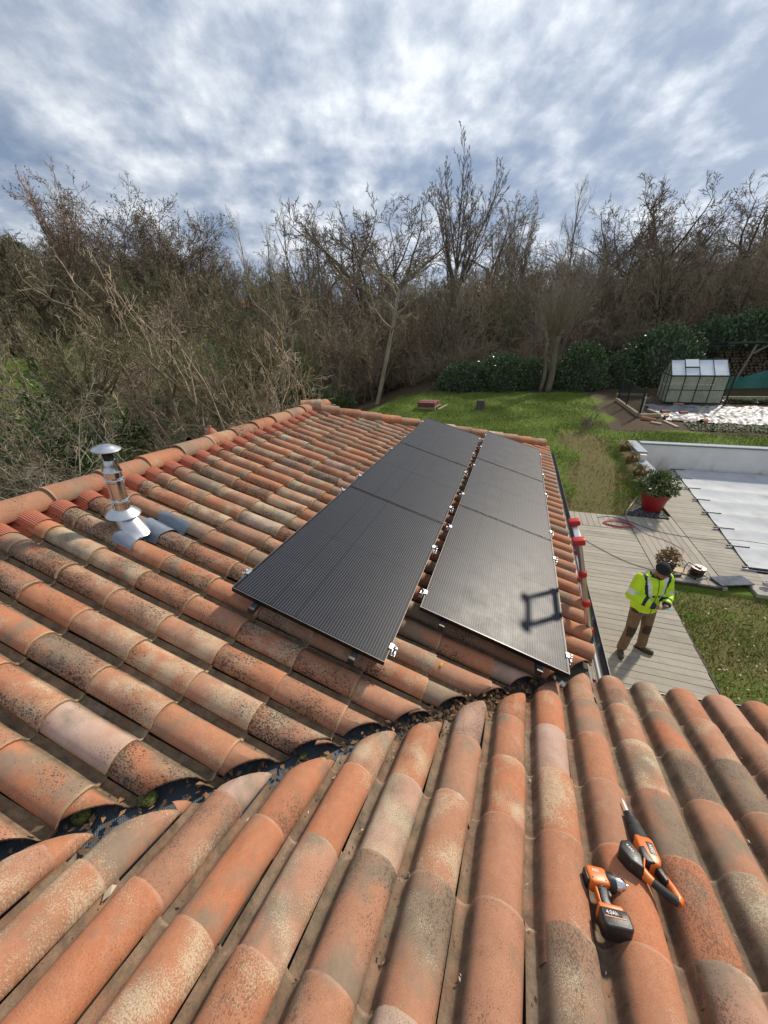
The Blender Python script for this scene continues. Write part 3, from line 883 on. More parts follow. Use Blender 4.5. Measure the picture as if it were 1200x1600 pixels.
# ---- terracotta vent finial behind the ridge
M['terracotta'] = mat('terracotta', (0.42, 0.15, 0.08), 0.8, 0, (0.33, 0.13, 0.08), 12)
vt = thing('roof_vent', 'small terracotta vent pot with a rounded cap behind the ridge', 'roof vent', (-3.75, 3.66, 3.46))
mb = MB(); mb.lathe([(.055, -.12), (.055, .12), (.062, .125), (.062, .135), (.04, .135)], 16); mb.build('pot', M['terracotta'], vt, True)
mb = MB()
for k in range(5):
    a = k * 2 * math.pi / 5; mb.box((.05 * math.cos(a), .05 * math.sin(a), .15), (.016, .016, .05), Matrix.Rotation(a, 3, 'Z'))
mb.build('stay', M['terracotta'], vt)
mb = MB(); mb.lathe([(.085, .17), (.085, .18), (.075, .20), (.05, .235), (.022, .255), (.016, .27), (.017, .285), (.008, .295), (0, .296)], 18); mb.build('cap', M['terracotta'], vt, True)

# ================================================================== LADDER against the eaves
T1, T2 = Vector((0.588, 2.70, 3.25)), Vector((0.592, 3.03, 3.25))
LS = Vector((0.28, 0, -1.0)).normalized()
lad = thing('ladder', 'telescopic aluminium ladder with red caps and collars leaning on the eaves', 'ladder', Matrix.Translation(T1 + LS * (3.24 / -LS.z)))
foot = [T + LS * (3.24 / -LS.z) for T in (T1, T2)]
for T in (T1, T2):
    segs = [0.0] + [0.285 * k for k in range(1, 12)]
    for k in range(11):
        a, b = T + LS * segs[k], T + LS * min(segs[k + 1], (foot[0] - T1).length)
        mb = MB(); mb.tube([a, b], 0.021 + .0014 * k, 14); mb.build('stile_tube', M['alu'], lad, True, world=True)
        if k:
            mb = MB(); mb.tube([a - LS * .022, a + LS * .022], 0.029 + .0014 * k, 14); mb.build('collar', M['red'], lad, True, world=True)
    mb = MB(); R = Matrix((Vector((0, 1, 0)).cross(LS), Vector((0, 1, 0)), LS)).transposed()
    mb.bbox(T - LS * .012, (.085, .075, .05), .012, R); mb.build('end_cap', M['red'], lad, True, world=True)
    mb = MB(); mb.bbox(T + LS * ((foot[0] - T1).length - .03), (.06, .06, .06), .01, R); mb.build('rubber_foot', M['rubber'], lad, True, world=True)
for k in range(0, 11):
    a, b = T1 + LS * (.285 * k + .012), T2 + LS * (.285 * k + .012)
    R = Matrix((Vector((0, 1, 0)).cross(LS), Vector((0, 1, 0)), LS)).transposed()
    mb = MB(); mb.bbox((a + b) / 2, (.046, (b - a).length - .03, .03), .006, R); mb.build('rung', M['alu'], lad, True, world=True)
# ================================================================== GROUND
def ss(a, b, t):
    t = np.clip((t - a) / (b - a), 0, 1); return t * t * (3 - 2 * t)
def zg(x, y):
    """ground height (array ok)"""
    x = np.asarray(x, float); y = np.asarray(y, float)
    r = np.interp(y, [7.56, 7.62, 10.2, 10.75, 15.6, 22.5, 30, 34], [-.13, -.07, -.07, 0.0, .85, 1.4, 2.0, 2.3])
    z = np.where(r > 0, r * ss(-13, -5, x), r)
    z = np.where((x > 4.40) & (y < 15.42) & (y > 7.6), -.07, z)
    z = np.where((x < 3.28) & (y < 7.6), -.07, z)
    z = np.where((y > 10.72) & (y < 12.15) & (x > 3.36 + (y - 10.76) * .43) & (x < 4.41), -.05, z)
    d = np.hypot(x, y); az = np.degrees(np.arctan2(x, y))
    far = np.interp(d, [32, 50, 90, 140, 260, 500], [0, 2.0, 8.5, 15, 20, 16])
    lift = np.interp(az, [-80, -62, -48, -36, -20, 0, 18, 40], [1.5, 1.5, 1.25, .8, .8, .95, 1.15, 1.2])
    z = z + far * lift + np.interp(d, [13, 42], [0, 3.2]) * (1 - ss(-36, -27, az)) * (y > 0)
    z = z + np.where(d > 24, .25 * np.sin(x * .31 + y * .17) + .18 * np.sin(x * .13 - y * .27 + 1), 0) * ss(24, 40, d)
    z = z + .02 * np.sin(x * 2.1 + 1.3 * np.sin(y * 1.3)) * np.sin(y * 1.7) * ss(11, 13, y)
    return z
def G(x, y): return float(zg(x, y))
xs = np.unique(np.concatenate([np.linspace(-500, -40, 24), np.linspace(-40, -14, 40), np.arange(-14, 14.01, .22), [3.27, 3.29, 3.34, 3.38, 4.39, 4.40, 4.42], np.linspace(14, 50, 40), np.linspace(50, 500, 24)]))
ysg = np.unique(np.concatenate([np.linspace(-300, -6, 16), np.arange(-6, 33, .22), [7.55, 7.57, 7.61, 7.63, 10.71, 10.74, 15.41, 15.43], np.linspace(33, 90, 60), np.linspace(90, 500, 30)]))
XX, YY = np.meshgrid(xs, ysg)
ZZ = zg(XX, YY)
me = bpy.data.meshes.new('ground')
nx, ny = len(xs), len(ysg)
verts = np.stack([XX, YY, ZZ], -1).reshape(-1, 3)
ii = (np.arange(ny - 1)[:, None] * nx + np.arange(nx - 1)[None]).reshape(-1)
faces = np.stack([ii, ii + 1, ii + nx + 1, ii + nx], -1)
me.vertices.add(len(verts)); me.vertices.foreach_set('co', verts.ravel())
me.loops.add(faces.size); me.loops.foreach_set('vertex_index', faces.ravel())
me.polygons.add(len(faces)); me.polygons.foreach_set('loop_start', np.arange(0, faces.size, 4)); me.polygons.foreach_set('loop_total', np.full(len(faces), 4))
me.polygons.foreach_set('use_smooth', np.ones(len(faces), bool))
me.update(); me.validate()
# where each kind of ground lies: r lawn, g worn turf, b bare soil, a woodland litter
px, py = XX.ravel(), YY.ravel(); d = np.hypot(px, py)
lawn = ss(-9.5, -7.5, px) * (1 - ss(23.6, 25.0, py + .35 * np.sin(px * 1.3) + .02 * (px - 2) ** 2)) * ss(-30, -20, py)
azm = np.degrees(np.arctan2(px, py))
west = ss(10, 15, d) * (1 - ss(44, 56, d)) * (1 - ss(-33, -29, azm)) * (py > 0) * (0.70 + .3 * np.sin(px * .5) * np.sin(py * .37))
lawn = np.maximum(lawn, west)
pth = np.abs(px - np.interp(py, [10, 12, 14, 17, 20], [2.25, 2.7, 3.0, 2.4, 2.2]))
worn = (1 - ss(.35, 1.1, pth + .25 * np.sin(py * 2.3))) * (1 - ss(15.5, 18.5, py)) * ss(8, 10, py)
worn = np.maximum(worn, .8 * (1 - ss(10.9, 12.3, py + .3 * np.sin(px * 3))) * ss(8, 10, py) * (1 - ss(4.2, 4.4, px)))
worn = np.maximum(worn, .60 * ss(3.2, 3.4, px) * (1 - ss(7.5, 7.7, py)))
soil = ss(3.3, 4.6, px + .4 * np.sin(py * 1.9)) * ss(16.9, 17.6, py + .25 * np.sin(px * 1.7)) * (1 - ss(25.5, 26.5, py)) * (1 - ss(16, 18, px))
soil = np.maximum(soil, .6 * (1 - ss(.2, 1.2, np.hypot(px - 3.6, (py - 17.9) * 1.2))))
wood = np.clip(1 - lawn, 0, 1)
mk = np.stack([lawn, worn, soil, wood], -1)
at = me.attributes.new('cover', 'FLOAT_COLOR', 'POINT'); at.data.foreach_set('color', mk.astype(np.float32).ravel())
m = bpy.data.materials.new('ground_cover'); m.use_nodes = True
nt = m.node_tree; b = nt.nodes['Principled BSDF']
ca = nd(nt, 'ShaderNodeAttribute', attribute_name='cover')
sc = nd(nt, 'ShaderNodeSeparateColor', {0: ca.outputs['Color']})
co = nt.nodes.new('ShaderNodeTexCoord').outputs['Object']
n1 = noise(nt, co, .55, 5, .6); n2 = noise(nt, co, 3.5, 6, .65); n3 = noise(nt, co, 22, 6, .7); n4 = noise(nt, co, 90, 3, .7)
gcol = mix(nt, remap(nt, n2, .32, .68), (0.095, 0.160, 0.022), (0.165, 0.215, 0.036))
gcol = mix(nt, remap(nt, n1, .45, .7, 0, .7), gcol, (0.19, 0.22, 0.045))
gcol = mix(nt, remap(nt, n3, .4, .7, 0, .55), gcol, (0.05, 0.10, 0.014))
straw = mix(nt, remap(nt, n3, .35, .65), (0.22, 0.175, 0.075), (0.13, 0.115, 0.045))
wf = remap(nt, vmath(nt, 'ADD', sc.outputs[1], vmath(nt, 'MULTIPLY', vmath(nt, 'SUBTRACT', n2, .5), 1.3)), .38, .72, 0, .9)
c = mix(nt, wf, gcol, straw)
earth = mix(nt, remap(nt, n3, .35, .65), (0.075, 0.052, 0.034), (0.13, 0.095, 0.062))
c = mix(nt, remap(nt, vmath(nt, 'ADD', sc.outputs[2], vmath(nt, 'MULTIPLY', vmath(nt, 'SUBTRACT', n3, .5), 1.1)), .4, .65), c, earth)
lit = mix(nt, remap(nt, n3, .35, .65), (0.050, 0.036, 0.020), (0.105, 0.072, 0.040))
lit = mix(nt, remap(nt, n2, .48, .66, 0, .6), lit, (0.045, 0.065, 0.014))
c = mix(nt, remap(nt, vmath(nt, 'ADD', ca.outputs['Alpha'], vmath(nt, 'MULTIPLY', vmath(nt, 'SUBTRACT', n2, .5), 1.0)), .35, .65), c, lit)
nt.links.new(c, b.inputs['Base Color'])
b.inputs['Roughness'].default_value = .95; b.inputs['Specular IOR Level'].default_value = .15
h = vmath(nt, 'ADD', n3, vmath(nt, 'MULTIPLY', n4, .6))
nt.links.new(nd(nt, 'ShaderNodeBump', {'Height': h, 'Strength': .8, 'Distance': .05}).outputs[0], b.inputs['Normal'])
me.materials.append(m)
ground = link('ground', me); tag(ground, kind='structure')

# ---- blades of grass and fallen leaves (nobody could count them)
def scatter_mesh(name, mats, n, gen, seed=3):
    rr = np.random.default_rng(seed)
    V, Fc, Mi = gen(rr, n)
    me = bpy.data.meshes.new(name)
    me.vertices.add(len(V)); me.vertices.foreach_set('co', V.astype(np.float32).ravel())
    k = Fc.shape[1]
    me.loops.add(Fc.size); me.loops.foreach_set('vertex_index', Fc.ravel().astype(np.int32))
    me.polygons.add(len(Fc)); me.polygons.foreach_set('loop_start', np.arange(0, Fc.size, k)); me.polygons.foreach_set('loop_total', np.full(len(Fc), k))
    for m_ in mats: me.materials.append(m_)
    me.polygons.foreach_set('material_index', Mi.astype(np.int32))
    me.update()
    return me
M['blade'] = [mat('grass_blade', (0.12, 0.20, 0.026), .7, spec=.2), mat('grass_blade_pale', (0.20, 0.24, 0.055), .7, spec=.2), mat('grass_blade_dry', (0.30, 0.24, 0.10), .8, spec=.2)]
def gen_blades(region, hmin, hmax, dry):
    def g(rr, n):
        x0, x1, y0, y1 = region
        x = rr.uniform(x0, x1, n * 3); y = y0 + (y1 - y0) * rr.uniform(0, 1, n * 3) ** 1.25
        keep = np.sin(x * 1.7 + 2 * np.sin(y * .9)) * np.sin(y * 1.3 + x * .4) + rr.uniform(-1.2, 1.2, n * 3) > -.2
        p2 = np.abs(x - np.interp(y, [10, 12, 14, 17, 20], [2.25, 2.7, 3.0, 2.4, 2.2]))
        inside_pool = (x > 4.15) & (y < 15.75) & (y > 7.55)
        soil_ = (x > 3.9) & (y > 17.2)
        if y0 > 8: keep &= ~inside_pool & ~soil_ & ((p2 > .55) | (y > 17) | (rr.uniform(0, 1, n * 3) < .25))
        x, y = x[keep][:n], y[keep][:n]; k = len(x)
        z = zg(x, y) - .005
        h = rr.uniform(hmin, hmax, k); a = rr.uniform(0, 6.283, k); w = .006 + .004 * rr.uniform(0, 1, k)
        lx, ly = rr.normal(0, .5, k) * h, rr.normal(0, .5, k) * h
        V = np.stack([np.stack([x - w * np.cos(a), y - w * np.sin(a), z], -1), np.stack([x + w * np.cos(a), y + w * np.sin(a), z], -1), np.stack([x + lx, y + ly, z + h], -1)], 1).reshape(-1, 3)
        Fc = np.arange(k * 3).reshape(-1, 3)
        u = rr.uniform(0, 1, k); p3 = np.abs(x - np.interp(y, [10, 12, 14, 17, 20], [2.25, 2.7, 3.0, 2.4, 2.2])); worn_ = (((p3 < 1.0) & (y < 16)) | (y < 11.6)) & (y > 8)
        Mi = np.where(u < .5, 0, 1); Mi = np.where(rr.uniform(0, 1, k) < np.where(worn_, .6, dry), 2, Mi)
        return V, Fc, Mi
    return g
o = link('lawn_grass', scatter_mesh('lawn_grass', M['blade'], 110000, gen_blades((-7.5, 9.5, 10.7, 23.8), .03, .10, .06))); tag(o, 'short green lawn grass, worn and straw coloured along the trodden path', 'grass', kind='stuff')
o = link('terrace_grass', scatter_mesh('terrace_grass', M['blade'], 30000, gen_blades((3.32, 7.5, 2.4, 7.55), .025, .085, .36), 5)); tag(o, 'patchy mossy grass beside the timber deck', 'grass', kind='stuff')
M['leaf_dry'] = [mat('dry_leaf', (0.25, 0.13, 0.055), .8), mat('dry_leaf_pale', (0.50, 0.42, 0.30), .8), mat('dry_leaf_dark', (0.09, 0.055, 0.03), .85)]
def gen_leaves(pts_fn, smin, smax):
    def g(rr, n):
        P, N = pts_fn(rr, n); k = len(P)
        a = rr.uniform(0, 6.283, k); s = rr.uniform(smin, smax, k)
        t = np.stack([np.cos(a), np.sin(a), rr.uniform(-.5, .5, k)], -1); t /= np.linalg.norm(t, axis=1)[:, None]
        bt = np.cross(N + rr.normal(0, .35, (k, 3)), t); bt /= np.linalg.norm(bt, axis=1)[:, None]
        up = np.cross(t, bt)
        V = np.stack([P - t * s[:, None], P + bt * s[:, None] * .55 + up * s[:, None] * .25, P + t * s[:, None], P - bt * s[:, None] * .5 + up * s[:, None] * .25], 1).reshape(-1, 3)
        return V, np.arange(k * 4).reshape(-1, 4), rr.integers(0, 3, k)
    return g
def pts_sw(rr, n):
    x = rr.uniform(3.35, 7, n); y = rr.uniform(3, 7.5, n)
    return np.stack([x, y, zg(x, y) + .02], -1), np.tile([0, 0, 1.0], (n, 1))
o = link('fallen_leaves', scatter_mesh('fallen_leaves', M['leaf_dry'], 900, gen_leaves(pts_sw, .012, .03), 9)); tag(o, 'scattered pale fallen leaves on the grass beside the deck', 'leaves', kind='stuff')
def pts_valley(rr, n):
    t = np.concatenate([rr.normal(1.55, .22, int(n * .62)), rr.uniform(-.6, 1.9, n - int(n * .62))])
    t = np.clip(t, -.8, 2.0)
    w = rr.normal(0, .055, n); h = np.abs(rr.normal(0, .018, n))
    P = np.array([list(valley_pt(float(q))) for q in t])
    vn = np.array(VN)
    P = P + vn * w[:, None]; P[:, 2] += .02 + np.abs(w) * .28 + h
    return P, np.tile([0, 0, 1.0], (n, 1))
o = link('valley_leaf_litter', scatter_mesh('valley_leaf_litter', M['leaf_dry'][:1] + M['leaf_dry'][2:] + M['leaf_dry'][2:], 2000, gen_leaves(pts_valley, .008, .022), 13)); tag(o, 'dead leaf litter and silt heaped in the roof valley', 'leaves', kind='stuff')

def pts_pans(rr, n):
    h = n // 2
    k = rr.integers(-15, 20, h); v = rr.uniform(-.2, 3.4, h)
    y = 2.245 + MAIN_P * k + crest - rr.uniform(.02, .055, h)
    A = np.array([list(main_pt(float(a), float(b_), HB + .022)) for a, b_ in zip(y, v)])
    A = A[((A - np.array(V0)) @ np.array(VN) > .1) & ((A - np.array(APEX)) @ np.array(HN) > .2)]
    k = rr.integers(-7, 9, n - h); s = rr.uniform(.3, 2.5, n - h)
    l = .121 + WING_P * k - .617 * WING_P + rr.uniform(.012, .045, n - h)
    B = np.array([list(wing_pt(float(a), float(b_), DB - .022)) for a, b_ in zip(l, s)])
    B = B[(B - np.array(V0)) @ np.array(VN) < -.05]
    return np.concatenate([A, B]), np.concatenate([np.tile(np.array(NW), (len(A), 1)), np.tile(np.array(FN), (len(B), 1))])
o = link('roof_litter', scatter_mesh('roof_litter', M['leaf_dry'], 420, gen_leaves(pts_pans, .003, .009), 23)); tag(o, 'crumbs of leaf and lichen lying in the tile channels', 'debris', kind='stuff')

# ---- moss cushions in the valley
M['moss'] = mat('moss', (0.10, 0.13, 0.02), .95, 0, (0.19, 0.21, 0.06), 60, 1, .9, 160)
R2 = random.Random(5)
def moss(P, r, lab):
    mb = MB(); mb.sphere((0, 0, 0), (r, r * .9, r * .62), 18, 12)
    mb.v = [tuple(Vector(v) * (1 + R2.uniform(-.13, .13)) + Vector((0, 0, .2 * r * math.sin(v[0] * 90) * math.sin(v[1] * 80)))) for v in mb.v]
    for k in range(150):
        a = R2.uniform(0, 6.28); e = R2.uniform(.1, 1.4); q = Vector((r * math.cos(a) * math.cos(e), r * .9 * math.sin(a) * math.cos(e), r * .62 * math.sin(e)))
        d = Vector((R2.uniform(-.6, .6), R2.uniform(-.6, .6), 1)) * r * .26; w = Vector((R2.uniform(-1, 1), R2.uniform(-1, 1), 0)) * r * .08
        mb.add([q - w, q + w, q + d], [(0, 1, 2)])
    o = link('moss_cushion', mb.mesh('moss_cushion', M['moss'], 'all')); o.location = P
    tag(o, lab, 'moss', 'moss cushions in the roof valley')
def on_valley(px_, py_, h=0.03):
    return None
vp_ = lambda y, w, h: valley_pt(y) + VN * w + Vector((0, 0, h))
moss(vp_(.37, .07, .055), .036, 'pale green moss cushion at the saw cut foot of a long roof barrel')
moss(vp_(.22, .085, .05), .034, 'bright moss cushion nearest the left edge, beside the wire mesh')
moss(vp_(.44, -.035, .045), .026, 'dark green moss tuft beside a red brown wing barrel end')
moss(vp_(.86, -.01, .04), .030, 'dark moss hump among grey leaves in the middle of the valley')
moss(vp_(.80, .05, .04), .020, 'small yellowish moss tuft under the long roof tiles, mid valley')
# ================================================================== DECK
def wood_mat(name, a, b_, c_):
    m = bpy.data.materials.new(name); m.use_nodes = True
    nt = m.node_tree; b = nt.nodes['Principled BSDF']
    oi = nt.nodes.new('ShaderNodeObjectInfo')
    co = nt.nodes.new('ShaderNodeTexCoord').outputs['Object']
    off = nd(nt, 'ShaderNodeVectorMath', {0: co, 1: nd(nt, 'ShaderNodeCombineXYZ', {0: vmath(nt, 'MULTIPLY', oi.outputs['Random'], 91), 1: vmath(nt, 'MULTIPLY', oi.outputs['Random'], 37), 2: 0.0}).outputs[0]}, operation='ADD').outputs[0]
    st = nd(nt, 'ShaderNodeMapping', {'Vector': off, 'Scale': (1.2, 22, 10)}).outputs[0]
    g = noise(nt, st, 3.0, 6, .65); g2 = noise(nt, off, 1.6, 4, .6); g3 = noise(nt, st, 14, 3, .6)
    c = mix(nt, remap(nt, g, .3, .7), a, b_)
    c = mix(nt, remap(nt, oi.outputs['Random'], 0, 1, 0, .65), c, c_)
    c = mix(nt, remap(nt, g2, .5, .72, 0, .5), c, (0.17, 0.155, 0.125))
    c = mix(nt, remap(nt, g3, .62, .72, 0, .5), c, (0.09, 0.08, 0.065))
    nt.links.new(c, b.inputs['Base Color']); b.inputs['Roughness'].default_value = .8; b.inputs['Specular IOR Level'].default_value = .3
    nt.links.new(nd(nt, 'ShaderNodeBump', {'Height': g, 'Strength': .5, 'Distance': .004}).outputs[0], b.inputs['Normal'])
    return m
M['deck'] = wood_mat('weathered_deck_wood', (0.25, 0.225, 0.185), (0.34, 0.31, 0.255), (0.40, 0.365, 0.30))
M['joist'] = mat('dark_joist', (0.045, 0.04, 0.033), .9, 0, (0.07, 0.06, 0.05), 9)
deck = tag(link('deck', None), kind='structure'); deck.empty_display_size = .2; MATW[deck.name] = Matrix.Identity(4)
R3 = random.Random(21)
def plank_mesh(L, w):
    mb = MB(); mb.bbox((L / 2, 0, -.014), (L, w, .028), .003); return mb.mesh('plank', M['deck'])
_pm = {}
def plank(x0, y0, ang, L, w):
    key = (round(L, 2), round(w, 3))
    if key not in _pm: _pm[key] = plank_mesh(L, w)
    o = link('plank', _pm[key], deck)
    o.location = (x0, y0, R3.uniform(-.0015, .0015)); o.rotation_euler = (0, 0, ang + R3.uniform(-.0015, .0015))
PWd, GAP = .138, .007
y = 2.10                                            # main run, boards along the x axis
while y < 9.78:
    plank(0.52 + R3.uniform(0, .004), y + PWd / 2, 0, 2.76 - (.10 if y < 7.6 else 0) * (7.6 - y) / 5.5, PWd); y += PWd + GAP
x = 0.53                                            # short strip at the far end
while x < 3.2:
    L = .78 + .02 * x
    plank(x + PWd / 2, 9.80, math.pi / 2, L, PWd); x += PWd + GAP
x = 3.295                                           # second run, boards along the y axis
while x < 4.35:
    plank(x + PWd / 2, 7.665, math.pi / 2, 3.06, PWd); x += PWd + GAP
pool_edge = lambda yy: 5.15 + (yy - 8.48) * (0.67 / 6.81)
y = 7.96                                            # along the pool, boards across
while y < 15.1:
    x0 = 4.47 if y < 10.9 else 4.47 - .0 * y
    plank(x0, y + PWd / 2, .0, pool_edge(y) + .12 - x0, PWd); y += PWd + GAP
mb = MB(); mb.box((4.41, 9.3, -.04), (.09, 3.3, .07)); o = mb.build('edge_board', M['deck'], deck)
mb = MB(); mb.box((3.82, 7.645, -.075), (1.1, .03, .13)); mb.box((3.262, 4.85, -.075), (.026, 5.5, .13), rotz(0).to_3x3()); mb.build('joist', M['joist'], deck)
# concrete kerb at the south end of the pool terrace
M['concrete'] = mat('concrete', (0.40, 0.375, 0.33), .9, 0, (0.30, 0.28, 0.245), 5, 1, .4, 60)
kerb = link('terrace_kerb', None); kerb.empty_display_size = .2; tag(kerb, kind='structure')
mb = MB(); mb.bbox((6.9, 8.02, -.06), (4.0, .84, .11), .012); mb.build('kerb_block', M['concrete'], kerb)

# ================================================================== POOL
M['cover'] = mat('pool_cover_pvc', (0.50, 0.52, 0.535), .8, 0, (0.41, 0.42, 0.425), 2.2, .9, .12, 26, spec=.12)
nt = M['cover'].node_tree; b = nt.nodes['Principled BSDF']
co = nt.nodes.new('ShaderNodeTexCoord').outputs['Object']
stn = remap(nt, noise(nt, co, 1.1, 7, .68), .60, .72, 0, .35)
src = b.inputs['Base Color'].links[0].from_socket
nt.links.new(mix(nt, stn, src, (0.24, 0.19, 0.13)), b.inputs['Base Color'])
pc = thing('pool_cover', 'pale grey pool safety cover with cross bars and sagging bays', 'pool cover', (5.4, 11.9, 0))
bars = [8.52 + .96 * k for k in range(8)]
mb = MB(); vs = []; nu = 30; rows = []
for i, y in enumerate(np.linspace(8.50, 15.26, 8 * 14 + 1)): rows.append(y)
for y in rows:
    e = pool_edge(y)
    f = ((y - bars[0]) / .96) % 1.0
    sag = math.sin(math.pi * f)
    for k in range(nu + 1):
        t = k / nu; x = lerp(e, e + 4.6, t)
        edge = min(1, t * 4.6 / .5)
        z = .055 - .06 * sag ** 1.3 * edge + .012 * math.sin(x * 3 + y) * sag * edge - (.03 * (1 - edge) * sag)
        z += .006 * math.sin(7 * x + 3 * math.sin(5 * y)) * edge * sag
        vs.append((x, y, z))
mb.add(vs, [(i * (nu + 1) + k, i * (nu + 1) + k + 1, (i + 1) * (nu + 1) + k + 1, (i + 1) * (nu + 1) + k) for i in range(len(rows) - 1) for k in range(nu)])
mb.build('membrane', M['cover'], pc, True, world=True)
for y in bars:
    mb = MB(); e = pool_edge(y); mb.tube([(e - .10, y, .0), (e + 4.7, y, .0)], .024, 10); mb.build('cross_bar', M['galv'], pc, True, world=True)
    mb = MB(); mb.tube([(e - .13, y, .050), (e + .30, y + .004, .056)], .022, 10); mb.build('bar_end', M['anthracite'], pc, True, world=True)
# strip of dark paving between wall and cover
mb = MB()
x = 4.55
pv = link('pool_paving', None); tag(pv, kind='structure')
M['paver'] = mat('brown_grey_paver', (0.16, 0.135, 0.115), .85, 0, (0.24, 0.21, 0.18), 7, 1, .3, 50)
pm = MB().bbox((.165, .16, -.02), (.32, .30, .04), .006).mesh('paver', M['paver'])
for k in range(19):
    o = link('paver', pm, pv); o.location = (4.52 + k * .327, 15.16 + .0 * k, -.012 + R3.uniform(-.002, .002)); o.rotation_euler = (0, 0, R3.uniform(-.01, .01))

# ---- retaining wall with coping
M['wallwhite'] = mat('off_white_render', (0.80, 0.78, 0.75), .9, 0, (0.70, 0.675, 0.64), 1.6, .9, .3, 70)
nt = M['wallwhite'].node_tree; b = nt.nodes['Principled BSDF']; co = nt.nodes.new('ShaderNodeTexCoord').outputs['Object']
sz = nd(nt, 'ShaderNodeSeparateXYZ', {0: co}).outputs[2]
damp = vmath(nt, 'MULTIPLY', remap(nt, noise(nt, nd(nt, 'ShaderNodeMapping', {'Vector': co, 'Scale': (1, 1, .35)}).outputs[0], 1.4, 6, .65), .5, .68, 0, .75), remap(nt, sz, .55, .02))
src = b.inputs['Base Color'].links[0].from_socket
nt.links.new(mix(nt, damp, src, (0.34, 0.27, 0.18)), b.inputs['Base Color'])
M['coping'] = mat('grey_coping_stone', (0.33, 0.38, 0.43), .85, 0, (0.27, 0.31, 0.36), 8, 1, .2, 60)
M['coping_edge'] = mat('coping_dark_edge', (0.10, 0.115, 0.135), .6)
rw = thing('retaining_wall', 'low white rendered pool wall stepping down at its corner under grey coping', 'wall', (4.3, 15.4, 0))
mb = MB()
mb.box((7.0, 15.46, .40), (5.6, .20, 1.0)); mb.build('wall', M['wallwhite'], rw, world=True)
mb = MB(); mb.box((4.31, 14.72, .40), (.19, 1.70, 1.0)); mb.build('return_wall', M['wallwhite'], rw, world=True)
mb = MB(); mb.box((4.31, 13.36, .27), (.188, 1.02, .74)); mb.build('lower_return_wall', M['wallwhite'], rw, world=True)
def slab(c, s, dark=True):
    mb = MB(); mb.bbox(c, s, .004); mb.build('coping_stone', M['coping'], rw, world=True)
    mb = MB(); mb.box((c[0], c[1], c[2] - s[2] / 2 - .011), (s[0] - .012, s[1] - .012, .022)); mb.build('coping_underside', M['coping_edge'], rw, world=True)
x = 4.56
for k in range(6): slab((x + .47, 15.47, .94), (.936, .30, .035)); x += .94
slab((4.31, 14.84, .94), (.30, 1.56, .035))
slab((4.31, 13.40, .68), (.30, 1.08, .035))

# ---- ornamental grasses along the low wall
M['straw'] = [mat('straw_blade', (0.30, 0.19, 0.08), .8), mat('straw_blade_dark', (0.17, 0.105, 0.05), .8), mat('straw_blade_green', (0.17, 0.17, 0.05), .8)]
def tussock(x, y, r, n, lab, seed, mats=None, grp='dry grass tufts beside the pool wall'):
    rr = random.Random(seed); mb = MB()
    for k in range(n):
        a = rr.uniform(0, 6.28); sp = rr.uniform(0, 1) ** .7; L = r * rr.uniform(.7, 1.4); o = Vector((math.cos(a), math.sin(a), 0))
        p0 = o * (r * .22 * sp); p1 = p0 + o * (L * .30 * sp) + Vector((0, 0, L * .62)); p2 = p0 + o * (L * .85 * sp) + Vector((0, 0, L * (.85 - .35 * sp)))
        w = Vector((-o.y, o.x, 0)) * .008
        mb.add([p0 - w, p0 + w, p1 - w * .8, p1 + w * .8, p2], [(0, 1, 3, 2), (2, 3, 4)], rr.choice([0, 0, 1, 2]))
    o = link('grass_tussock', mb.mesh('grass_tussock', mats or M['straw'])); o.location = (x, y, G(x, y) - .01)
    tag(o, lab, 'ornamental grass', grp); return o
tussock(3.98, 14.92, .40, 260, 'russet grass tuft at the far corner of the white wall', 1)
tussock(4.02, 13.95, .46, 300, 'straw coloured grass tuft at the step in the coping', 2)
tussock(4.05, 13.02, .48, 300, 'rust brown grass tuft below the lower coping', 3)
tussock(4.0, 12.35, .34, 170, 'short yellow green grass tuft behind the red pot', 4)

# ---- slate chip bed and red pot
bed = link('slate_bed', None); tag(bed, kind='structure')
M['slate'] = [mat('slate_chip', (0.075, 0.08, 0.095), .7), mat('slate_chip_pale', (0.17, 0.18, 0.2), .7), mat('slate_chip_dark', (0.03, 0.032, 0.04), .7)]
poly = [(3.36, 10.76), (4.38, 10.80), (4.20, 11.75), (3.96, 12.1)]
mb = MB(); mb.prism(poly, -.05, .012); mb.build('bed_base', M['slate'][2], bed)
mb = MB(); a, b_ = Vector((3.33, 10.76, .02)), Vector((3.93, 12.14, .10)); dv = (b_ - a); mb.box((a + b_) / 2, (dv.length, .03, .14), Matrix.Rotation(math.atan2(dv.y, dv.x), 3, 'Z')); mb.build('edging_board', mat('pale_board', (0.42, 0.37, 0.29), .8, 0, (0.34, 0.3, 0.24), 9), bed)
mb = MB()
for k in range(900):
    u, v = R3.random(), R3.random()
    p = (Vector(poly[0]).lerp(Vector(poly[1]), u)).lerp(Vector(poly[3]).lerp(Vector(poly[2]), u), v)
    R = Matrix.Rotation(R3.uniform(0, 6.28), 3, 'Z') @ Matrix.Rotation(R3.uniform(-.6, .6), 3, 'X'); s = R3.uniform(.02, .05)
    mb.box((p[0], p[1], .012 + R3.uniform(0, .014)), (s, s * .6, .010), R, R3.randrange(3), (.7, .6))
o = mb.build('slate_chips', M['slate'], bed); o['kind'] = 'stuff'
M['potred'] = mat('glazed_red_plastic', (0.33, 0.016, 0.022), .42, 0, (0.26, 0.015, 0.02), 4, 1, .05, 40)
M['compost'] = mat('compost', (0.05, 0.035, 0.025), .95, 0, (0.09, 0.065, 0.045), 30, 1, .6, 80)
leafm = lambda n, a, b_: mat(n, a, .42, 0, b_, 3, 1, spec=.5)
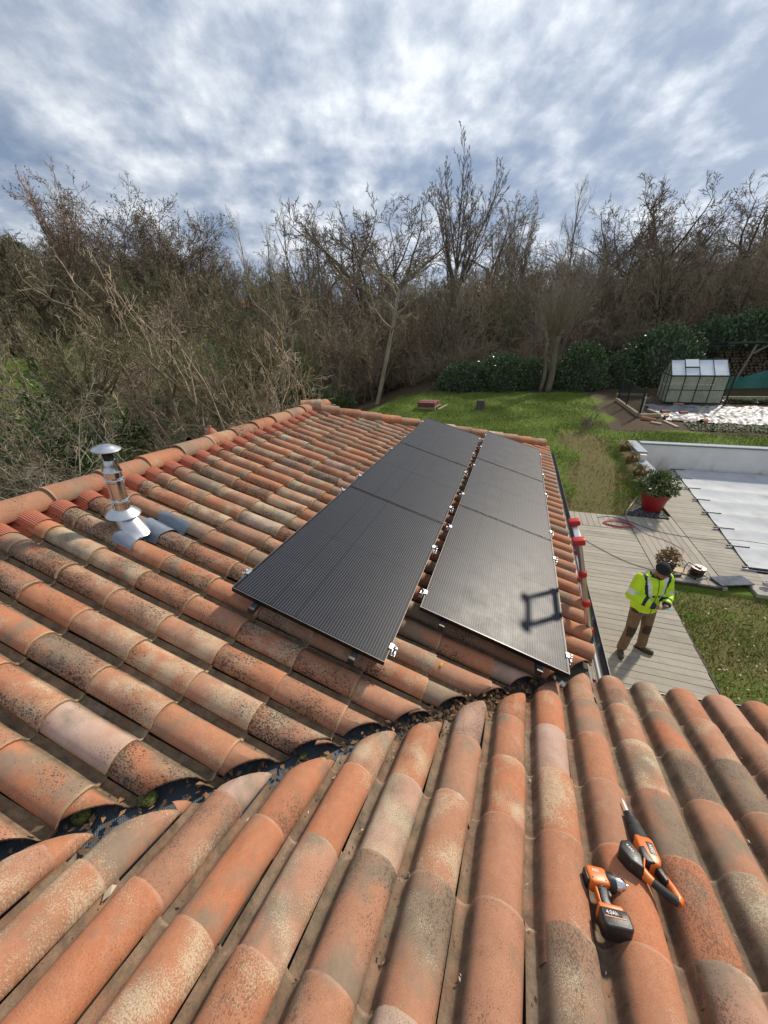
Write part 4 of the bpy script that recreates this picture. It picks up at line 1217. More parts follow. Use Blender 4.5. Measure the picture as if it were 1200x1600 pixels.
M['oleander'] = leafm('oleander_leaf', (0.085, 0.13, 0.035), (0.15, 0.19, 0.075)); M['twig'] = mat('twig_bark', (0.13, 0.10, 0.07), .9)
def leafy(name, n, region, size, mats, seed, asp=.28, droop=.2, shell=.0):
    """leaf faces through a volume: region(rr) gives a point and an outward direction"""
    rr = random.Random(seed); mb = MB()
    for k in range(n):
        p, o = region(rr); L = size * rr.uniform(.6, 1.25)
        d = (o + Vector((rr.gauss(0, .55), rr.gauss(0, .55), rr.gauss(0, .5) - droop))).normalized()
        s = d.cross(Vector((rr.gauss(0, 1), rr.gauss(0, 1), rr.gauss(0, 1)))).normalized() * (L * asp)
        n_ = d.cross(s).normalized() * (L * .06)
        mb.add([p, p + d * L * .5 + s + n_, p + d * L, p + d * L * .5 - s + n_], [(0, 1, 2), (0, 2, 3)], rr.randrange(len(mats)))
    return mb
pp = thing('red_plant_pot', 'large deep red plastic pot on the slate chip bed, holding a bushy shrub', 'plant pot', (4.06, 11.28, .02))
mb = MB(); mb.lathe([(.0, .0), (.225, .0), (.24, .02), (.315, .40), (.335, .41), (.345, .50), (.345, .52), (.325, .52), (.31, .44), (0, .44)], 40); mb.build('pot_body', M['potred'], pp, True)
mb = MB(); mb.lathe([(.0, .455), (.312, .45)], 24); mb.build('compost', M['compost'], pp)
shr = thing('potted_shrub', 'bushy grey green shrub growing in the red pot', 'shrub', (4.06, 11.28, .46))
def reg(rr):
    a = rr.uniform(0, 6.28); e = rr.uniform(-.35, 1.5); r = rr.uniform(.25, 1) ** .5
    o = Vector((math.cos(a) * math.cos(e), math.sin(a) * math.cos(e), math.sin(e)))
    bump = 1 + .22 * math.sin(a * 5) * math.cos(e * 4)
    return Vector((o.x * .46, o.y * .46, .22 + o.z * .36)) * r * bump + Vector((0, 0, .06)), o
leafy('leaves', 1700, reg, .10, [M['oleander']], 4).build('leaves', [M['oleander']], shr)
mb = MB()
for k in range(16):
    a = k * 2.4; t = Vector((math.cos(a), math.sin(a), 0)) * R3.uniform(.15, .42); mb.tube([(0, 0, 0), t * .4 + Vector((0, 0, .22)), t + Vector((0, 0, R3.uniform(.35, .62)))], [.008, .006, .003], 5)
mb.build('stems', M['twig'], shr)
# ---- dark pot with a withered plant beside the man
dp = thing('dark_plant_pot', 'dark grey pot of withered brown plant on the deck edge behind the man', 'plant pot', (3.47, 7.98, .0))
mb = MB(); mb.lathe([(0, 0), (.13, 0), (.17, .26), (.18, .27), (.18, .30), (.16, .30), (.155, .25), (0, .25)], 28); mb.build('pot_body', M['anthracite'], dp, True)
def reg2(rr):
    a = rr.uniform(0, 6.28); e = rr.uniform(.0, 1.5); o = Vector((math.cos(a) * math.cos(e), math.sin(a) * math.cos(e), math.sin(e)))
    return Vector((o.x * .20, o.y * .20, .27 + o.z * .26)) * rr.uniform(.5, 1), o
leafy('l', 420, reg2, .085, [0, 1, 2], 8, .2, .5).build('withered_leaves', [mat('withered_leaf', (0.26, 0.13, 0.05), .8), mat('withered_leaf_pale', (0.38, 0.24, 0.12), .8), mat('olive_leaf', (0.13, 0.13, 0.04), .8)], dp)

# ---- cable reel, cables, slab, board, odds and ends
rl = thing('cable_reel', 'black and steel cable reel with red sockets on the deck corner', 'cable reel', Matrix.Translation((4.03, 7.98, .0)) @ rotz(.5))
mb = MB(); mb.lathe([(0, .04), (.125, .04), (.135, .06), (.135, .09), (.085, .10), (.085, .17), (.13, .18), (.13, .20), (0, .205)], 30); mb.build('drum', M['black'], rl, True)
mb = MB(); mb.lathe([(0, .207), (.05, .207), (.052, .215), (.045, .225), (0, .225)], 24); mb.build('socket_plate', M['red'], rl, True)
for a in (0, 2.1, 4.2):
    mb = MB(); mb.lathe([(.0, .236), (.021, .236), (.023, .224)], 14, (.04 * math.cos(a), .04 * math.sin(a), 0)); mb.build('socket', M['white'], rl, True)
mb = MB(); mb.lathe([(.087, .105), (.118, .11), (.121, .14), (.118, .165), (.087, .17)], 26); mb.build('wound_cable', mat('dull_red_cable', (0.10, 0.02, 0.02), .6), rl, True)
mb = MB(); mb.tube([(-.16, -.13, .01), (-.16, .13, .01), (-.16, .15, .12), (-.10, .15, .24), (-.10, -.15, .24), (-.16, -.15, .12), (-.16, -.13, .01)], .010, 8); mb.build('handle', M['black'], rl, True)
mb = MB(); mb.tube([(.15, -.13, .01), (.15, .13, .01), (.10, .14, .03), (-.14, .14, .015), (-.14, -.14, .015), (.10, -.14, .03), (.15, -.13, .01)], .009, 8); mb.build('stand', M['galv'], rl, True)
def cable(name, pts, r, m_, lab):
    P = [Vector(p) for p in pts]; out = []
    for i in range(len(P) - 1):
        a, b_, c, d_ = P[max(i - 1, 0)], P[i], P[i + 1], P[min(i + 2, len(P) - 1)]
        for s in range(6):
            t = s / 6; out.append(0.5 * ((2 * b_) + (c - a) * t + (2 * a - 5 * b_ + 4 * c - d_) * t * t + (3 * b_ - a - 3 * c + d_) * t ** 3))
    out.append(P[-1]); mb = MB(); mb.tube(out, r, 6); o = link(name, mb.mesh(name, m_, 'all')); tag(o, lab, 'cable'); return o
z_ = .012
loop = [(3.0 + .36 * math.cos(t) * (1 - .05 * k) + .03 * math.sin(5 * t + k), 10.02 + .17 * math.sin(t) * (1 + .06 * k) + .02 * k, z_ + .006 * k) for k in range(5) for t in np.linspace(0, 5.6, 8)]
cable('red_cable', [(4.0, 8.10, .13), (3.93, 8.35, .02), (4.02, 8.72, z_), (4.13, 9.05, z_), (3.92, 9.4, z_), (3.6, 9.62, z_), (3.42, 9.9, z_)] + loop, .006, mat('red_cable', (0.36, 0.04, 0.045), .5), 'red extension cable coiled on the deck and running to the reel')
cable('black_cable', [(2.55, 10.35, z_), (2.9, 10.5, z_), (3.3, 10.32, z_), (3.75, 9.95, z_), (4.2, 9.8, z_), (4.8, 9.75, z_), (5.45, 9.72, .10), (6.4, 9.73, .07), (8.2, 9.78, .07)], .006, M['rubber'], 'long black cable crossing the deck and the pool cover')
cable('black_cable', [(1.25, 8.75, z_), (1.55, 9.1, z_), (1.95, 8.95, z_), (1.9, 8.55, z_), (1.5, 8.3, z_), (1.2, 8.45, z_), (1.35, 9.3, z_), (1.75, 9.25, z_), (2.3, 8.6, z_), (2.75, 8.15, z_), (3.15, 7.95, z_), (3.4, 7.9, .05)], .006, M['rubber'], 'thin black cable looping across the deck behind the man')
sl = MB(); sl.bbox((0, 0, .016), (.66, .30, .028), .003)
o = link('slate_slab', sl.mesh('slate_slab', mat('dark_slate', (0.045, 0.055, 0.075), .9, 0, (0.1, 0.115, 0.145), 6))); o.matrix_world = Matrix.Translation((4.60, 7.90, .015)) @ rotz(.36); tag(o, 'thin dark blue grey slab lying on the deck corner beside the reel', 'slab')
bd = MB(); bd.bbox((0, 0, .010), (.34, .22, .018), .002)
o = link('wood_offcut', bd.mesh('wood_offcut', mat('pale_plywood', (0.55, 0.43, 0.28), .8, 0, (0.45, 0.34, 0.21), 12))); o.matrix_world = Matrix.Translation((3.73, 8.07, .006)) @ rotz(-.25); tag(o, 'pale plywood offcut on the deck beside the dark plant pot', 'board')
gl = MB(); gl.bbox((0, 0, .03), (.20, .09, .05), .015); gl.bbox((.09, .05, .03), (.08, .05, .03), .012)
o = link('work_glove', gl.mesh('work_glove', M['rubber'], True)); o.matrix_world = Matrix.Translation((3.62, 7.83, .0)) @ rotz(.3); tag(o, 'dark crumpled work glove on the deck edge beside the dark pot', 'glove')
# a clump of plant waste and plastic on the kerb
wst = MB()
for k in range(7):
    c = Vector((5.35 + R3.uniform(-.22, .45), 8.0 + R3.uniform(-.13, .13), .07)); wst.sphere(c, (R3.uniform(.06, .12), R3.uniform(.05, .09), R3.uniform(.03, .06)), 9, 6)
wst.v = [tuple(Vector(v) + Vector((R3.uniform(-1, 1), R3.uniform(-1, 1), R3.uniform(-1, 1))) * .014) for v in wst.v]
o = link('plastic_sack', wst.mesh('plastic_sack', mat('milky_plastic', (0.62, 0.58, 0.6), .4, 0, (0.4, 0.36, 0.38), 14))); tag(o, 'crumpled pale plastic sack on the kerb beside the pool cover', 'sack')
def reg3(rr):
    a = rr.uniform(0, 6.28); e = rr.uniform(0, 1.4); o = Vector((math.cos(a) * math.cos(e), math.sin(a) * math.cos(e), math.sin(e))); return Vector((o.x * .3, o.y * .25, .05 + .26 * o.z)) * rr.uniform(.3, 1), o
th = thing('pruned_shrub', 'small browned shrub at the pool terrace kerb', 'shrub', (5.75, 8.05, .03))
leafy('l', 260, reg3, .10, [0, 1], 31, .25, .2).build('leaves', [M['oleander'], mat('browned_leaf', (0.3, 0.16, 0.07), .8)], th)
mb = MB()
for k in range(12):
    a = k * 1.9; mb.tube([(0, 0, 0), (.16 * math.cos(a), .14 * math.sin(a), .2), (.32 * math.cos(a), .28 * math.sin(a), .34)], [.009, .007, .004], 5)
mb.build('stems', M['twig'], th)
# ================================================================== VEGETABLE GARDEN
M['pane'] = mat('milky_pane', (0.62, 0.66, 0.55), .25, 0, (0.46, 0.48, 0.36), 2.5, 1, trans=.0, alpha=.42)
M['pane_roof'] = mat('white_polycarbonate', (0.66, 0.72, 0.76), .35, 0, (0.56, 0.61, 0.64), 2.5, 1)
M['green_frame'] = mat('dark_green_frame', (0.018, 0.026, 0.024), .4, .3)
gx, gy = 8.15, 22.75
gz = G(gx, gy - .2)
gh = thing('greenhouse', 'small greenhouse with milky walls, white roof panes and dark frame', 'greenhouse', Matrix.Translation((gx, gy, gz)) @ rotz(math.radians(-4)))
GW, GD, GE, GR = 2.2, 1.85, 1.26, 1.92                        # width, depth, eaves, ridge
def gbar(a, b_, w=.035):
    a, b_ = Vector(a), Vector(b_); d = (b_ - a); mb = MB(); mb.tube([a, b_], w / 2 * 1.3, 4); mb.build('bar', M['green_frame'], gh)
hw, hd_ = GW / 2, GD / 2
xb = [-hw + GW * k / 4 for k in range(5)]
for k in range(4):
    for sy in (-1, 1):
        mb = MB(); mb.box(((xb[k] + xb[k + 1]) / 2, sy * hd_, GE / 2 + .03), (GW / 4 - .03, .006, GE - .06)); mb.build('wall_pane', M['pane'], gh)
        mb = MB(); L = math.hypot(hd_, GR - GE); R = Matrix.Rotation(-sy * math.atan2(GR - GE, hd_), 3, 'X')
        if sy < 0 and k == 1:
            for q, ll in ((.25, .46), (.75, .46)):
                mb = MB(); mb.box(((xb[k] + xb[k + 1]) / 2, -lerp(hd_, 0, q), lerp(GE, GR, q) + (.03 if q > .5 else 0)), (GW / 4 - .03, L * ll, .008), R); mb.build('roof_vent' if q > .5 else 'roof_pane', M['pane_roof'], gh)
        else:
            mb.box(((xb[k] + xb[k + 1]) / 2, sy * hd_ / 2, (GE + GR) / 2), (GW / 4 - .03, L * .97, .008), R); mb.build('roof_pane', M['pane_roof'], gh)
for x in xb:
    for sy in (-1, 1): gbar((x, sy * hd_, 0), (x, sy * hd_, GE)); gbar((x, sy * hd_, GE), (x, 0, GR))
for z in (0.02, GE, .62):
    for sy in (-1, 1): gbar((-hw, sy * hd_, z), (hw, sy * hd_, z), .03 if z == .62 else .05)
gbar((-hw, 0, GR), (hw, 0, GR), .06); gbar((xb[1], -hd_ * .5, (GE + GR) / 2 + .02), (xb[2], -hd_ * .5, (GE + GR) / 2 + .02))
for sx in (-1, 1):
    gbar((sx * hw, -hd_, 0), (sx * hw, hd_, 0), .05); gbar((sx * hw, -hd_, GE), (sx * hw, hd_, GE), .04)
    for q in (-.33, .33): gbar((sx * hw, q * GD / 2, 0), (sx * hw, q * GD / 2, GE + (GR - GE) * (1 - abs(q))))
    for k in range(3):
        y0, y1 = -hd_ + GD * k / 3 + .02, -hd_ + GD * (k + 1) / 3 - .02
        h0, h1 = GE + (GR - GE) * (1 - abs(y0) / hd_), GE + (GR - GE) * (1 - abs(y1) / hd_)
        mb = MB(); mb.prism([(y0, .04), (y1, .04), (y1, h1 - .04)] + ([(0, GR - .05)] if k == 1 else []) + [(y0, h0 - .04)], -.003, .003, Matrix(((0, 0, 1, sx * hw), (1, 0, 0, 0), (0, 1, 0, 0), (0, 0, 0, 1))))
        mb.build('gable_pane', M['pane'], gh)
mb = MB(); mb.box((0, .35, .72), (GW - .1, .4, .03)); mb.build('shelf', M['white'], gh)
for k in range(9):
    mb = MB(); x = -1.0 + k * .25; mb.tube([(x, R3.uniform(-.3, .5), 0), (x + R3.uniform(-.1, .1), R3.uniform(-.2, .4), R3.uniform(.7, 1.4))], .012, 5); mb.build('cane', M['twig'], gh)
# leaning dark prop with a brick at its head
gz2 = G(9.45, 21.7)
mb = MB(); mb.tube([(9.36, 21.75, gz2), (9.40, 21.80, gz2 + 1.5)], .04, 6); o = link('dark_post', mb.mesh('dark_post', M['green_frame'])); tag(o, 'dark square post leaning at the right end of the greenhouse', 'post')

# ---- mesh fence round the bed
def mesh_net(name, col, sc, lo):
    m = bpy.data.materials.new(name); m.use_nodes = True; nt = m.node_tree; b = nt.nodes['Principled BSDF']
    b.inputs['Base Color'].default_value = tuple(col) + (1,); b.inputs['Roughness'].default_value = .6
    co = nt.nodes.new('ShaderNodeTexCoord').outputs['UV']
    b.inputs['Alpha'].default_value = lo
    return m
M['net_green'] = mesh_net('green_netting', (0.05, 0.30, 0.26), 40, .6)
def post(x, y, h, w, lab, grp, m_=None, tilt=(0, 0)):
    z = G(x, y); mb = MB(); mb.tube([(0, 0, -.1), (tilt[0], tilt[1], h)], w, 6); mb.lathe([(w * 1.15, h - .01), (w * 1.15, h + .02), (0, h + .03)], 6, (tilt[0], tilt[1], 0))
    o = link('fence_post', mb.mesh('fence_post', m_ or M['green_frame'])); o.location = (x, y, z); tag(o, lab, 'post', grp); return o
fp = [(5.04, 22.25, 1.30), (5.16, 20.95, 1.25), (5.40, 19.48, 1.25)]
fn = thing('mesh_fence', 'dark wire mesh fence panel sagging between posts in front of the greenhouse', 'fence', (5.2, 20.9, G(5.2, 20.9)))
for (x, y, h), w in zip(fp, ('far', 'middle', 'near')):
    mb = MB(); z = G(x, y); mb.tube([(x, y, z - .1), (x, y, z + h)], .035, 6); mb.build('post', M['green_frame'], fn, world=True)
mb = MB()
for (x0, y0, h0), (x1, y1, h1) in zip(fp[:-1], fp[1:]):
    n = 20
    for k in range(n + 1):
        t = k / n; x, y = lerp(x0, x1, t), lerp(y0, y1, t); z = G(x, y); mb.tube([(x, y, z + .03), (x, y, z + h0 - .06 - .10 * math.sin(math.pi * t))], .0075, 3, False)
    for k in range(14):
        q = k / 13
        pts = []
        for s in range(7):
            t = s / 6; x, y = lerp(x0, x1, t), lerp(y0, y1, t); pts.append((x, y, G(x, y) + .03 + q * (h0 - .09 - .10 * math.sin(math.pi * t))))
        mb.tube(pts, .0075, 3, False)
o = mb.build('wire_mesh', M['green_frame'], fn, world=True); o['kind'] = 'stuff'
gt = thing('garden_gate', 'low pale panel of a small gate leaning inside the mesh fence', 'gate', Matrix.Translation((5.55, 19.75, G(5.55, 19.75))) @ rotz(1.2))
mb = MB(); mb.box((0, 0, .40), (.75, .02, .72)); mb.build('panel', mat('grey_green_panel', (0.13, 0.17, 0.15), .6, 0, (0.2, 0.24, 0.2), 8), gt)
for q in ((-.38, 0, .4), (.38, 0, .4)):
    mb = MB(); mb.box(q, (.03, .035, .82)); mb.build('stile', M['green_frame'], gt)
# ---- sleepers, planks, bricks
M['pinewood'] = mat('pale_sawn_wood', (0.42, 0.34, 0.22), .85, 0, (0.33, 0.265, 0.17), 6, 1, .3, 40)
def beam(a, b_, w, h, lab, name='timber_sleeper', cat='timber', grp='pale timbers edging the vegetable beds', m_=None):
    a, b_ = Vector((a[0], a[1], G(a[0], a[1]) + h / 2)), Vector((b_[0], b_[1], G(b_[0], b_[1]) + h / 2)); d = b_ - a
    R = d.to_track_quat('X', 'Z').to_matrix()
    mb = MB(); mb.bbox((0, 0, 0), (d.length, w, h), .008); o = link(name, mb.mesh(name, m_ or M['pinewood'])); o.matrix_world = Matrix.Translation((a + b_) / 2) @ R.to_4x4(); tag(o, lab, cat, grp)
beam((4.98, 22.3), (5.36, 19.42), .12, .16, 'long pale sleeper under the mesh fence, running away from the lawn')
beam((5.36, 19.36), (6.2, 19.36), .12, .15, 'short pale sleeper across the near end of the mesh fence bed')
beam((5.95, 20.4), (6.22, 19.5), .10, .12, 'pale sleeper between the mesh fence bed and the silver sheet')
beam((5.2, 23.6), (6.6, 23.4), .10, .14, 'pale sleeper at the back of the bed left of the greenhouse')
beam((6.18, 18.75), (6.42, 17.85), .13, .05, 'flat pale plank pointing at the lawn from the silver sheet')
beam((5.62, 18.45), (5.92, 18.15), .14, .06, 'stubby pale plank lying beside the orange tiles')
beam((9.2, 22.9), (12.5, 23.0), .10, .18, 'weathered long board behind the cabbage row')
M['claytile'] = mat('loose_clay', (0.42, 0.16, 0.085), .85, 0, (0.33, 0.14, 0.08), 9)
def brick(x, y, s, rz, lab, tilt=0.0):
    mb = MB(); n = 7                                       # a half-round clay tile
    vs = []
    for e in (-.5, .5):
        for rr_ in (1, .84):
            for k in range(n):
                a = math.pi * k / (n - 1); vs.append((e * s[0], math.cos(a) * s[1] / 2 * rr_, math.sin(a) * s[2] * rr_))
    fs = []
    for q in (0, 1):
        for k in range(n - 1): fs.append((q * n + k, q * n + k + 1, 2 * n + q * n + k + 1, 2 * n + q * n + k))
    for e in (0, 1):
        for k in range(n - 1): fs.append((e * 2 * n + k, e * 2 * n + k + 1, e * 2 * n + n + k + 1, e * 2 * n + n + k))
    for k in (0, n - 1): fs.append((k, n + k, 3 * n + k, 2 * n + k))
    mb.add(vs, fs); o = link('loose_tile', mb.mesh('loose_tile', M['claytile'])); o.matrix_world = Matrix.Translation((x, y, G(x, y) + .02)) @ rotz(rz) @ Matrix.Rotation(tilt, 4, 'Y'); tag(o, lab, 'clay tile', 'loose clay tiles in the vegetable garden')
brick(5.62, 18.85, (.55, .2, .12), -.5, 'longest loose orange tile, below the near sleeper', .1)
brick(6.55, 20.1, (.34, .2, .12), .3, 'orange tile weighing down the left edge of the silver sheet')
brick(6.42, 19.35, (.3, .2, .12), 1.2, 'pale orange tile nearest the mesh fence on the silver sheet')
brick(7.25, 20.05, (.3, .2, .11), .1, 'small orange tile lying alone in the middle of the silver sheet')
brick(7.55, 18.7, (.36, .24, .16), .9, 'pinkish tile on the near edge of the silver sheet')
brick(7.5, 21.6, (.4, .16, .1), -.2, 'tile on the far edge of the silver sheet under the greenhouse')
# ---- silver sheet
sheet = mat('silver_mulch_sheet', (0.27, 0.28, 0.30), .55, .1, (0.10, 0.10, 0.11), 3.2, 1, .0)
mb = MB(); nu, nv = 64, 34; vs = []
for i in range(nv + 1):
    for k in range(nu + 1):
        u, v = k / nu, i / nv
        x = lerp(6.25 - .25 * v + .1 * math.sin(v * 9), 12.6, u); y = lerp(18.75 - .35 * u + .08 * math.sin(u * 40), 21.55 + .1 * math.sin(u * 31), v)
        z = G(x, y) + .035 + .028 * math.sin(x * 9 + 2.2 * math.sin(y * 4)) * math.sin(y * 8 + 1.7 * math.sin(x * 3)) + .014 * math.sin(x * 31 + y * 11) + R3.uniform(-.007, .007)
        vs.append((x, y, z))
mb.add(vs, [(i * (nu + 1) + k, i * (nu + 1) + k + 1, (i + 1) * (nu + 1) + k + 1, (i + 1) * (nu + 1) + k) for i in range(nv) for k in range(nu)])
o = link('mulch_sheet', mb.mesh('mulch_sheet', sheet)); tag(o, 'wide crumpled silver plastic sheet spread over the vegetable bed', 'plastic sheet')
mb = MB(); vs = []
for i in range(7):
    for k in range(15):
        x, y = 6.5 + k * .10, 18.75 + i * .05 + .04 * math.sin(k); vs.append((x, y, G(x, y) + .05 + .03 * math.sin(k * 1.4) * math.sin(i)))
mb.add(vs, [(i * 15 + k, i * 15 + k + 1, (i + 1) * 15 + k + 1, (i + 1) * 15 + k) for i in range(6) for k in range(14)])
o = link('black_sheet', mb.mesh('black_sheet', M['rubber'], 'all')); tag(o, 'folded black plastic strip along the near edge of the silver sheet', 'plastic sheet')
# ---- cabbages
M['cabbage'] = mat('cabbage_leaf', (0.16, 0.24, 0.12), .5, 0, (0.26, 0.33, 0.2), 6)
def cab_mesh(seed):
    rr = random.Random(seed); mb = MB()
    for k in range(26):
        a = k * 2.4; e = .2 + .045 * k; o = Vector((math.cos(a) * math.cos(e), math.sin(a) * math.cos(e), math.sin(e))); s = Vector((-math.sin(a), math.cos(a), 0)); L = .26 * (1 - k * .018)
        p = o * .03; mb.add([p, p + o * L * .55 + s * L * .42, p + o * L + Vector((0, 0, .03)) + s * .1 * L, p + o * L + Vector((0, 0, .02)) - s * .1 * L, p + o * L * .55 - s * L * .42], [(0, 1, 2), (0, 2, 3), (0, 3, 4)])
    return mb.mesh('cabbage', M['cabbage'])
cm_ = [cab_mesh(s) for s in range(3)]
for k in range(12):
    o = link('cabbage', cm_[k % 3]); x, y = 9.75 + .24 * k, 22.35 + R3.uniform(-.12, .12); o.location = (x, y, G(x, y) + .02); o.rotation_euler = (0, 0, R3.uniform(0, 6)); o.scale = [R3.uniform(.85, 1.15)] * 3
    tag(o, 'grey green cabbage in the row behind the silver sheet', 'cabbage', 'cabbages in a row')
# low weeds at the foot of the sheet
def pts_weed(rr, n):
    x = rr.uniform(6.8, 12, n); y = rr.uniform(17.55, 18.5, n) - .06 * (x - 7); return np.stack([x, y, zg(x, y) + rr.uniform(.0, .1, n)], -1), np.tile([0, 0, 1.0], (n, 1))
M['weed'] = [mat('weed_leaf', (0.05, 0.10, 0.02), .7), mat('weed_leaf_pale', (0.11, 0.16, 0.05), .7), mat('weed_leaf_dark', (0.03, 0.06, 0.015), .7)]
o = link('weeds', scatter_mesh('weeds', M['weed'], 2600, gen_leaves(pts_weed, .02, .06), 19)); tag(o, 'low green weeds along the near edge of the silver sheet', 'weeds', kind='stuff')
# ---- open shed roof, posts, log stack, green net
zs = G(12.6, 27.5)
sh = thing('open_shed', 'open timber shed with a dark sheet roof on slanting poles', 'shed', (12.6, 27.5, zs))
mb = MB(); R = Matrix.Rotation(math.radians(-4), 3, 'X')
mb.box((12.75, 27.3, zs + 1.95), (4.6, 2.2, .05), R); mb.build('roof_sheet', mat('dark_blue_sheet', (0.04, 0.055, 0.075), .4, .3, (0.07, 0.085, 0.1), 3), sh, world=True)
mb = MB(); mb.box((12.75, 26.22, zs + 2.0), (4.6, .05, .10)); mb.build('fascia', M['anthracite'], sh, world=True)
for (a, b_) in (((11.35, 26.2, zs), (11.75, 26.3, zs + 1.9)), ((11.72, 26.3, zs + 1.45), (12.35, 26.3, zs + 1.92)), ((13.6, 26.2, zs), (13.85, 26.3, zs + 1.9))):
    mb = MB(); mb.tube([a, b_], .055, 7); mb.build('pole', mat('grey_pole', (0.24, 0.22, 0.18), .9, 0, (0.17, 0.155, 0.13), 8), sh, True, world=True)
lg = thing('log_stack', 'stack of grey brown firewood under the open shed', 'log stack', (12.7, 28.1, G(12.7, 28.1)))
M['log_end'] = mat('log_end', (0.22, 0.165, 0.11), .9, 0, (0.13, 0.095, 0.065), 5)
lm = MB().tube([(0, -.25, 0), (0, .25, 0)], .085, 7).mesh('log', M['log_end'])
for r in range(9):
    for k in range(18):
        o = link('log', lm, lg); o.location = (-1.75 + k * .195 + (r % 2) * .09 + R3.uniform(-.02, .02), R3.uniform(-.05, .05), .09 + r * .165 + R3.uniform(-.02, .02)); o.scale = (R3.uniform(.8, 1.15),) * 3; o.rotation_euler = (0, R3.uniform(0, 6), 0)
nt_ = MB(); vs = []
for i in range(9):
    for k in range(19):
        u, v = k / 18, i / 8; x = lerp(9.75, 13.2, u); y = 24.9 + .12 * math.sin(u * 14) * v + u * .6
        top = 1.0 - .42 * math.sin(math.pi * min(1, u / .75)) if u < .75 else 1.0 - .15 * math.sin(math.pi * (u - .75) / .25)
        vs.append((x, y, G(x, y) + top * v + .05))
nt_.add(vs, [(i * 19 + k, i * 19 + k + 1, (i + 1) * 19 + k + 1, (i + 1) * 19 + k) for i in range(8) for k in range(18)])
nr = thing('garden_netting', 'sagging blue green netting strung between stakes by the greenhouse', 'netting', (11.4, 25.0, G(11.4, 25)))
nt_.build('net', M['net_green'], nr, 'all', world=True)
for x in (9.75, 12.2, 13.2):
    y = 24.9 + (x - 9.75) / 3.45 * .6; mb = MB(); mb.tube([(x, y, G(x, y) - .05), (x + .1, y, G(x, y) + 1.35)], .02, 5); mb.build('stake', M['twig'], nr, world=True)

# ================================================================== LAWN OBJECTS
ps = thing('tile_pallet', 'pallet of plum red roof tiles stacked at the far edge of the lawn', 'pallet', Matrix.Translation((-4.5, 19.9, G(-4.5, 19.9))) @ rotz(-.12))
mb = MB()
for k in range(5): mb.box((-.46 + k * .23, 0, .13), (.12, 1.0, .022))
for k in range(3): mb.box((0, -.42 + k * .42, .06), (1.06, .09, .11))
mb.build('pallet_base', M['pinewood'], ps)
M['plum'] = mat('plum_tile', (0.16, 0.045, 0.045), .7, 0, (0.22, 0.07, 0.06), 8)
for r in range(3):
    for k in range(4):
        mb = MB(); mb.bbox((-.35 + k * .25 - (0.05 if r else 0), -.36 + r * .36, .145 + .115), (.235, .30, .22 + .03 * (r == 1)), .02); mb.build('tile_bundle', M['plum'], ps)
beam((-3.9, 19.6), (-3.6, 20.5), .12, .05, 'pale loose board beside the plum tile pallet', 'loose_board', 'board', None)
st = thing('tree_stump', 'cut grey tree stump standing alone on the lawn', 'stump', (-1.72, 20.05, G(-1.72, 20.05)))
M['bark'] = mat('grey_bark', (0.115, 0.10, 0.082), .95, 0, (0.055, 0.048, 0.04), 7, 1, .9, 30, stretch=(1, 1, .25))
mb = MB(); mb.lathe([(.30, -.05), (.25, .06), (.22, .2), (.215, .42), (.20, .44)], 14); mb.v = [(v[0] * (1 + .08 * math.sin(5 * math.atan2(v[1], v[0]))), v[1] * (1 + .08 * math.sin(5 * math.atan2(v[1], v[0]))), v[2]) for v in mb.v]; mb.build('bark', M['bark'], st, True)
mb = MB(); mb.lathe([(0, .445), (.205, .44)], 14); mb.build('cut_face', M['log_end'], st)
# ================================================================== TREES
def bark_mat(name, tint):
    m = bpy.data.materials.new(name); m.use_nodes = True; nt = m.node_tree; b = nt.nodes['Principled BSDF']
    oi = nt.nodes.new('ShaderNodeObjectInfo'); co = nt.nodes.new('ShaderNodeTexCoord').outputs['Object']
    n = noise(nt, nd(nt, 'ShaderNodeMapping', {'Vector': co, 'Scale': (1, 1, .35)}).outputs[0], 3.0, 4, .65)
    c = mix(nt, remap(nt, n, .3, .7), tint[0], tint[1])
    c = mix(nt, 1.0, c, oi.outputs['Color'], 'MULTIPLY')
    nt.links.new(c, b.inputs['Base Color']); b.inputs['Roughness'].default_value = .95; b.inputs['Specular IOR Level'].default_value = .1
    return m
M['wood_bark'] = bark_mat('woodland_bark', ((0.20, 0.18, 0.145), (0.40, 0.37, 0.31)))
M['wood_twig'] = bark_mat('woodland_twigs', ((0.29, 0.262, 0.215), (0.43, 0.39, 0.33)))
M['brown_leaf'] = mat('withered_oak_leaf', (0.20, 0.12, 0.09), .85, 0, (0.13, 0.085, 0.075), 2, spec=.1)

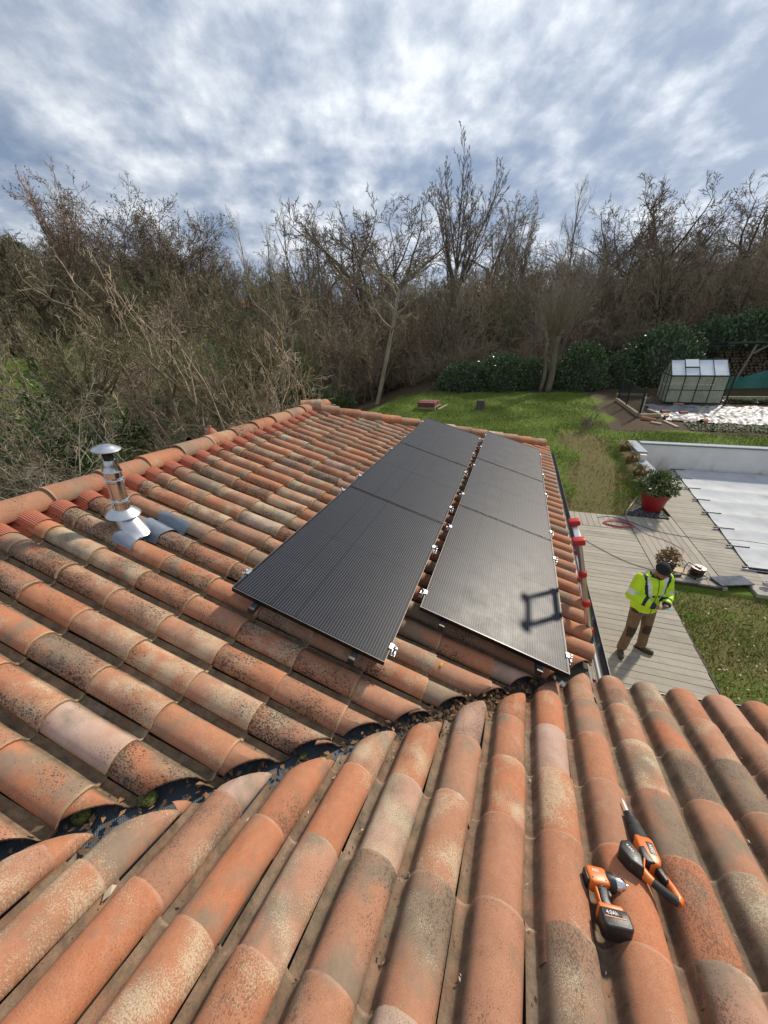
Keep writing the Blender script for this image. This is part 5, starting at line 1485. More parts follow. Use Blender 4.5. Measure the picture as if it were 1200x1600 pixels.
def perp(d, rr):
    a = d.cross(Vector((rr.gauss(0, 1), rr.gauss(0, 1), rr.gauss(0, 1))))
    return a.normalized() if a.length > 1e-5 else Vector((1, 0, 0))
def grow(seed, trunks, spec, leafn=0, leaf_size=.16):
    """trunks: list of (pos, dir, length, radius); spec[level] = dict(seg, gnarl, up, n, ang, ratio, t0, taper)"""
    rr = random.Random(seed); big = MB(); fine = MB(); tips = []
    def br(p, d, L, r, lv):
        S = spec[lv]; ns = S['seg']; pts = [p.copy()]; rad = [r]; dirs = [d.copy()]
        q = p.copy(); dd = d.copy()
        for i in range(ns):
            dd = (dd + Vector((rr.gauss(0, 1), rr.gauss(0, 1), rr.gauss(0, .7))) * S['gnarl'] + Vector((0, 0, S['up']))).normalized()
            q = q + dd * (L / ns); pts.append(q.copy()); dirs.append(dd.copy())
            rad.append(max(r * (1 - (1 - S.get('taper', .25)) * (i + 1) / ns), S.get('rmin', .004)))
        sides = S.get('sides', 3)
        (big if lv < spec['split'] else fine).tube(pts, rad, sides, False)
        if lv + 1 in spec:
            n = S['n']; n = n if isinstance(n, int) else rr.randint(*n)
            for c in range(n):
                t = lerp(S['t0'], 1.0, (c + rr.uniform(.1, .9)) / n) * ns
                i = min(int(t), ns - 1); f = t - i
                pos = pts[i].lerp(pts[i + 1], f); base = dirs[min(i + 1, ns)]
                ang = S['ang'] * rr.uniform(.65, 1.3)
                nd_ = (base * math.cos(ang) + perp(base, rr) * math.sin(ang)).normalized()
                if nd_.z < S.get('zmin', -1): nd_.z = abs(nd_.z) * .4; nd_.normalize()
                rl = S['ratio'] * rr.uniform(.65, 1.2) * (1 - .45 * (t / ns) * S.get('short', 1))
                br(pos, nd_, L * rl, max(rad[i] * S.get('rr', .55), .004), lv + 1)
            if S.get('lead', False): br(pts[-1], dirs[-1], L * S['ratio'] * .8, rad[-1], lv + 1)
        else: tips.append(pts[-1])
    for p, d, L, r in trunks: br(Vector(p), Vector(d).normalized(), L, r, 0)
    lv = MB()
    for k in range(leafn):
        p = rr.choice(tips) + Vector((rr.gauss(0, .12), rr.gauss(0, .12), rr.gauss(0, .12)))
        a = Vector((rr.gauss(0, 1), rr.gauss(0, 1), rr.gauss(0, 1))).normalized() * leaf_size * rr.uniform(.5, 1.1); b_ = perp(a, rr) * leaf_size * .45
        lv.add([p, p + a * .5 + b_, p + a, p + a * .5 - b_], [(0, 1, 2, 3)])
    return big, fine, (lv if leafn else None)
class Proto: pass
def proto(seed, trunks, spec, **kw):
    big, fine, lv = grow(seed, trunks, spec, **kw)
    P = Proto(); P.t = big.mesh('trunk', M['wood_bark'], 'all'); P.c = fine.mesh('crown', M['wood_twig']); P.l = lv.mesh('dead_leaves', M['brown_leaf']) if lv else None
    zmax = max(v[2] for v in fine.v); P.h = zmax
    return P
def plant(P, name, label, cat, x, y, h, rz, tint=(1, 1, 1), group=None, z=None, lean=(0, 0)):
    s = h / P.h
    Mx = Matrix.Translation((x, y, G(x, y) - .05 if z is None else z)) @ Matrix.Rotation(lean[0], 4, 'Y') @ Matrix.Rotation(lean[1], 4, 'X') @ rotz(rz) @ Matrix.Scale(s, 4)
    r = thing(name, label, cat, Mx, group)
    for nm, me in (('trunk', P.t), ('crown', P.c), ('dead_leaves', P.l)):
        if me is None: continue
        o = link(nm, me, r); o.color = tuple(tint) + (1,)
    return r
def stems(seed, n, L, r, sp=.35):
    rr = random.Random(seed); return [((rr.uniform(-.5, .5), rr.uniform(-.5, .5), 0), (rr.gauss(0, sp), rr.gauss(0, sp), 1), L * rr.uniform(.6, 1.1), r * rr.uniform(.6, 1.2)) for _ in range(n)]
up = Vector((0, 0, 1))
# 1 tall ash: several steep limbs from low down
SP_ASH = {'split': 2, 0: dict(seg=6, gnarl=.03, up=.05, n=12, ang=.34, ratio=1.25, t0=.42, taper=.5, sides=7, rr=.62, short=.6), 1: dict(seg=8, gnarl=.05, up=.055, n=14, ang=.5, ratio=.34, t0=.18, taper=.14, sides=5, rr=.5, short=1.2),
          2: dict(seg=4, gnarl=.08, up=.12, n=6, ang=.55, ratio=.45, t0=.12, taper=.3, rr=.5, rmin=.012), 3: dict(seg=3, gnarl=.10, up=.10, n=5, ang=.55, ratio=.55, t0=.2, taper=.4, rr=.6, rmin=.011), 4: dict(seg=2, gnarl=.12, up=.08, taper=.5, rmin=.010)}
P_ash = proto(3, [((0, 0, 0), (.02, 0, 1), 6.5, .20)], SP_ASH)
# 2 broad oak: gnarled
SP_OAK = {'split': 2, 0: dict(seg=5, gnarl=.07, up=.04, n=8, ang=.85, ratio=1.25, t0=.45, taper=.6, sides=7, rr=.50, short=.5), 1: dict(seg=8, gnarl=.15, up=.055, n=10, ang=.85, ratio=.46, t0=.15, taper=.15, sides=5, rr=.42, short=.9),
          2: dict(seg=5, gnarl=.22, up=.07, n=7, ang=.85, ratio=.50, t0=.12, taper=.25, rr=.5, rmin=.009), 3: dict(seg=3, gnarl=.24, up=.06, n=5, ang=.8, ratio=.55, t0=.15, taper=.4, rr=.6, rmin=.008), 4: dict(seg=2, gnarl=.25, up=.05, taper=.5, rmin=.007)}
P_oak = [proto(s, [((0, 0, 0), (.05, 0, 1), 3.6, .17)], SP_OAK) for s in (5, 8)]
P_oakleaf = proto(14, [((0, 0, 0), (.03, 0, 1), 3.0, .10), ((.3, .1, 0), (.25, .1, 1), 3.2, .08)], SP_OAK, leafn=1500, leaf_size=.075)
# 3 slender upright
SP_SL = {'split': 1, 0: dict(seg=9, gnarl=.035, up=.05, n=20, ang=.42, ratio=.33, t0=.22, taper=.12, sides=6, rr=.4, short=1.3), 1: dict(seg=5, gnarl=.07, up=.10, n=7, ang=.45, ratio=.45, t0=.2, taper=.3, rr=.5),
         2: dict(seg=3, gnarl=.09, up=.09, n=5, ang=.5, ratio=.5, t0=.2, taper=.4, rr=.6), 3: dict(seg=2, gnarl=.1, up=.06, taper=.5)}
P_sl = [proto(s, [((0, 0, 0), (.02, .01, 1), 10, .13)], SP_SL) for s in (21, 22)]
# 4 multi-stemmed thicket of rods
SP_TH = {'split': 1, 0: dict(seg=9, gnarl=.10, up=.05, n=10, ang=.60, ratio=.42, t0=.25, taper=.18, sides=5, rr=.5), 1: dict(seg=5, gnarl=.17, up=.06, n=5, ang=.7, ratio=.5, t0=.12, taper=.3, rr=.55, rmin=.012),
         2: dict(seg=3, gnarl=.2, up=.05, n=3, ang=.7, ratio=.6, t0=.2, taper=.4, rr=.6, rmin=.010), 3: dict(seg=2, gnarl=.22, up=.03, taper=.5, rmin=.008)}
P_th = [proto(s, stems(s, 5, 5.8, .075, .26), SP_TH) for s in (31, 32, 33)]
SP_BR = dict(SP_TH); SP_BR = {'split': 1, 0: dict(seg=5, gnarl=.14, up=.02, n=9, ang=.7, ratio=.5, t0=.1, taper=.2, sides=3, rr=.5), 1: dict(seg=3, gnarl=.2, up=.03, n=6, ang=.7, ratio=.5, t0=.1, taper=.3, rr=.55), 2: dict(seg=2, gnarl=.2, up=.02, n=3, ang=.7, ratio=.5, t0=.2, taper=.4, rr=.6), 3: dict(seg=1, gnarl=.2, up=0, taper=.5)}
SP_SM = {'split': 2, 0: dict(seg=5, gnarl=.10, up=.03, n=7, ang=.7, ratio=1.15, t0=.45, taper=.6, sides=8, rr=.55, short=.5), 1: dict(seg=8, gnarl=.13, up=.06, n=8, ang=.7, ratio=.45, t0=.2, taper=.18, sides=6, rr=.45),
         2: dict(seg=5, gnarl=.18, up=.06, n=6, ang=.75, ratio=.5, t0=.15, taper=.25, rr=.5, rmin=.007), 3: dict(seg=3, gnarl=.2, up=.05, n=4, ang=.7, ratio=.6, t0=.2, taper=.4, rr=.6, rmin=.006), 4: dict(seg=2, gnarl=.2, up=.04, taper=.5, rmin=.005)}
P_sm = [proto(s, [((0, 0, 0), (.08, 0, 1), 2.4, .10), ((.15, .1, 0), (-.3, .1, 1), 2.2, .07)][:1 + s % 2], SP_SM) for s in (81, 82, 83)]
P_brush = [proto(s, stems(s, 8, 2.6, .030, .55), SP_BR) for s in (41, 42, 43)]
# 5 leaning pale walnut in the middle
SP_WA = {'split': 2, 0: dict(seg=8, gnarl=.04, up=.02, n=8, ang=1.0, ratio=.70, t0=.62, taper=.55, sides=8, rr=.6), 1: dict(seg=8, gnarl=.22, up=.05, n=7, ang=.85, ratio=.48, t0=.2, taper=.3, sides=5, rr=.55),
         2: dict(seg=6, gnarl=.26, up=.04, n=6, ang=.9, ratio=.5, t0=.15, taper=.3, rr=.55), 3: dict(seg=4, gnarl=.26, up=.05, n=5, ang=.9, ratio=.55, t0=.2, taper=.4, rr=.6), 4: dict(seg=2, gnarl=.25, up=.03, taper=.5)}
P_wal = proto(52, [((0, 0, 0), (.28, 0, 1), 5.6, .115)], SP_WA)
P_dead = proto(55, stems(55, 5, 4.2, .022, .5), {'split': 1, 0: dict(seg=9, gnarl=.15, up=.0, n=7, ang=.8, ratio=.5, t0=.25, taper=.2, sides=5, rr=.5), 1: dict(seg=6, gnarl=.2, up=.0, n=5, ang=.8, ratio=.5, t0=.2, taper=.3, rr=.55), 2: dict(seg=4, gnarl=.22, up=.0, n=3, ang=.8, ratio=.55, t0=.2, taper=.4, rr=.6), 3: dict(seg=2, gnarl=.2, up=0, taper=.5)})
# 6 pollard: two short trunks with whips
rr = random.Random(61)
def pollard():
    big = MB(); fine = MB()
    for (x, h, r, ln) in ((0, 3.5, .17, .10), (-.42, 3.1, .10, .02)):
        pts = [Vector((x + ln * t * 2 + .09 * math.sin(t * 6 + x), .07 * math.sin(t * 5), h * t)) for t in np.linspace(0, 1, 9)]
        big.tube(pts, [r * (1.25 - .55 * t) * (1 if t < .8 else 1.25) for t in np.linspace(0, 1, 9)], 9)
        kn = pts[-1]; big.sphere(kn, (r * 1.5, r * 1.4, r * 1.1), 9, 6)
        for k in range(46 if x == 0 else 26):
            a = rr.uniform(0, 6.28); sp_ = rr.uniform(.05, 1.0) ** .8 * 1.25; d = Vector((math.cos(a) * sp_, math.sin(a) * sp_, 1)).normalized(); L = rr.uniform(1.6, 3.6)
            p = kn + Vector((math.cos(a), math.sin(a), 0)) * r; pts2 = [p]
            for s in range(5): d = (d + Vector((0, 0, .09)) + Vector((rr.gauss(0, .11), rr.gauss(0, .11), 0))).normalized(); pts2.append(pts2[-1] + d * L / 5)
            fine.tube(pts2, [.020, .017, .014, .011, .008, .004], 3, False)
            for c in range(5):
                i = rr.randrange(1, 5); q = pts2[i]; dd = (d + perp(d, rr) * .6).normalized(); fine.tube([q, q + dd * L * .18, q + dd * L * .3 + Vector((0, 0, .06))], [.007, .005, .003], 3, False)
        for q in (.55, .75):
            i = int(q * 8); dd = Vector((rr.choice([-1, 1]), rr.uniform(-.4, .4), .5)); fine.tube([pts[i], pts[i] + dd * .35, pts[i] + dd * .6 + Vector((0, 0, .35))], [.03, .022, .01], 5, False)
    P = Proto(); P.t = big.mesh('trunk', M['wood_bark'], 'all'); P.c = fine.mesh('crown', M['wood_twig']); P.l = None; P.h = max(v[2] for v in fine.v); return P
P_pol = pollard()
# 7 crooked tree beside the house: an L-shaped bough
def crooked():
    spec = {k: v for k, v in SP_WA.items()}; rrs = 71
    trunks = [((0, 0, 0), (-.12, .02, 1), 2.7, .13)]
    s = {'split': 2, 0: dict(seg=6, gnarl=.05, up=.03, n=4, ang=.8, ratio=1.1, t0=.55, taper=.6, sides=8, rr=.6), 1: dict(SP_WA[1], gnarl=.18), 2: SP_WA[2], 3: SP_WA[3], 4: SP_WA[4]}
    b_, f, _ = grow(rrs, trunks, s)
    # the bough that runs level and then turns up
    pts = [Vector((-.3, .02, 2.4)), Vector((-.55, .0, 2.30)), Vector((-.95, -.05, 2.36)), Vector((-1.25, -.08, 2.55)), Vector((-1.40, -.1, 2.95)), Vector((-1.5, -.1, 3.4))]
    b_.tube(pts, [.085, .08, .075, .068, .06, .05], 8, False)
    b2, f2, _ = grow(72, [(pts[-1], (-.4, 0, 1), 2.2, .045), (pts[-1], (.5, .1, 1), 2.4, .045), (pts[-2], (-.9, .1, .7), 2.0, .035)], {'split': 1, 0: dict(SP_WA[1]), 1: SP_WA[2], 2: SP_WA[3], 3: SP_WA[4]})
    for src, dst in ((b2, b_), (f2, f)): dst.add(src.v, src.f)
    P = Proto(); P.t = b_.mesh('trunk', M['wood_bark'], 'all'); P.c = f.mesh('crown', M['wood_twig']); P.l = None; P.h = max(v[2] for v in f.v); return P
P_crook = crooked()

BR = (0.84, 0.77, 0.68); OL = (0.74, 0.77, 0.54); GR = (0.98, 0.97, 0.94); DK = (0.60, 0.53, 0.48); PK = (0.95, 0.78, 0.72); PALE = (1.45, 1.38, 1.2); OL2 = (0.46, 0.48, 0.31)
def polar(az, d): a = math.radians(az); return d * math.sin(a), d * math.cos(a)
def sky_h(az, d, el):
    x, y = polar(az, d); return d * math.tan(math.radians(el)) + 4.7 - G(x, y)
def skyline(P, az, d, el, name, label, cat, tint, grp='bare trees on the skyline', rz=None, lean=(0, 0)):
    x, y = polar(az, d); return plant(P, name, label, cat, x, y, max(3, sky_h(az, d, el)), R4.uniform(0, 6) if rz is None else rz, tint, grp, lean=lean)
R4 = random.Random(77)
skyline(P_ash, -10.3, 44, 20.6, 'ash_tree', 'tallest bare tree in the middle, steep dark limbs above the woodland', 'tree', DK, rz=.4)
skyline(P_oak[0], -20.8, 40, 17.6, 'oak_tree', 'broad bare oak left of the tallest tree, gnarled dark branches', 'tree', DK, rz=.3)
skyline(P_oak[1], -16.3, 42, 17.8, 'oak_tree', 'bare oak pressed between the tallest tree and the broad oak', 'tree', BR, rz=2.2)
skyline(P_sl[0], -32.2, 43, 15.8, 'alder_tree', 'olive tinged feathery tree left of the broad oak', 'tree', OL)
skyline(P_sl[1], -29.3, 44, 14.8, 'alder_tree', 'lower feathery olive tree touching the broad oak', 'tree', OL)
skyline(P_sl[0], -37.0, 46, 15.0, 'young_poplar', 'single thin pale sapling standing in the dip of the skyline', 'tree', GR)
skyline(P_ash, -55.5, 46, 16.8, 'ash_tree', 'thin pinkish bare tree at the far left of the skyline', 'tree', PK, rz=2.0)
skyline(P_oakleaf, -50.8, 48, 16.4, 'oak_tree', 'oak holding withered leaves, next to the pinkish bare tree', 'tree', DK, rz=.2)
skyline(P_oakleaf, -46.0, 50, 16.6, 'oak_tree', 'larger oak holding withered leaves above the left slope', 'tree', DK, rz=2.6)
skyline(P_oak[0], -43.0, 52, 13.6, 'oak_tree', 'small dark oak at the right end of the leafy pair', 'tree', DK)
skyline(P_oak[1], -5.0, 46, 15.2, 'oak_tree', 'rounded bare tree just right of the tallest tree', 'tree', BR, rz=1.0)
skyline(P_ash, -1.6, 50, 14.4, 'ash_tree', 'thin pale see-through tree right of the rounded bare tree', 'tree', GR, rz=4.0)
skyline(P_sl[1], 4.2, 46, 15.6, 'young_poplar', 'narrow spindle shaped tree on the right skyline', 'tree', BR)
skyline(P_oak[0], 7.2, 48, 13.4, 'oak_tree', 'small bare oak right of the spindle shaped tree', 'tree', DK, rz=3.0)
skyline(P_oak[1], 9.6, 50, 13.0, 'oak_tree', 'twiggy bare tree in the middle of the right skyline row', 'tree', DK, rz=5.0)
skyline(P_oak[0], 13.4, 46, 14.4, 'oak_tree', 'wide bare oak with a limb reaching right, right skyline', 'tree', DK, rz=1.2)
skyline(P_oak[1], 20.2, 46, 13.4, 'oak_tree', 'dark gnarled oak cut by the right edge of the view', 'tree', DK, rz=.1)
skyline(P_oak[1], -26.5, 46, 14.2, 'oak_tree', 'low bare oak filling the gap left of the broad oak', 'tree', BR, rz=4.2)
skyline(P_sl[1], -34.3, 45, 13.6, 'alder_tree', 'lowest feathery olive tree right of the thin pale sapling', 'tree', OL, rz=3.1)
# --- named nearer trees
x, y = polar(-20.8, 24.6)
plant(P_wal, 'walnut_tree', 'leaning pale lichen grey tree at the lawn edge with a spreading crown', 'tree', x, y, 8.6, .15, (1.05, 1.0, .88))
plant(P_pol, 'pollard_tree', 'pollarded tree with two short trunks and a sheaf of thin whips', 'tree', 1.73, 24.4, 6.6, .1, (.62, .56, .47))
def left_tree(P, az, d, h, name, label, tint, rz=0, lean=(0, 0), grp='bare trees beyond the ridge'):
    x, y = polar(az, d); return plant(P, name, label, 'tree', x, y, h, rz, tint, grp, lean=lean)
left_tree(P_crook, -48.8, 11.2, 6.0, 'crooked_tree', 'crooked tree just beyond the ridge with an elbow shaped bough', (.62, .56, .46), rz=-.7)
left_tree(P_dead, -54.0, 11.5, 3.8, 'dead_tree', 'pale dead looking tree with bleached branches behind the flue', (1.1, 1.06, .94), rz=2.4)
left_tree(P_dead, -63.0, 12.5, 4.2, 'dead_tree', 'bleached bare tree at the left edge beyond the ridge', (.95, .9, .78), rz=1.0)
left_tree(P_sm[0], -44.5, 13.5, 5.6, 'hazel_tree', 'low olive tree with fine upswept branches right of the crooked tree', OL2)
left_tree(P_sm[1], -41.0, 17.0, 6.6, 'hazel_tree', 'olive bare tree standing behind the terracotta vent', OL2)
left_tree(P_sm[2], -58.0, 17.0, 6.6, 'hazel_tree', 'olive bare tree behind the pale dead tree', OL2)
left_tree(P_sm[2], -37.0, 19.0, 6.8, 'oak_tree', 'bare grey tree with a thick trunk left of the ridge end', (.66, .6, .5), rz=2.0)
left_tree(P_sl[0], -34.0, 20, 8.0, 'alder_tree', 'upright grey tree behind the ridge end', (.75, .7, .58))
# --- the wood itself: rods and saplings rank behind rank
kinds = [(P_th[0], 'hazel_tree', 'bushy multi stemmed tree of straight rods in the bare wood', 'multi stemmed trees of the wood'), (P_th[1], 'hazel_tree', 'bushy multi stemmed tree of straight rods in the bare wood', 'multi stemmed trees of the wood'), (P_th[2], 'hazel_tree', 'bushy multi stemmed tree of straight rods in the bare wood', 'multi stemmed trees of the wood'),
         (P_sl[0], 'alder_tree', 'slender straight stemmed tree standing in the bare wood', 'slender trees of the wood'), (P_sl[1], 'alder_tree', 'slender straight stemmed tree standing in the bare wood', 'slender trees of the wood'),
         (P_oak[0], 'oak_tree', 'spreading bare tree standing in the bare wood', 'spreading trees of the wood'), (P_oak[1], 'oak_tree', 'spreading bare tree standing in the bare wood', 'spreading trees of the wood')]
wood_top = lambda az: np.interp(az, [-66, -58, -48, -42, -36, -28, -14, 0, 10, 20, 30], [12.2, 12.0, 11.0, 10.0, 9.2, 9.2, 9.4, 9.0, 8.8, 9.2, 9.6])
n_w = 0
for ring, (d0, d1, n, f0, f1) in enumerate(((27, 33, 60, .55, .95), (34, 42, 66, .72, 1.05), (43, 56, 62, .8, 1.08), (58, 78, 46, .85, 1.08))):
    for k in range(n):
        az = lerp(-68, 30, (k + R4.uniform(.1, .9)) / n); d = R4.uniform(d0, d1)
        x, y = polar(az, d)
        if ring <= 1 and az > 5: d = max(d, 39 + R4.uniform(0, 4)); x, y = polar(az, d)
        elif ring == 0 and az > -22: d += 2.5; x, y = polar(az, d)
        if az < -39 and (ring == 0 or (ring == 1 and R4.random() < .7)): continue
        P, nm, lab, grp = kinds[R4.choices(range(7), (4, 4, 4, 2, 2, 4, 4) if ring else (6, 6, 6, 2, 2, 1, 1))[0]]
        el = wood_top(az) * R4.uniform(f0, f1)
        h = max(3.0, d * math.tan(math.radians(el)) + 4.7 - G(x, y)) if ring else R4.uniform(4.5, 8.5)
        if ring >= 2: h = min(h, 9.5)
        h = min(h, 12)
        t = R4.choice([OL, OL, (.70, .64, .54), (.62, .62, .48)]) if az < -34 else R4.choice([BR, BR, GR, (0.76, .69, .60), (.88, .76, .64), OL])
        v = R4.uniform(.6, 1.25) * (.68 if az < -34 else .9); plant(P, nm, lab, 'tree', x, y, h, R4.uniform(0, 6.28), tuple(c * v for c in t), grp); n_w += 1
for k in range(6):                                    # near left: scrub between the ridge and the wood
    az = R4.uniform(-66, -32); d = R4.uniform(15, 26); x, y = polar(az, d)
    P, nm, lab, grp = R4.choice(P_sm), 'hazel_tree', '', ''
    plant(P, nm, 'grey olive scrub tree on the grass beyond the ridge', 'tree', x, y, R4.uniform(3.2, 5.6), R4.uniform(0, 6.28), tuple(c * R4.uniform(.85, 1.25) for c in R4.choice([OL2, OL2, (.56, .54, .40)])), 'scrub trees beyond the ridge')
# --- undergrowth filling the wood, nobody could count it
lib = bpy.data.collections.new('brush_library')
for P in P_brush + P_th[:1]:
    ob = bpy.data.objects.new('brush', P.c); lib.objects.link(ob); ob.color = (0.86, .76, .64, 1)
def scatter_instances(name, pts, smin, smax, seed, lib_, label, cat, rotate=True):
    me = bpy.data.meshes.new(name); me.from_pydata(pts, [], [])
    o = link(name, me); tag(o, label, cat, kind='stuff')
    ng = bpy.data.node_groups.new(name + '_nodes', 'GeometryNodeTree')
    ng.interface.new_socket('Geometry', in_out='INPUT', socket_type='NodeSocketGeometry'); ng.interface.new_socket('Geometry', in_out='OUTPUT', socket_type='NodeSocketGeometry')
    gi = ng.nodes.new('NodeGroupInput'); go = ng.nodes.new('NodeGroupOutput')
    ci = ng.nodes.new('GeometryNodeCollectionInfo'); ci.inputs['Collection'].default_value = lib_; ci.inputs['Separate Children'].default_value = True; ci.inputs['Reset Children'].default_value = True
    rs = ng.nodes.new('FunctionNodeRandomValue'); rs.data_type = 'FLOAT'; rs.inputs[2].default_value = smin; rs.inputs[3].default_value = smax; rs.inputs['Seed'].default_value = seed
    rv = ng.nodes.new('FunctionNodeRandomValue'); rv.data_type = 'FLOAT_VECTOR'; rv.inputs[0].default_value = (0, 0, 0); rv.inputs[1].default_value = (.15, .15, 6.28); rv.inputs['Seed'].default_value = seed + 1
    ip = ng.nodes.new('GeometryNodeInstanceOnPoints'); ip.inputs['Pick Instance'].default_value = True
    L = ng.links
    L.new(gi.outputs[0], ip.inputs['Points']); L.new(ci.outputs[0], ip.inputs['Instance']); L.new(rs.outputs[1], ip.inputs['Scale']); L.new(rv.outputs[0], ip.inputs['Rotation']); L.new(ip.outputs[0], go.inputs[0])
    md = o.modifiers.new('scatter', 'NODES'); md.node_group = ng
    return o
pts = []
for k in range(950):
    az = R4.uniform(-70, 32); d = 26 + 60 * R4.random() ** 1.3
    if az > 5: d = max(d + 6, 37)
    elif az > -22: d += 2
    if az < -34 and d < 44 and R4.random() < .9: continue
    x, y = polar(az, d); pts.append((x, y, G(x, y) - .1))
for k in range(26):
    az = R4.uniform(-68, -33); d = R4.uniform(11, 26); x, y = polar(az, d); pts.append((x, y, G(x, y) - .1))
und = scatter_instances('undergrowth', pts, .7, 1.5, 4, lib, 'brown tangle of undergrowth filling the bare wood', 'undergrowth')
und.color = (0.86, .76, .64, 1)

# ================================================================== HEDGES AND SHRUBS
M['laurel'] = [mat('laurel_leaf', (0.05, 0.10, 0.038), .27, 0, (0.085, 0.14, 0.06), 2, spec=.5), mat('laurel_leaf_young', (0.11, 0.16, 0.07), .35, spec=.5)]
def hedge_proto(seed, n=7000):
    def reg(rr):
        a = rr.uniform(0, 6.28); z = rr.uniform(-.1, 1); e = math.asin(max(-.1, z)); o = Vector((math.cos(a) * math.cos(e), math.sin(a) * math.cos(e), math.sin(e)))
        lump = 1 + .10 * math.sin(a * 4 + seed) * math.cos(e * 5) + .08 * math.sin(a * 9 + 2 * seed) * math.sin(e * 9)
        sq = (abs(o.x) ** 3 + abs(o.y) ** 3 + abs(o.z) ** 3) ** (-1 / 3)
        return o * lump * sq ** .6 * rr.uniform(.80, 1.02), o
    rr0 = random.Random(seed); mb = leafy('l', n, reg, .085, [0, 0, 0, 1], seed, .30, .1)
    mb.m = [min(q, 1) if q == 3 else 0 for q in mb.m]; mb.m = [1 if q else 0 for q in mb.m]
    lv = mb.mesh('leaves', M['laurel'])
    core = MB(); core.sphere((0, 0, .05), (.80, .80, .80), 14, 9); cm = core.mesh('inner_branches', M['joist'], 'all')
    return lv, cm
HP = [hedge_proto(s) for s in (1, 2)]
def hedge(x, y, rx, ry, h, lab, k, rz=0):
    Mx = Matrix.Translation((x, y, G(x, y) - .05)) @ rotz(rz) @ Matrix.Diagonal((rx, ry, h, 1))
    r = thing('laurel_bush', lab, 'bush', Mx, 'laurel bushes at the end of the garden')
    link('leaves', HP[k][0], r); link('inner_branches', HP[k][1], r)
hedge(-3.3, 25.2, 1.8, 1.3, 1.55, 'low dark laurel bush at the left end of the hedge', 0)
hedge(-1.0, 25.2, 1.5, 1.3, 1.95, 'dark laurel bush between the left end and the pollard', 1, .6)
hedge(.8, 25.6, .9, 1.0, 1.6, 'shaded laurel bush directly behind the pollard trunks', 0, 2.0)
hedge(3.5, 25.6, 1.45, 1.3, 2.35, 'rounded glossy laurel bush right of the pollard', 1)
hedge(5.4, 26.4, .9, 1.1, 1.7, 'small laurel bush in the gap between the two rounded laurels', 0, 1.0)
hedge(7.9, 27.2, 2.2, 1.5, 2.9, 'large rounded laurel bush behind the greenhouse', 0, .5)
hedge(11.0, 30.2, 1.6, 1.4, 2.9, 'olive tinged laurel bush between the two largest laurels', 1, 1.4)
hedge(13.9, 30.6, 2.6, 1.6, 3.3, 'largest laurel bush behind the open shed, at right', 0, 2.6)
hedge(17.5, 31.0, 2.4, 1.6, 3.1, 'laurel bush at the right edge behind the open shed', 1, .3)
# fresh green shrub and ivy left of the ridge end
M['fresh'] = [mat('fresh_leaf', (0.10, 0.17, 0.03), .5, 0, (0.06, 0.12, 0.022), 2), mat('fresh_leaf_dark', (0.035, 0.07, 0.018), .5)]
def reg4(rr):
    a = rr.uniform(0, 6.28); z = rr.random(); o = Vector((math.cos(a) * math.sqrt(1 - z * z), math.sin(a) * math.sqrt(1 - z * z), z))
    return Vector((o.x, o.y, z)) * rr.uniform(.35, 1.05) * (1 + .3 * math.sin(5 * a) * z), o
fm = leafy('l', 3200, reg4, .12, [0, 1], 90, .16, -.1).mesh('leaves', M['fresh'])
def fresh(az, d, rx, h, lab):
    x, y = polar(az, d); r = thing('evergreen_shrub', lab, 'shrub', Matrix.Translation((x, y, G(x, y) - .1)) @ rotz(az) @ Matrix.Diagonal((rx, rx, h, 1)), 'green shrubs beyond the ridge')
    link('leaves', fm, r); mb = MB()
    for k in range(9):
        a = k * 2.4; mb.tube([(0, 0, 0), (.3 * math.cos(a), .3 * math.sin(a), .4), (.7 * math.cos(a), .7 * math.sin(a), .8)], [.02, .015, .006], 4)
    mb.build('stems', M['twig'], r)
fresh(-32.5, 19, 1.5, 3.6, 'fresh green upright shrub just left of the ridge end')
fresh(-36.5, 23, 1.4, 2.2, 'low green shrub in the grass left of the fresh green shrub')
fresh(-45, 19, 1.6, 1.5, 'low green bramble mound behind the crooked tree')
fresh(-59, 14, 1.5, 1.6, 'green ivy mound at the left edge beyond the ridge')
fresh(-63, 17, 1.8, 2.2, 'larger green ivy mound behind the left edge mound')
fresh(-27.0, 26, 1.4, 1.6, 'dark green shrub at the edge of the lawn behind the ridge end')
for k, (az, d, rx, h) in enumerate(((-64, 21, 2.2, 1.6), (-55, 20, 2.0, 1.3), (-51, 24, 2.2, 1.2), (-48, 16, 1.5, 1.1), (-43, 21, 1.9, 1.2), (-40, 25, 2.2, 1.6), (-39, 18, 1.4, 1.0), (-35, 25, 1.8, 1.7), (-61, 27, 2.6, 1.9), (-46, 29, 2.4, 1.5))):
    fresh(az, d, rx, h, ['wide bramble mound far left among bare trees', 'low bramble mound behind the pale dead tree', 'spreading bramble mound in the meadow left of the crooked tree', 'small bramble clump at the foot of the crooked tree', 'bramble mound right of the crooked tree trunk', 'tall bramble mound behind the olive trees', 'small bramble clump behind the terracotta vent', 'bramble thicket left of the fresh green shrub', 'largest bramble mound deep in the left scrub', 'flat bramble mound on the far meadow slope'][k])
# bare twiggy bush on the lawn
bs = MB(); f2 = grow(95, stems(95, 9, .75, .010, .5), SP_BR); f2[0].add(f2[1].v, f2[1].f)
o = link('twiggy_bush', f2[0].mesh('twiggy_bush', M['wood_twig'])); o.location = (2.84, 17.0, G(2.84, 17.0)); o.scale = (.75, .75, .9); o.color = (.6, .5, .5, 1); tag(o, 'small leafless twiggy bush standing on the lawn before the bare soil', 'bush')
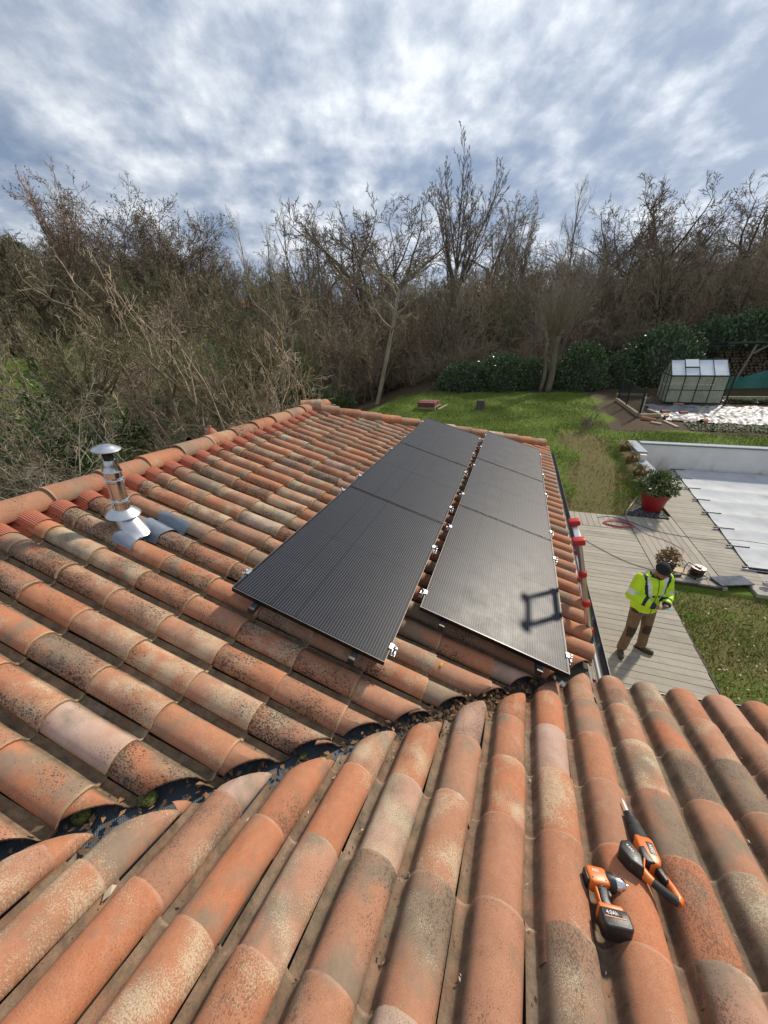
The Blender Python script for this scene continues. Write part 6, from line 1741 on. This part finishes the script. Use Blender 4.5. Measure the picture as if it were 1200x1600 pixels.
# round evergreen on the left skyline and two far roofs among the trees
x, y = polar(-59.8, 95); r = thing('round_evergreen', 'dark round evergreen tree on the bare left skyline', 'tree', Matrix.Translation((x, y, G(x, y))) @ Matrix.Diagonal((2.6, 2.6, 4.5, 1)))
link('leaves', HP[1][0], r); link('inner_branches', HP[1][1], r)
def far_house(az, d, w, lab, zup):
    x, y = polar(az, d); z = G(x, y) + zup; r = thing('far_house', lab, 'house', Matrix.Translation((x, y, z)) @ rotz(-math.radians(az) + .3))
    mb = MB(); mb.box((0, 0, 1.2), (w, w * .6, 2.4 + 2 * zup)); mb.build('wall', M['stucco'], r)
    mb = MB(); mb.prism([(-w * .36, 2.4 + zup), (w * .36, 2.4 + zup), (0, 2.4 + zup + w * .16)], -w * .55, w * .55, Matrix(((0, 0, 1, 0), (1, 0, 0, 0), (0, 1, 0, 0), (0, 0, 0, 1)))); mb.build('roof', M['claytile'], r)
    mb = MB(); mb.box((w * .2, -w * .3 - .02, 1.4), (.9, .06, 1.1)); mb.build('window', M['anthracite'], r)
far_house(-49.5, 62, 7, 'distant house with a clay roof half hidden behind the bare trees', .5)
far_house(-36.5, 58, 6, 'second distant house glimpsed between trunks left of the ridge end', .3)
# ================================================================== PERSON
def baked(mb_or_list, vox, smooth=6):
    me = mb_or_list.mesh('tmp', M['black'])
    o = bpy.data.objects.new('tmp', me); COL.objects.link(o)
    r = o.modifiers.new('r', 'REMESH'); r.mode = 'VOXEL'; r.voxel_size = vox; r.use_smooth_shade = True
    s = o.modifiers.new('s', 'SMOOTH'); s.iterations = smooth; s.factor = .5
    dg = bpy.context.evaluated_depsgraph_get()
    out = bpy.data.meshes.new_from_object(o.evaluated_get(dg), depsgraph=dg)
    bpy.data.objects.remove(o)
    out.materials.clear()
    return out
def limb(mb, pts, rad, n=12):
    mb.tube(pts, rad, n)
    for p, r in zip(pts, rad):
        rr_ = max(r) if hasattr(r, '__len__') else r
        mb.sphere(p, rr_ * .985, 12, 8)
MAN = Matrix.Translation((2.215, 5.285, 0)) @ rotz(math.radians(-160)) @ Matrix.Diagonal((.93, .95, 1, 1))     # +y of the figure looks at the viewer's right
def V(*a): return Vector(a)
# joints (x to the man's right, y forward)
hipR, hipL = V(.095, 0, .93), V(-.095, 0, .93)
kneeR, kneeL = V(.135, .055, .50), V(-.15, .02, .50)
ankR, ankL = V(.165, .03, .09), V(-.215, -.02, .09)
shR, shL = V(.195, -.005, 1.43), V(-.195, -.005, 1.43)
elR, elL = V(.30, .02, 1.16), V(-.275, .05, 1.15)
wrR, wrL = V(.085, .285, 1.135), V(-.075, .29, 1.145)
neck, head = V(0, .015, 1.48), V(0, .085, 1.615)
man = thing('person', 'person in yellow high visibility jacket and black beanie, head bent over a phone', 'person', MAN)
M['skin'] = mat('skin', (0.30, 0.155, 0.10), .55, 0, (0.24, 0.12, 0.08), 20)
b = MB()
limb(b, [hipR, kneeR, ankR], [.082, .055, .038]); limb(b, [hipL, kneeL, ankL], [.082, .055, .038])
b.tube([V(0, 0, .88), V(0, 0, 1.02), V(0, .0, 1.22), V(0, 0, 1.40), V(0, .005, 1.47)], [(.155, .10), (.145, .10), (.165, .11), (.175, .10), (.08, .07)], 16, up=(0, 1, 0))
limb(b, [shR, elR, wrR], [.055, .043, .030]); limb(b, [shL, elL, wrL], [.055, .043, .030])
b.tube([V(0, .0, 1.44), V(0, .03, 1.50), V(0, .06, 1.56)], [.065, .058, .056], 12)
HR_ = Matrix.Rotation(math.radians(-24), 3, 'X')
def H(x, y, z): return head + HR_ @ V(x, y, z)
b.sphere(H(0, 0, 0.02), (.076, .098, .105), 18, 14, R=HR_); b.sphere(H(0, .03, -.05), (.056, .068, .062), 14, 10, R=HR_)      # skull and jaw
b.tube([H(0, .090, .035), H(0, .110, -.005), H(0, .100, -.018)], [.009, .015, .010], 8)                                             # nose
for s in (-1, 1):
    b.sphere(H(s * .078, -.008, -.005), (.010, .020, .032), 8, 8, R=HR_); b.sphere(H(s * .032, .086, .03), (.022, .012, .009), 8, 6, R=HR_)
b.tube([H(-.026, .086, -.058), H(0, .098, -.056), H(.026, .086, -.058)], .009, 8)
def hand(b, wr, s, tgt):
    d = (tgt - wr).normalized(); side = d.cross(V(0, 0, 1)).normalized() * s; up_ = side.cross(d) * s
    pc_ = wr + d * .05
    b.sphere(pc_, (.040, .048, .022), 12, 8, R=Matrix((side, d, up_)).transposed()); b.tube([wr - d * .02, wr + d * .03], [.028, .030], 10)
    for k, (L, off) in enumerate(((.072, .030), (.080, .010), (.074, -.010), (.058, -.028))):
        p0 = wr + d * .082 + side * off; p1 = p0 + d * L * .45 + up_ * .010; p2 = p1 + d * L * .25 + up_ * .028; p3 = p2 - d * .004 + up_ * .026
        b.tube([p0, p1, p2, p3], [.0098, .0092, .0088, .007], 8)
    t0 = wr + d * .035 + side * .036; b.tube([t0, t0 + d * .030 + side * .018 + up_ * .014, t0 + d * .058 + side * .006 + up_ * .030], [.012, .0105, .008], 8)
hand(b, wrR, 1, V(-.01, .36, 1.16)); hand(b, wrL, -1, V(.01, .37, 1.165))
body = baked(b, .0085, 2); body.materials.append(M['skin']); link('body', body, man)
# trousers
t = MB()
limb(t, [hipR + V(.005, 0, .02), kneeR, ankR + V(0, 0, .01)], [.105, .080, .070]); limb(t, [hipL + V(-.005, 0, .02), kneeL, ankL + V(0, 0, .01)], [.105, .080, .070])
t.tube([V(0, -.005, .80), V(0, -.01, .92), V(0, 0, 1.06)], [(.14, .10), (.185, .135), (.165, .118)], 18, up=(0, 1, 0))
for an, kn in ((ankR, kneeR), (ankL, kneeL)):
    for q in (.12, .25, .4): t.sphere(an.lerp(kn, q) + V(0, .012, 0), (.078, .078, .025), 12, 6)
tm = baked(t, .013, 3)
M['khaki'] = mat('khaki_canvas', (0.20, 0.135, 0.075), .9, 0, (0.15, 0.10, 0.055), 9, 1, .5, 40); M['dark_patch'] = mat('dark_brown_patch', (0.040, 0.027, 0.022), .9, 0, (0.06, 0.04, 0.03), 20)
tm.materials.append(M['khaki']); tm.materials.append(M['dark_patch'])
for p in tm.polygons:
    c = p.center; r = 0
    for kn in (kneeR, kneeL):
        if abs(c.z - kn.z) < .095 and c.y - kn.y > .012 and abs(c.x - kn.x) < .075: r = 1
    if .87 < c.z < .925 and c.y > .02 and abs(c.x) > .07: r = 1
    p.material_index = r; p.use_smooth = True
link('trousers', tm, man)
# jacket
j = MB()
j.tube([V(0, -.005, .88), V(0, -.005, .93), V(0, -.005, 1.08), V(0, 0, 1.25), V(0, 0, 1.38), V(0, 0, 1.455), V(0, .01, 1.49)], [(.200, .150), (.208, .158), (.205, .155), (.222, .158), (.222, .135), (.135, .105), (.085, .085)], 22, up=(0, 1, 0))
limb(j, [shR, shR.lerp(elR, .5), elR, elR.lerp(wrR, .5), wrR.lerp(elR, .12)], [.098, .088, .080, .070, .058]); limb(j, [shL, shL.lerp(elL, .5), elL, elL.lerp(wrL, .5), wrL.lerp(elL, .12)], [.098, .088, .080, .070, .058])
j.tube([V(0, -.005, 1.46), V(0, .015, 1.525)], [(.085, .085), (.078, .080)], 16, up=(0, 1, 0))
for k in range(7):
    a = R4.uniform(0, 6.28); z = R4.uniform(.95, 1.3); j.tube([V(.2 * math.cos(a), .145 * math.sin(a), z), V(.2 * math.cos(a + .7), .145 * math.sin(a + .7), z + R4.uniform(-.06, .06))], .014, 6)
jm = baked(j, .012, 3)
def hv(name, c, c2): return mat(name, c, .6, 0, c2, 7, 1, .35, 30)
M['hivis'] = hv('hi_vis_yellow', (0.58, 0.86, 0.015), (0.46, 0.72, 0.012)); M['reflect'] = mat('reflective_tape', (0.66, 0.70, 0.72), .35, .2); M['navy'] = mat('navy_panel', (0.012, 0.017, 0.030), .7)
for m_ in (M['hivis'], M['reflect'], M['navy']): jm.materials.append(m_)
def arm_t(c, sh, el, wr):
    best = (9, 0)
    for i, (a, b_) in enumerate(((sh, el), (el, wr))):
        d = b_ - a; t_ = max(0, min(1, (c - a).dot(d) / d.length_squared)); q = (c - (a + d * t_)).length
        if q < best[0]: best = (q, i + t_)
    return best
for p in jm.polygons:
    c = p.center; r = 0; ax = abs(c.x)
    qa = min((arm_t(c, shR, elR, wrR), arm_t(c, shL, elL, wrL)), key=lambda q: q[0])
    arm = qa[0] < .098 and (ax > .215 or c.y > .19 or qa[1] > .9)
    if arm:
        if .62 < qa[1] < .92: r = 1
        elif 1.52 < qa[1] < 1.66: r = 2
        elif qa[1] > 1.84: r = 2
    else:
        xc = .085 + .05 * max(0, (c.z - 1.2) / .25)
        if c.z > 1.12 and abs(ax - xc) < .026: r = 1
        elif c.z > 1.20 and xc + .026 <= ax < xc + .066: r = 2
        elif 1.19 < c.z < 1.235 and ax < .20 and ax > .02: r = 2
        elif .93 < c.z < .97 or c.z < .895: r = 1 if c.z < .895 else 0
        if ax < .006 and c.y > 0: r = 2
        if c.z > 1.485: r = 2 if c.y > .02 or c.z > 1.51 else 0
    p.material_index = r; p.use_smooth = True
link('jacket', jm, man)
# beanie, beard, eyes
h = MB(); h.sphere(H(0, -.012, .048), (.090, .106, .095), 20, 14, R=HR_); h.lathe([(.094, -.01), (.099, .0), (.097, .035), (.090, .045)], 24, H(0, -.008, .035), HR_ @ Matrix.Diagonal((1, 1.10, 1)))
h.v = [v for v in h.v]
bm_ = baked(h, .009, 2); bm_.materials.append(mat('black_knit', (0.010, 0.010, 0.012), .95, 0, (0.02, 0.02, 0.022), 60, 1, .6, 160))
o = link('beanie', bm_, man)
bd_ = MB(); bd_.sphere(H(0, .046, -.075), (.056, .055, .045), 14, 10, R=HR_); o = link('beard', bd_.mesh('beard', mat('dark_beard', (0.018, 0.012, 0.010), .95), 'all'), man)
for s in (-1, 1):
    e = MB(); e.sphere(H(s * .031, .090, .022), .0085, 8, 6); e.build('eye', M['black'], man, True)
# boots
M['boot'] = mat('olive_boot', (0.075, 0.065, 0.038), .7, 0, (0.05, 0.042, 0.026), 12, 1, .3, 40); M['sole'] = mat('boot_sole', (0.04, 0.03, 0.022), .8)
for an, ang in ((ankR, .45), (ankL, -.75)):
    R = Matrix.Rotation(-ang, 3, 'Z'); c0 = V(an.x, an.y, 0)
    q = MB(); P_ = lambda x, y, z: c0 + R @ V(x, y, z)
    q.tube([P_(0, -.01, .17), P_(0, -.005, .10), P_(0, .0, .06)], [.058, .056, .052], 14); q.sphere(P_(0, -.02, .055), (.048, .060, .052), 12, 8, R=R); q.sphere(P_(0, .08, .045), (.050, .10, .042), 14, 10, R=R); q.sphere(P_(0, .15, .042), (.048, .052, .036), 12, 8, R=R)
    bmm = baked(q, .009, 2); bmm.materials.append(M['boot']); link('boot', bmm, man)
    s_ = MB(); out = [(.046 * math.sin(a) * (1 if math.cos(a) > 0 else .85), .055 + .145 * math.cos(a)) for a in np.linspace(0, 2 * math.pi, 18, endpoint=False)]
    s_.prism(out[::-1], .0, .024, Matrix.Translation(c0) @ R.to_4x4()); s_.build('boot_sole', M['sole'], man)
ph = MB(); ph.bbox((0, 0, 0), (.072, .145, .010), .004)
o = link('mobile_phone', ph.mesh('mobile_phone', mat('teal_case', (0.10, 0.36, 0.36), .4)))
o.matrix_world = MAN @ Matrix.Translation((0.0, .395, 1.195)) @ Matrix.Rotation(math.radians(28), 4, 'X'); tag(o, 'teal mobile phone held in the hands of the person', 'phone')

# ================================================================== POWER TOOLS on the wing roof
def tool_frame(l, s, ang, D=1.447):
    """lying on the barrels: x' and y' in the roof plane turned by ang, z' off the roof"""
    x = FL * math.cos(ang) + FD * math.sin(ang); y = -FL * math.sin(ang) + FD * math.cos(ang)
    return frame(wing_pt(l, s, D), x, y, FN) @ Matrix.Scale(.74, 4)
def text_mesh(body, size, m_, Mx, parent, name):
    c = bpy.data.curves.new('t', 'FONT'); c.body = body; c.size = size; c.extrude = .0006; c.align_x = 'CENTER'; c.align_y = 'CENTER'
    o = bpy.data.objects.new('t', c); COL.objects.link(o)
    dg = bpy.context.evaluated_depsgraph_get(); me = bpy.data.meshes.new_from_object(o.evaluated_get(dg), depsgraph=dg); bpy.data.objects.remove(o)
    me.materials.clear(); me.materials.append(m_); q = link(name, me, parent); q.matrix_local = Mx; return q
M['label_white'] = mat('label_white', (0.75, 0.75, 0.73), .5); M['bright_steel'] = mat('bright_steel', (0.7, 0.7, 0.7), .2, 1.0)
def slab_part(root, name, poly, z0, z1, m_, bev=.006):
    bm = bmesh.new(); lo = [bm.verts.new((x, y, z0)) for x, y in poly]; hi = [bm.verts.new((x, y, z1)) for x, y in poly]; n = len(poly)
    bm.faces.new(lo[::-1]); bm.faces.new(hi)
    for i in range(n): bm.faces.new((lo[i], lo[(i + 1) % n], hi[(i + 1) % n], hi[i]))
    bmesh.ops.recalc_face_normals(bm, faces=bm.faces)
    bmesh.ops.bevel(bm, geom=list(bm.edges), offset=bev, segments=3, affect='EDGES', profile=.5)
    me = bpy.data.meshes.new(name); bm.to_mesh(me); bm.free(); me.materials.append(m_); me.polygons.foreach_set('use_smooth', [True] * len(me.polygons)); me.set_sharp_from_angle(angle=math.radians(40))
    return link(name, me, root)
# --- drill: body axis to the right, handle towards the viewer
dr = thing('cordless_drill', 'orange and black cordless drill with a thick battery, lying on the roof barrels', 'drill', tool_frame(.445, 1.258, .22, 1.435))
# local: x right along the body, y away; the battery at -y
slab_part(dr, 'motor_housing', [(-.062, -.034), (-.045, -.042), (.02, -.040), (.03, -.030), (.03, .030), (.015, .036), (-.045, .036), (-.062, .026)], -.030, .036, M['orange'], .012)
slab_part(dr, 'rear_cap', [(-.074, -.026), (-.060, -.033), (-.060, .028), (-.074, .020)], -.026, .031, M['black'], .006)
RX = Matrix.Rotation(math.pi / 2, 3, 'Y')
mb = MB(); mb.lathe([(0, .022), (.034, .022), (.037, .03), (.037, .058), (.031, .062), (.029, .064)], 24, (0, 0, .003), RX); mb.build('gear_collar', M['black'], dr, True)
mb = MB(); mb.lathe([(.029, .062), (.030, .068), (.030, .084), (.024, .088), (.022, .104), (.015, .112), (.006, .114), (0, .114)], 20, (0, 0, .003), RX); mb.build('chuck', M['bright_steel'], dr, True)
mb = MB(); mb.lathe([(0, .112), (.0055, .112), (.0055, .155), (.0035, .158), (.0035, .168), (0, .168)], 10, (0, 0, .003), RX); mb.build('bit', M['bright_steel'], dr, True)
slab_part(dr, 'grip', [(-.036, -.035), (.012, -.035), (.010, -.060), (.003, -.088), (.008, -.122), (-.040, -.122), (-.040, -.088), (-.034, -.060)], -.019, .025, M['black'], .010)
slab_part(dr, 'grip_spine', [(-.042, -.033), (-.030, -.033), (-.033, -.060), (-.036, -.118), (-.046, -.118), (-.045, -.060)], -.014, .020, M['orange'], .005)
slab_part(dr, 'trigger', [(.008, -.048), (.022, -.044), (.024, -.066), (.010, -.074)], -.008, .014, M['black'], .003)
slab_part(dr, 'battery_shoe', [(-.062, -.116), (.036, -.116), (.040, -.138), (-.064, -.138)], -.033, .039, M['orange'], .006)
bt = slab_part(dr, 'battery', [(-.066, -.136), (.044, -.136), (.052, -.150), (.050, -.196), (.040, -.206), (-.056, -.206), (-.068, -.194)], -.038, .045, M['black'], .008)
slab_part(dr, 'battery_label', [(-.050, -.146), (.018, -.146), (.018, -.166), (-.050, -.166)], .0445, .0462, M['rubber'], .0004)
mb = MB(); mb.box((-.012, -.170, .0458), (.088, .003, .0016)); mb.build('label_stripe', M['orange'], bt)
text_mesh('4.0Ah', .020, M['label_white'], Matrix.Translation((-.022, -.156, .0462)), dr, 'battery_lettering')
text_mesh('18V', .018, M['label_white'], Matrix.Translation((.0525, -.172, .004)) @ Matrix.Rotation(math.pi / 2, 4, 'Y') @ rotz(math.pi / 2), dr, 'side_lettering')
text_mesh('AEG', .017, M['label_white'], Matrix.Translation((-.022, .012, .0362)), dr, 'body_lettering')
for q in ((-.045, -.020), (.012, -.024), (-.02, -.05)):
    mb = MB(); mb.lathe([(0, .038), (.0035, .0375), (.0035, .034)], 8, (q[0], q[1], 0)); mb.build('screw', M['black'], dr, True)
# --- reciprocating saw: nose down the slope, D handle back
sw = thing('reciprocating_saw', 'orange and black reciprocating saw with its blade pointing down the roof', 'saw', tool_frame(.618, 1.44, .12, 1.425))
# local: y towards the blade, x right
mb = MB(); mb.prism([(-.008, .17), (.006, .17), (.004, .255), (-.004, .275), (-.008, .25)], -.0008, .0008, Matrix.Translation((-.002, 0, .012))); mb.build('blade', M['bright_steel'], sw)
RY = Matrix.Rotation(-math.pi / 2, 3, 'X')
mb = MB(); mb.lathe([(.020, .185), (.026, .182), (.028, .150), (.030, .140), (.030, .12), (.024, .12)], 18, (-.002, 0, .010), RY @ Matrix.Diagonal((1, .8, 1))); mb.build('shoe', M['black'], sw, True)
mb = MB(); mb.lathe([(.022, .150), (.031, .135), (.034, .10), (.033, .098), (.036, .094), (.040, .055), (.042, .03), (.038, .022)], 22, (0, 0, .012), RY @ Matrix.Diagonal((1, .85, 1))); mb.build('boot_cover', M['rubber'], sw, True)
slab_part(sw, 'gear_housing', [(-.036, .036), (.036, .036), (.046, .020), (.046, -.075), (.030, -.105), (-.018, -.105), (-.030, -.085), (-.038, -.03)], -.030, .046, M['orange'], .012)
slab_part(sw, 'side_grille', [(-.040, -.035), (-.012, -.020), (-.006, -.060), (.012, -.100), (-.026, -.106), (-.044, -.085)], -.022, .049, M['black'], .007)
slab_part(sw, 'badge', [(.004, .004), (.034, .004), (.034, -.056), (.004, -.056)], .0455, .0475, M['black'], .0006)
text_mesh('AEG', .021, M['label_white'], Matrix.Translation((.019, -.026, .0477)) @ rotz(-math.pi / 2), sw, 'body_lettering')
slab_part(sw, 'neck', [(.006, -.095), (.042, -.095), (.050, -.150), (.030, -.160)], -.018, .030, M['black'], .008)
# D handle
mb = MB(); mb.tube([(.040, -.120, .006), (.058, -.165, .006), (.066, -.205, .006), (.052, -.222, .006)], [.017, .018, .020, .018], 12); mb.build('rear_bow', M['orange'], sw, True)
mb = MB(); mb.tube([(.055, -.220, .008), (.020, -.200, .010), (-.030, -.165, .012)], [.019, .020, .018], 14); mb.build('rear_grip', M['rubber'], sw, True)
mb = MB(); mb.tube([(-.026, -.168, .012), (-.048, -.150, .014), (-.062, -.118, .016)], [.020, .024, .022], 12); mb.build('handle_joint', M['orange'], sw, True)
bb = thing('tool_battery', 'x', 'battery') if False else None
slab_part(sw, 'battery', [(-.066, -.165), (-.118, -.140), (-.148, -.085), (-.128, -.045), (-.085, -.030), (-.052, -.095)], -.020, .066, M['black'], .010)
slab_part(sw, 'battery_shoe', [(-.060, -.150), (-.070, -.158), (-.044, -.094), (-.036, -.098)], -.016, .058, M['orange'], .003)
text_mesh('18V', .020, M['label_white'], Matrix.Translation((-.090, -.128, .0665)) @ rotz(1.1), sw, 'battery_lettering')
text_mesh('4.0Ah', .017, M['label_white'], Matrix.Translation((-.098, -.078, .0665)) @ rotz(-1.0), sw, 'battery_lettering')
# ---- small litter on the tiles
for k, (l, s, sc_) in enumerate(((.21, 1.30, 1), (-.13, 1.02, .9), (.05, 1.62, .8), (-.55, 1.27, 1.0), (-.42, 1.36, .8), (.245, 1.05, .7), (-1.02, .55, 1.5))):
    mb = MB(); p = [V(0, 0, 0), V(.012, .008, .003), V(.026, .003, .006), V(.03, -.006, .002), V(.014, -.009, .004)]; mb.add([q * sc_ for q in p], [(0, 1, 4), (1, 2, 4), (2, 3, 4)])
    o = link('dry_leaf', mb.mesh('dry_leaf', M['leaf_dry'][1])); o.matrix_world = Matrix.Translation(wing_pt(l - .05, s, 1.505)) @ rotz(k * 1.3)
    tag(o, ['pale leaf scrap in the pan left of the middle wing barrel', 'pale leaf scrap beside the chipped wing barrel', 'tiny leaf scrap high in a wing pan near the valley', 'curled pale leaf fragment in the pan near the valley, left', 'leaf crumb in the pan next to the white barrel', 'small pale leaf scrap left of the drill battery', 'largest torn pale leaf, at the left edge of the wing roof'][k], 'leaf', 'leaf scraps on the wing roof')
mb = MB(); p = [V(0, 0, 0), V(.02, .012, .008), V(.045, .004, .004), V(.02, -.012, .006)]; mb.add(p, [(0, 1, 2), (0, 2, 3)])
o = link('dry_leaf', mb.mesh('dry_leaf', mat('yellow_leaf', (0.55, 0.34, 0.03), .7))); o.matrix_world = Matrix.Translation(main_pt(1.63, .78, -.155)) @ rotz(1.2); tag(o, 'yellow leaf on the orange tiles below the solar panels', 'leaf')
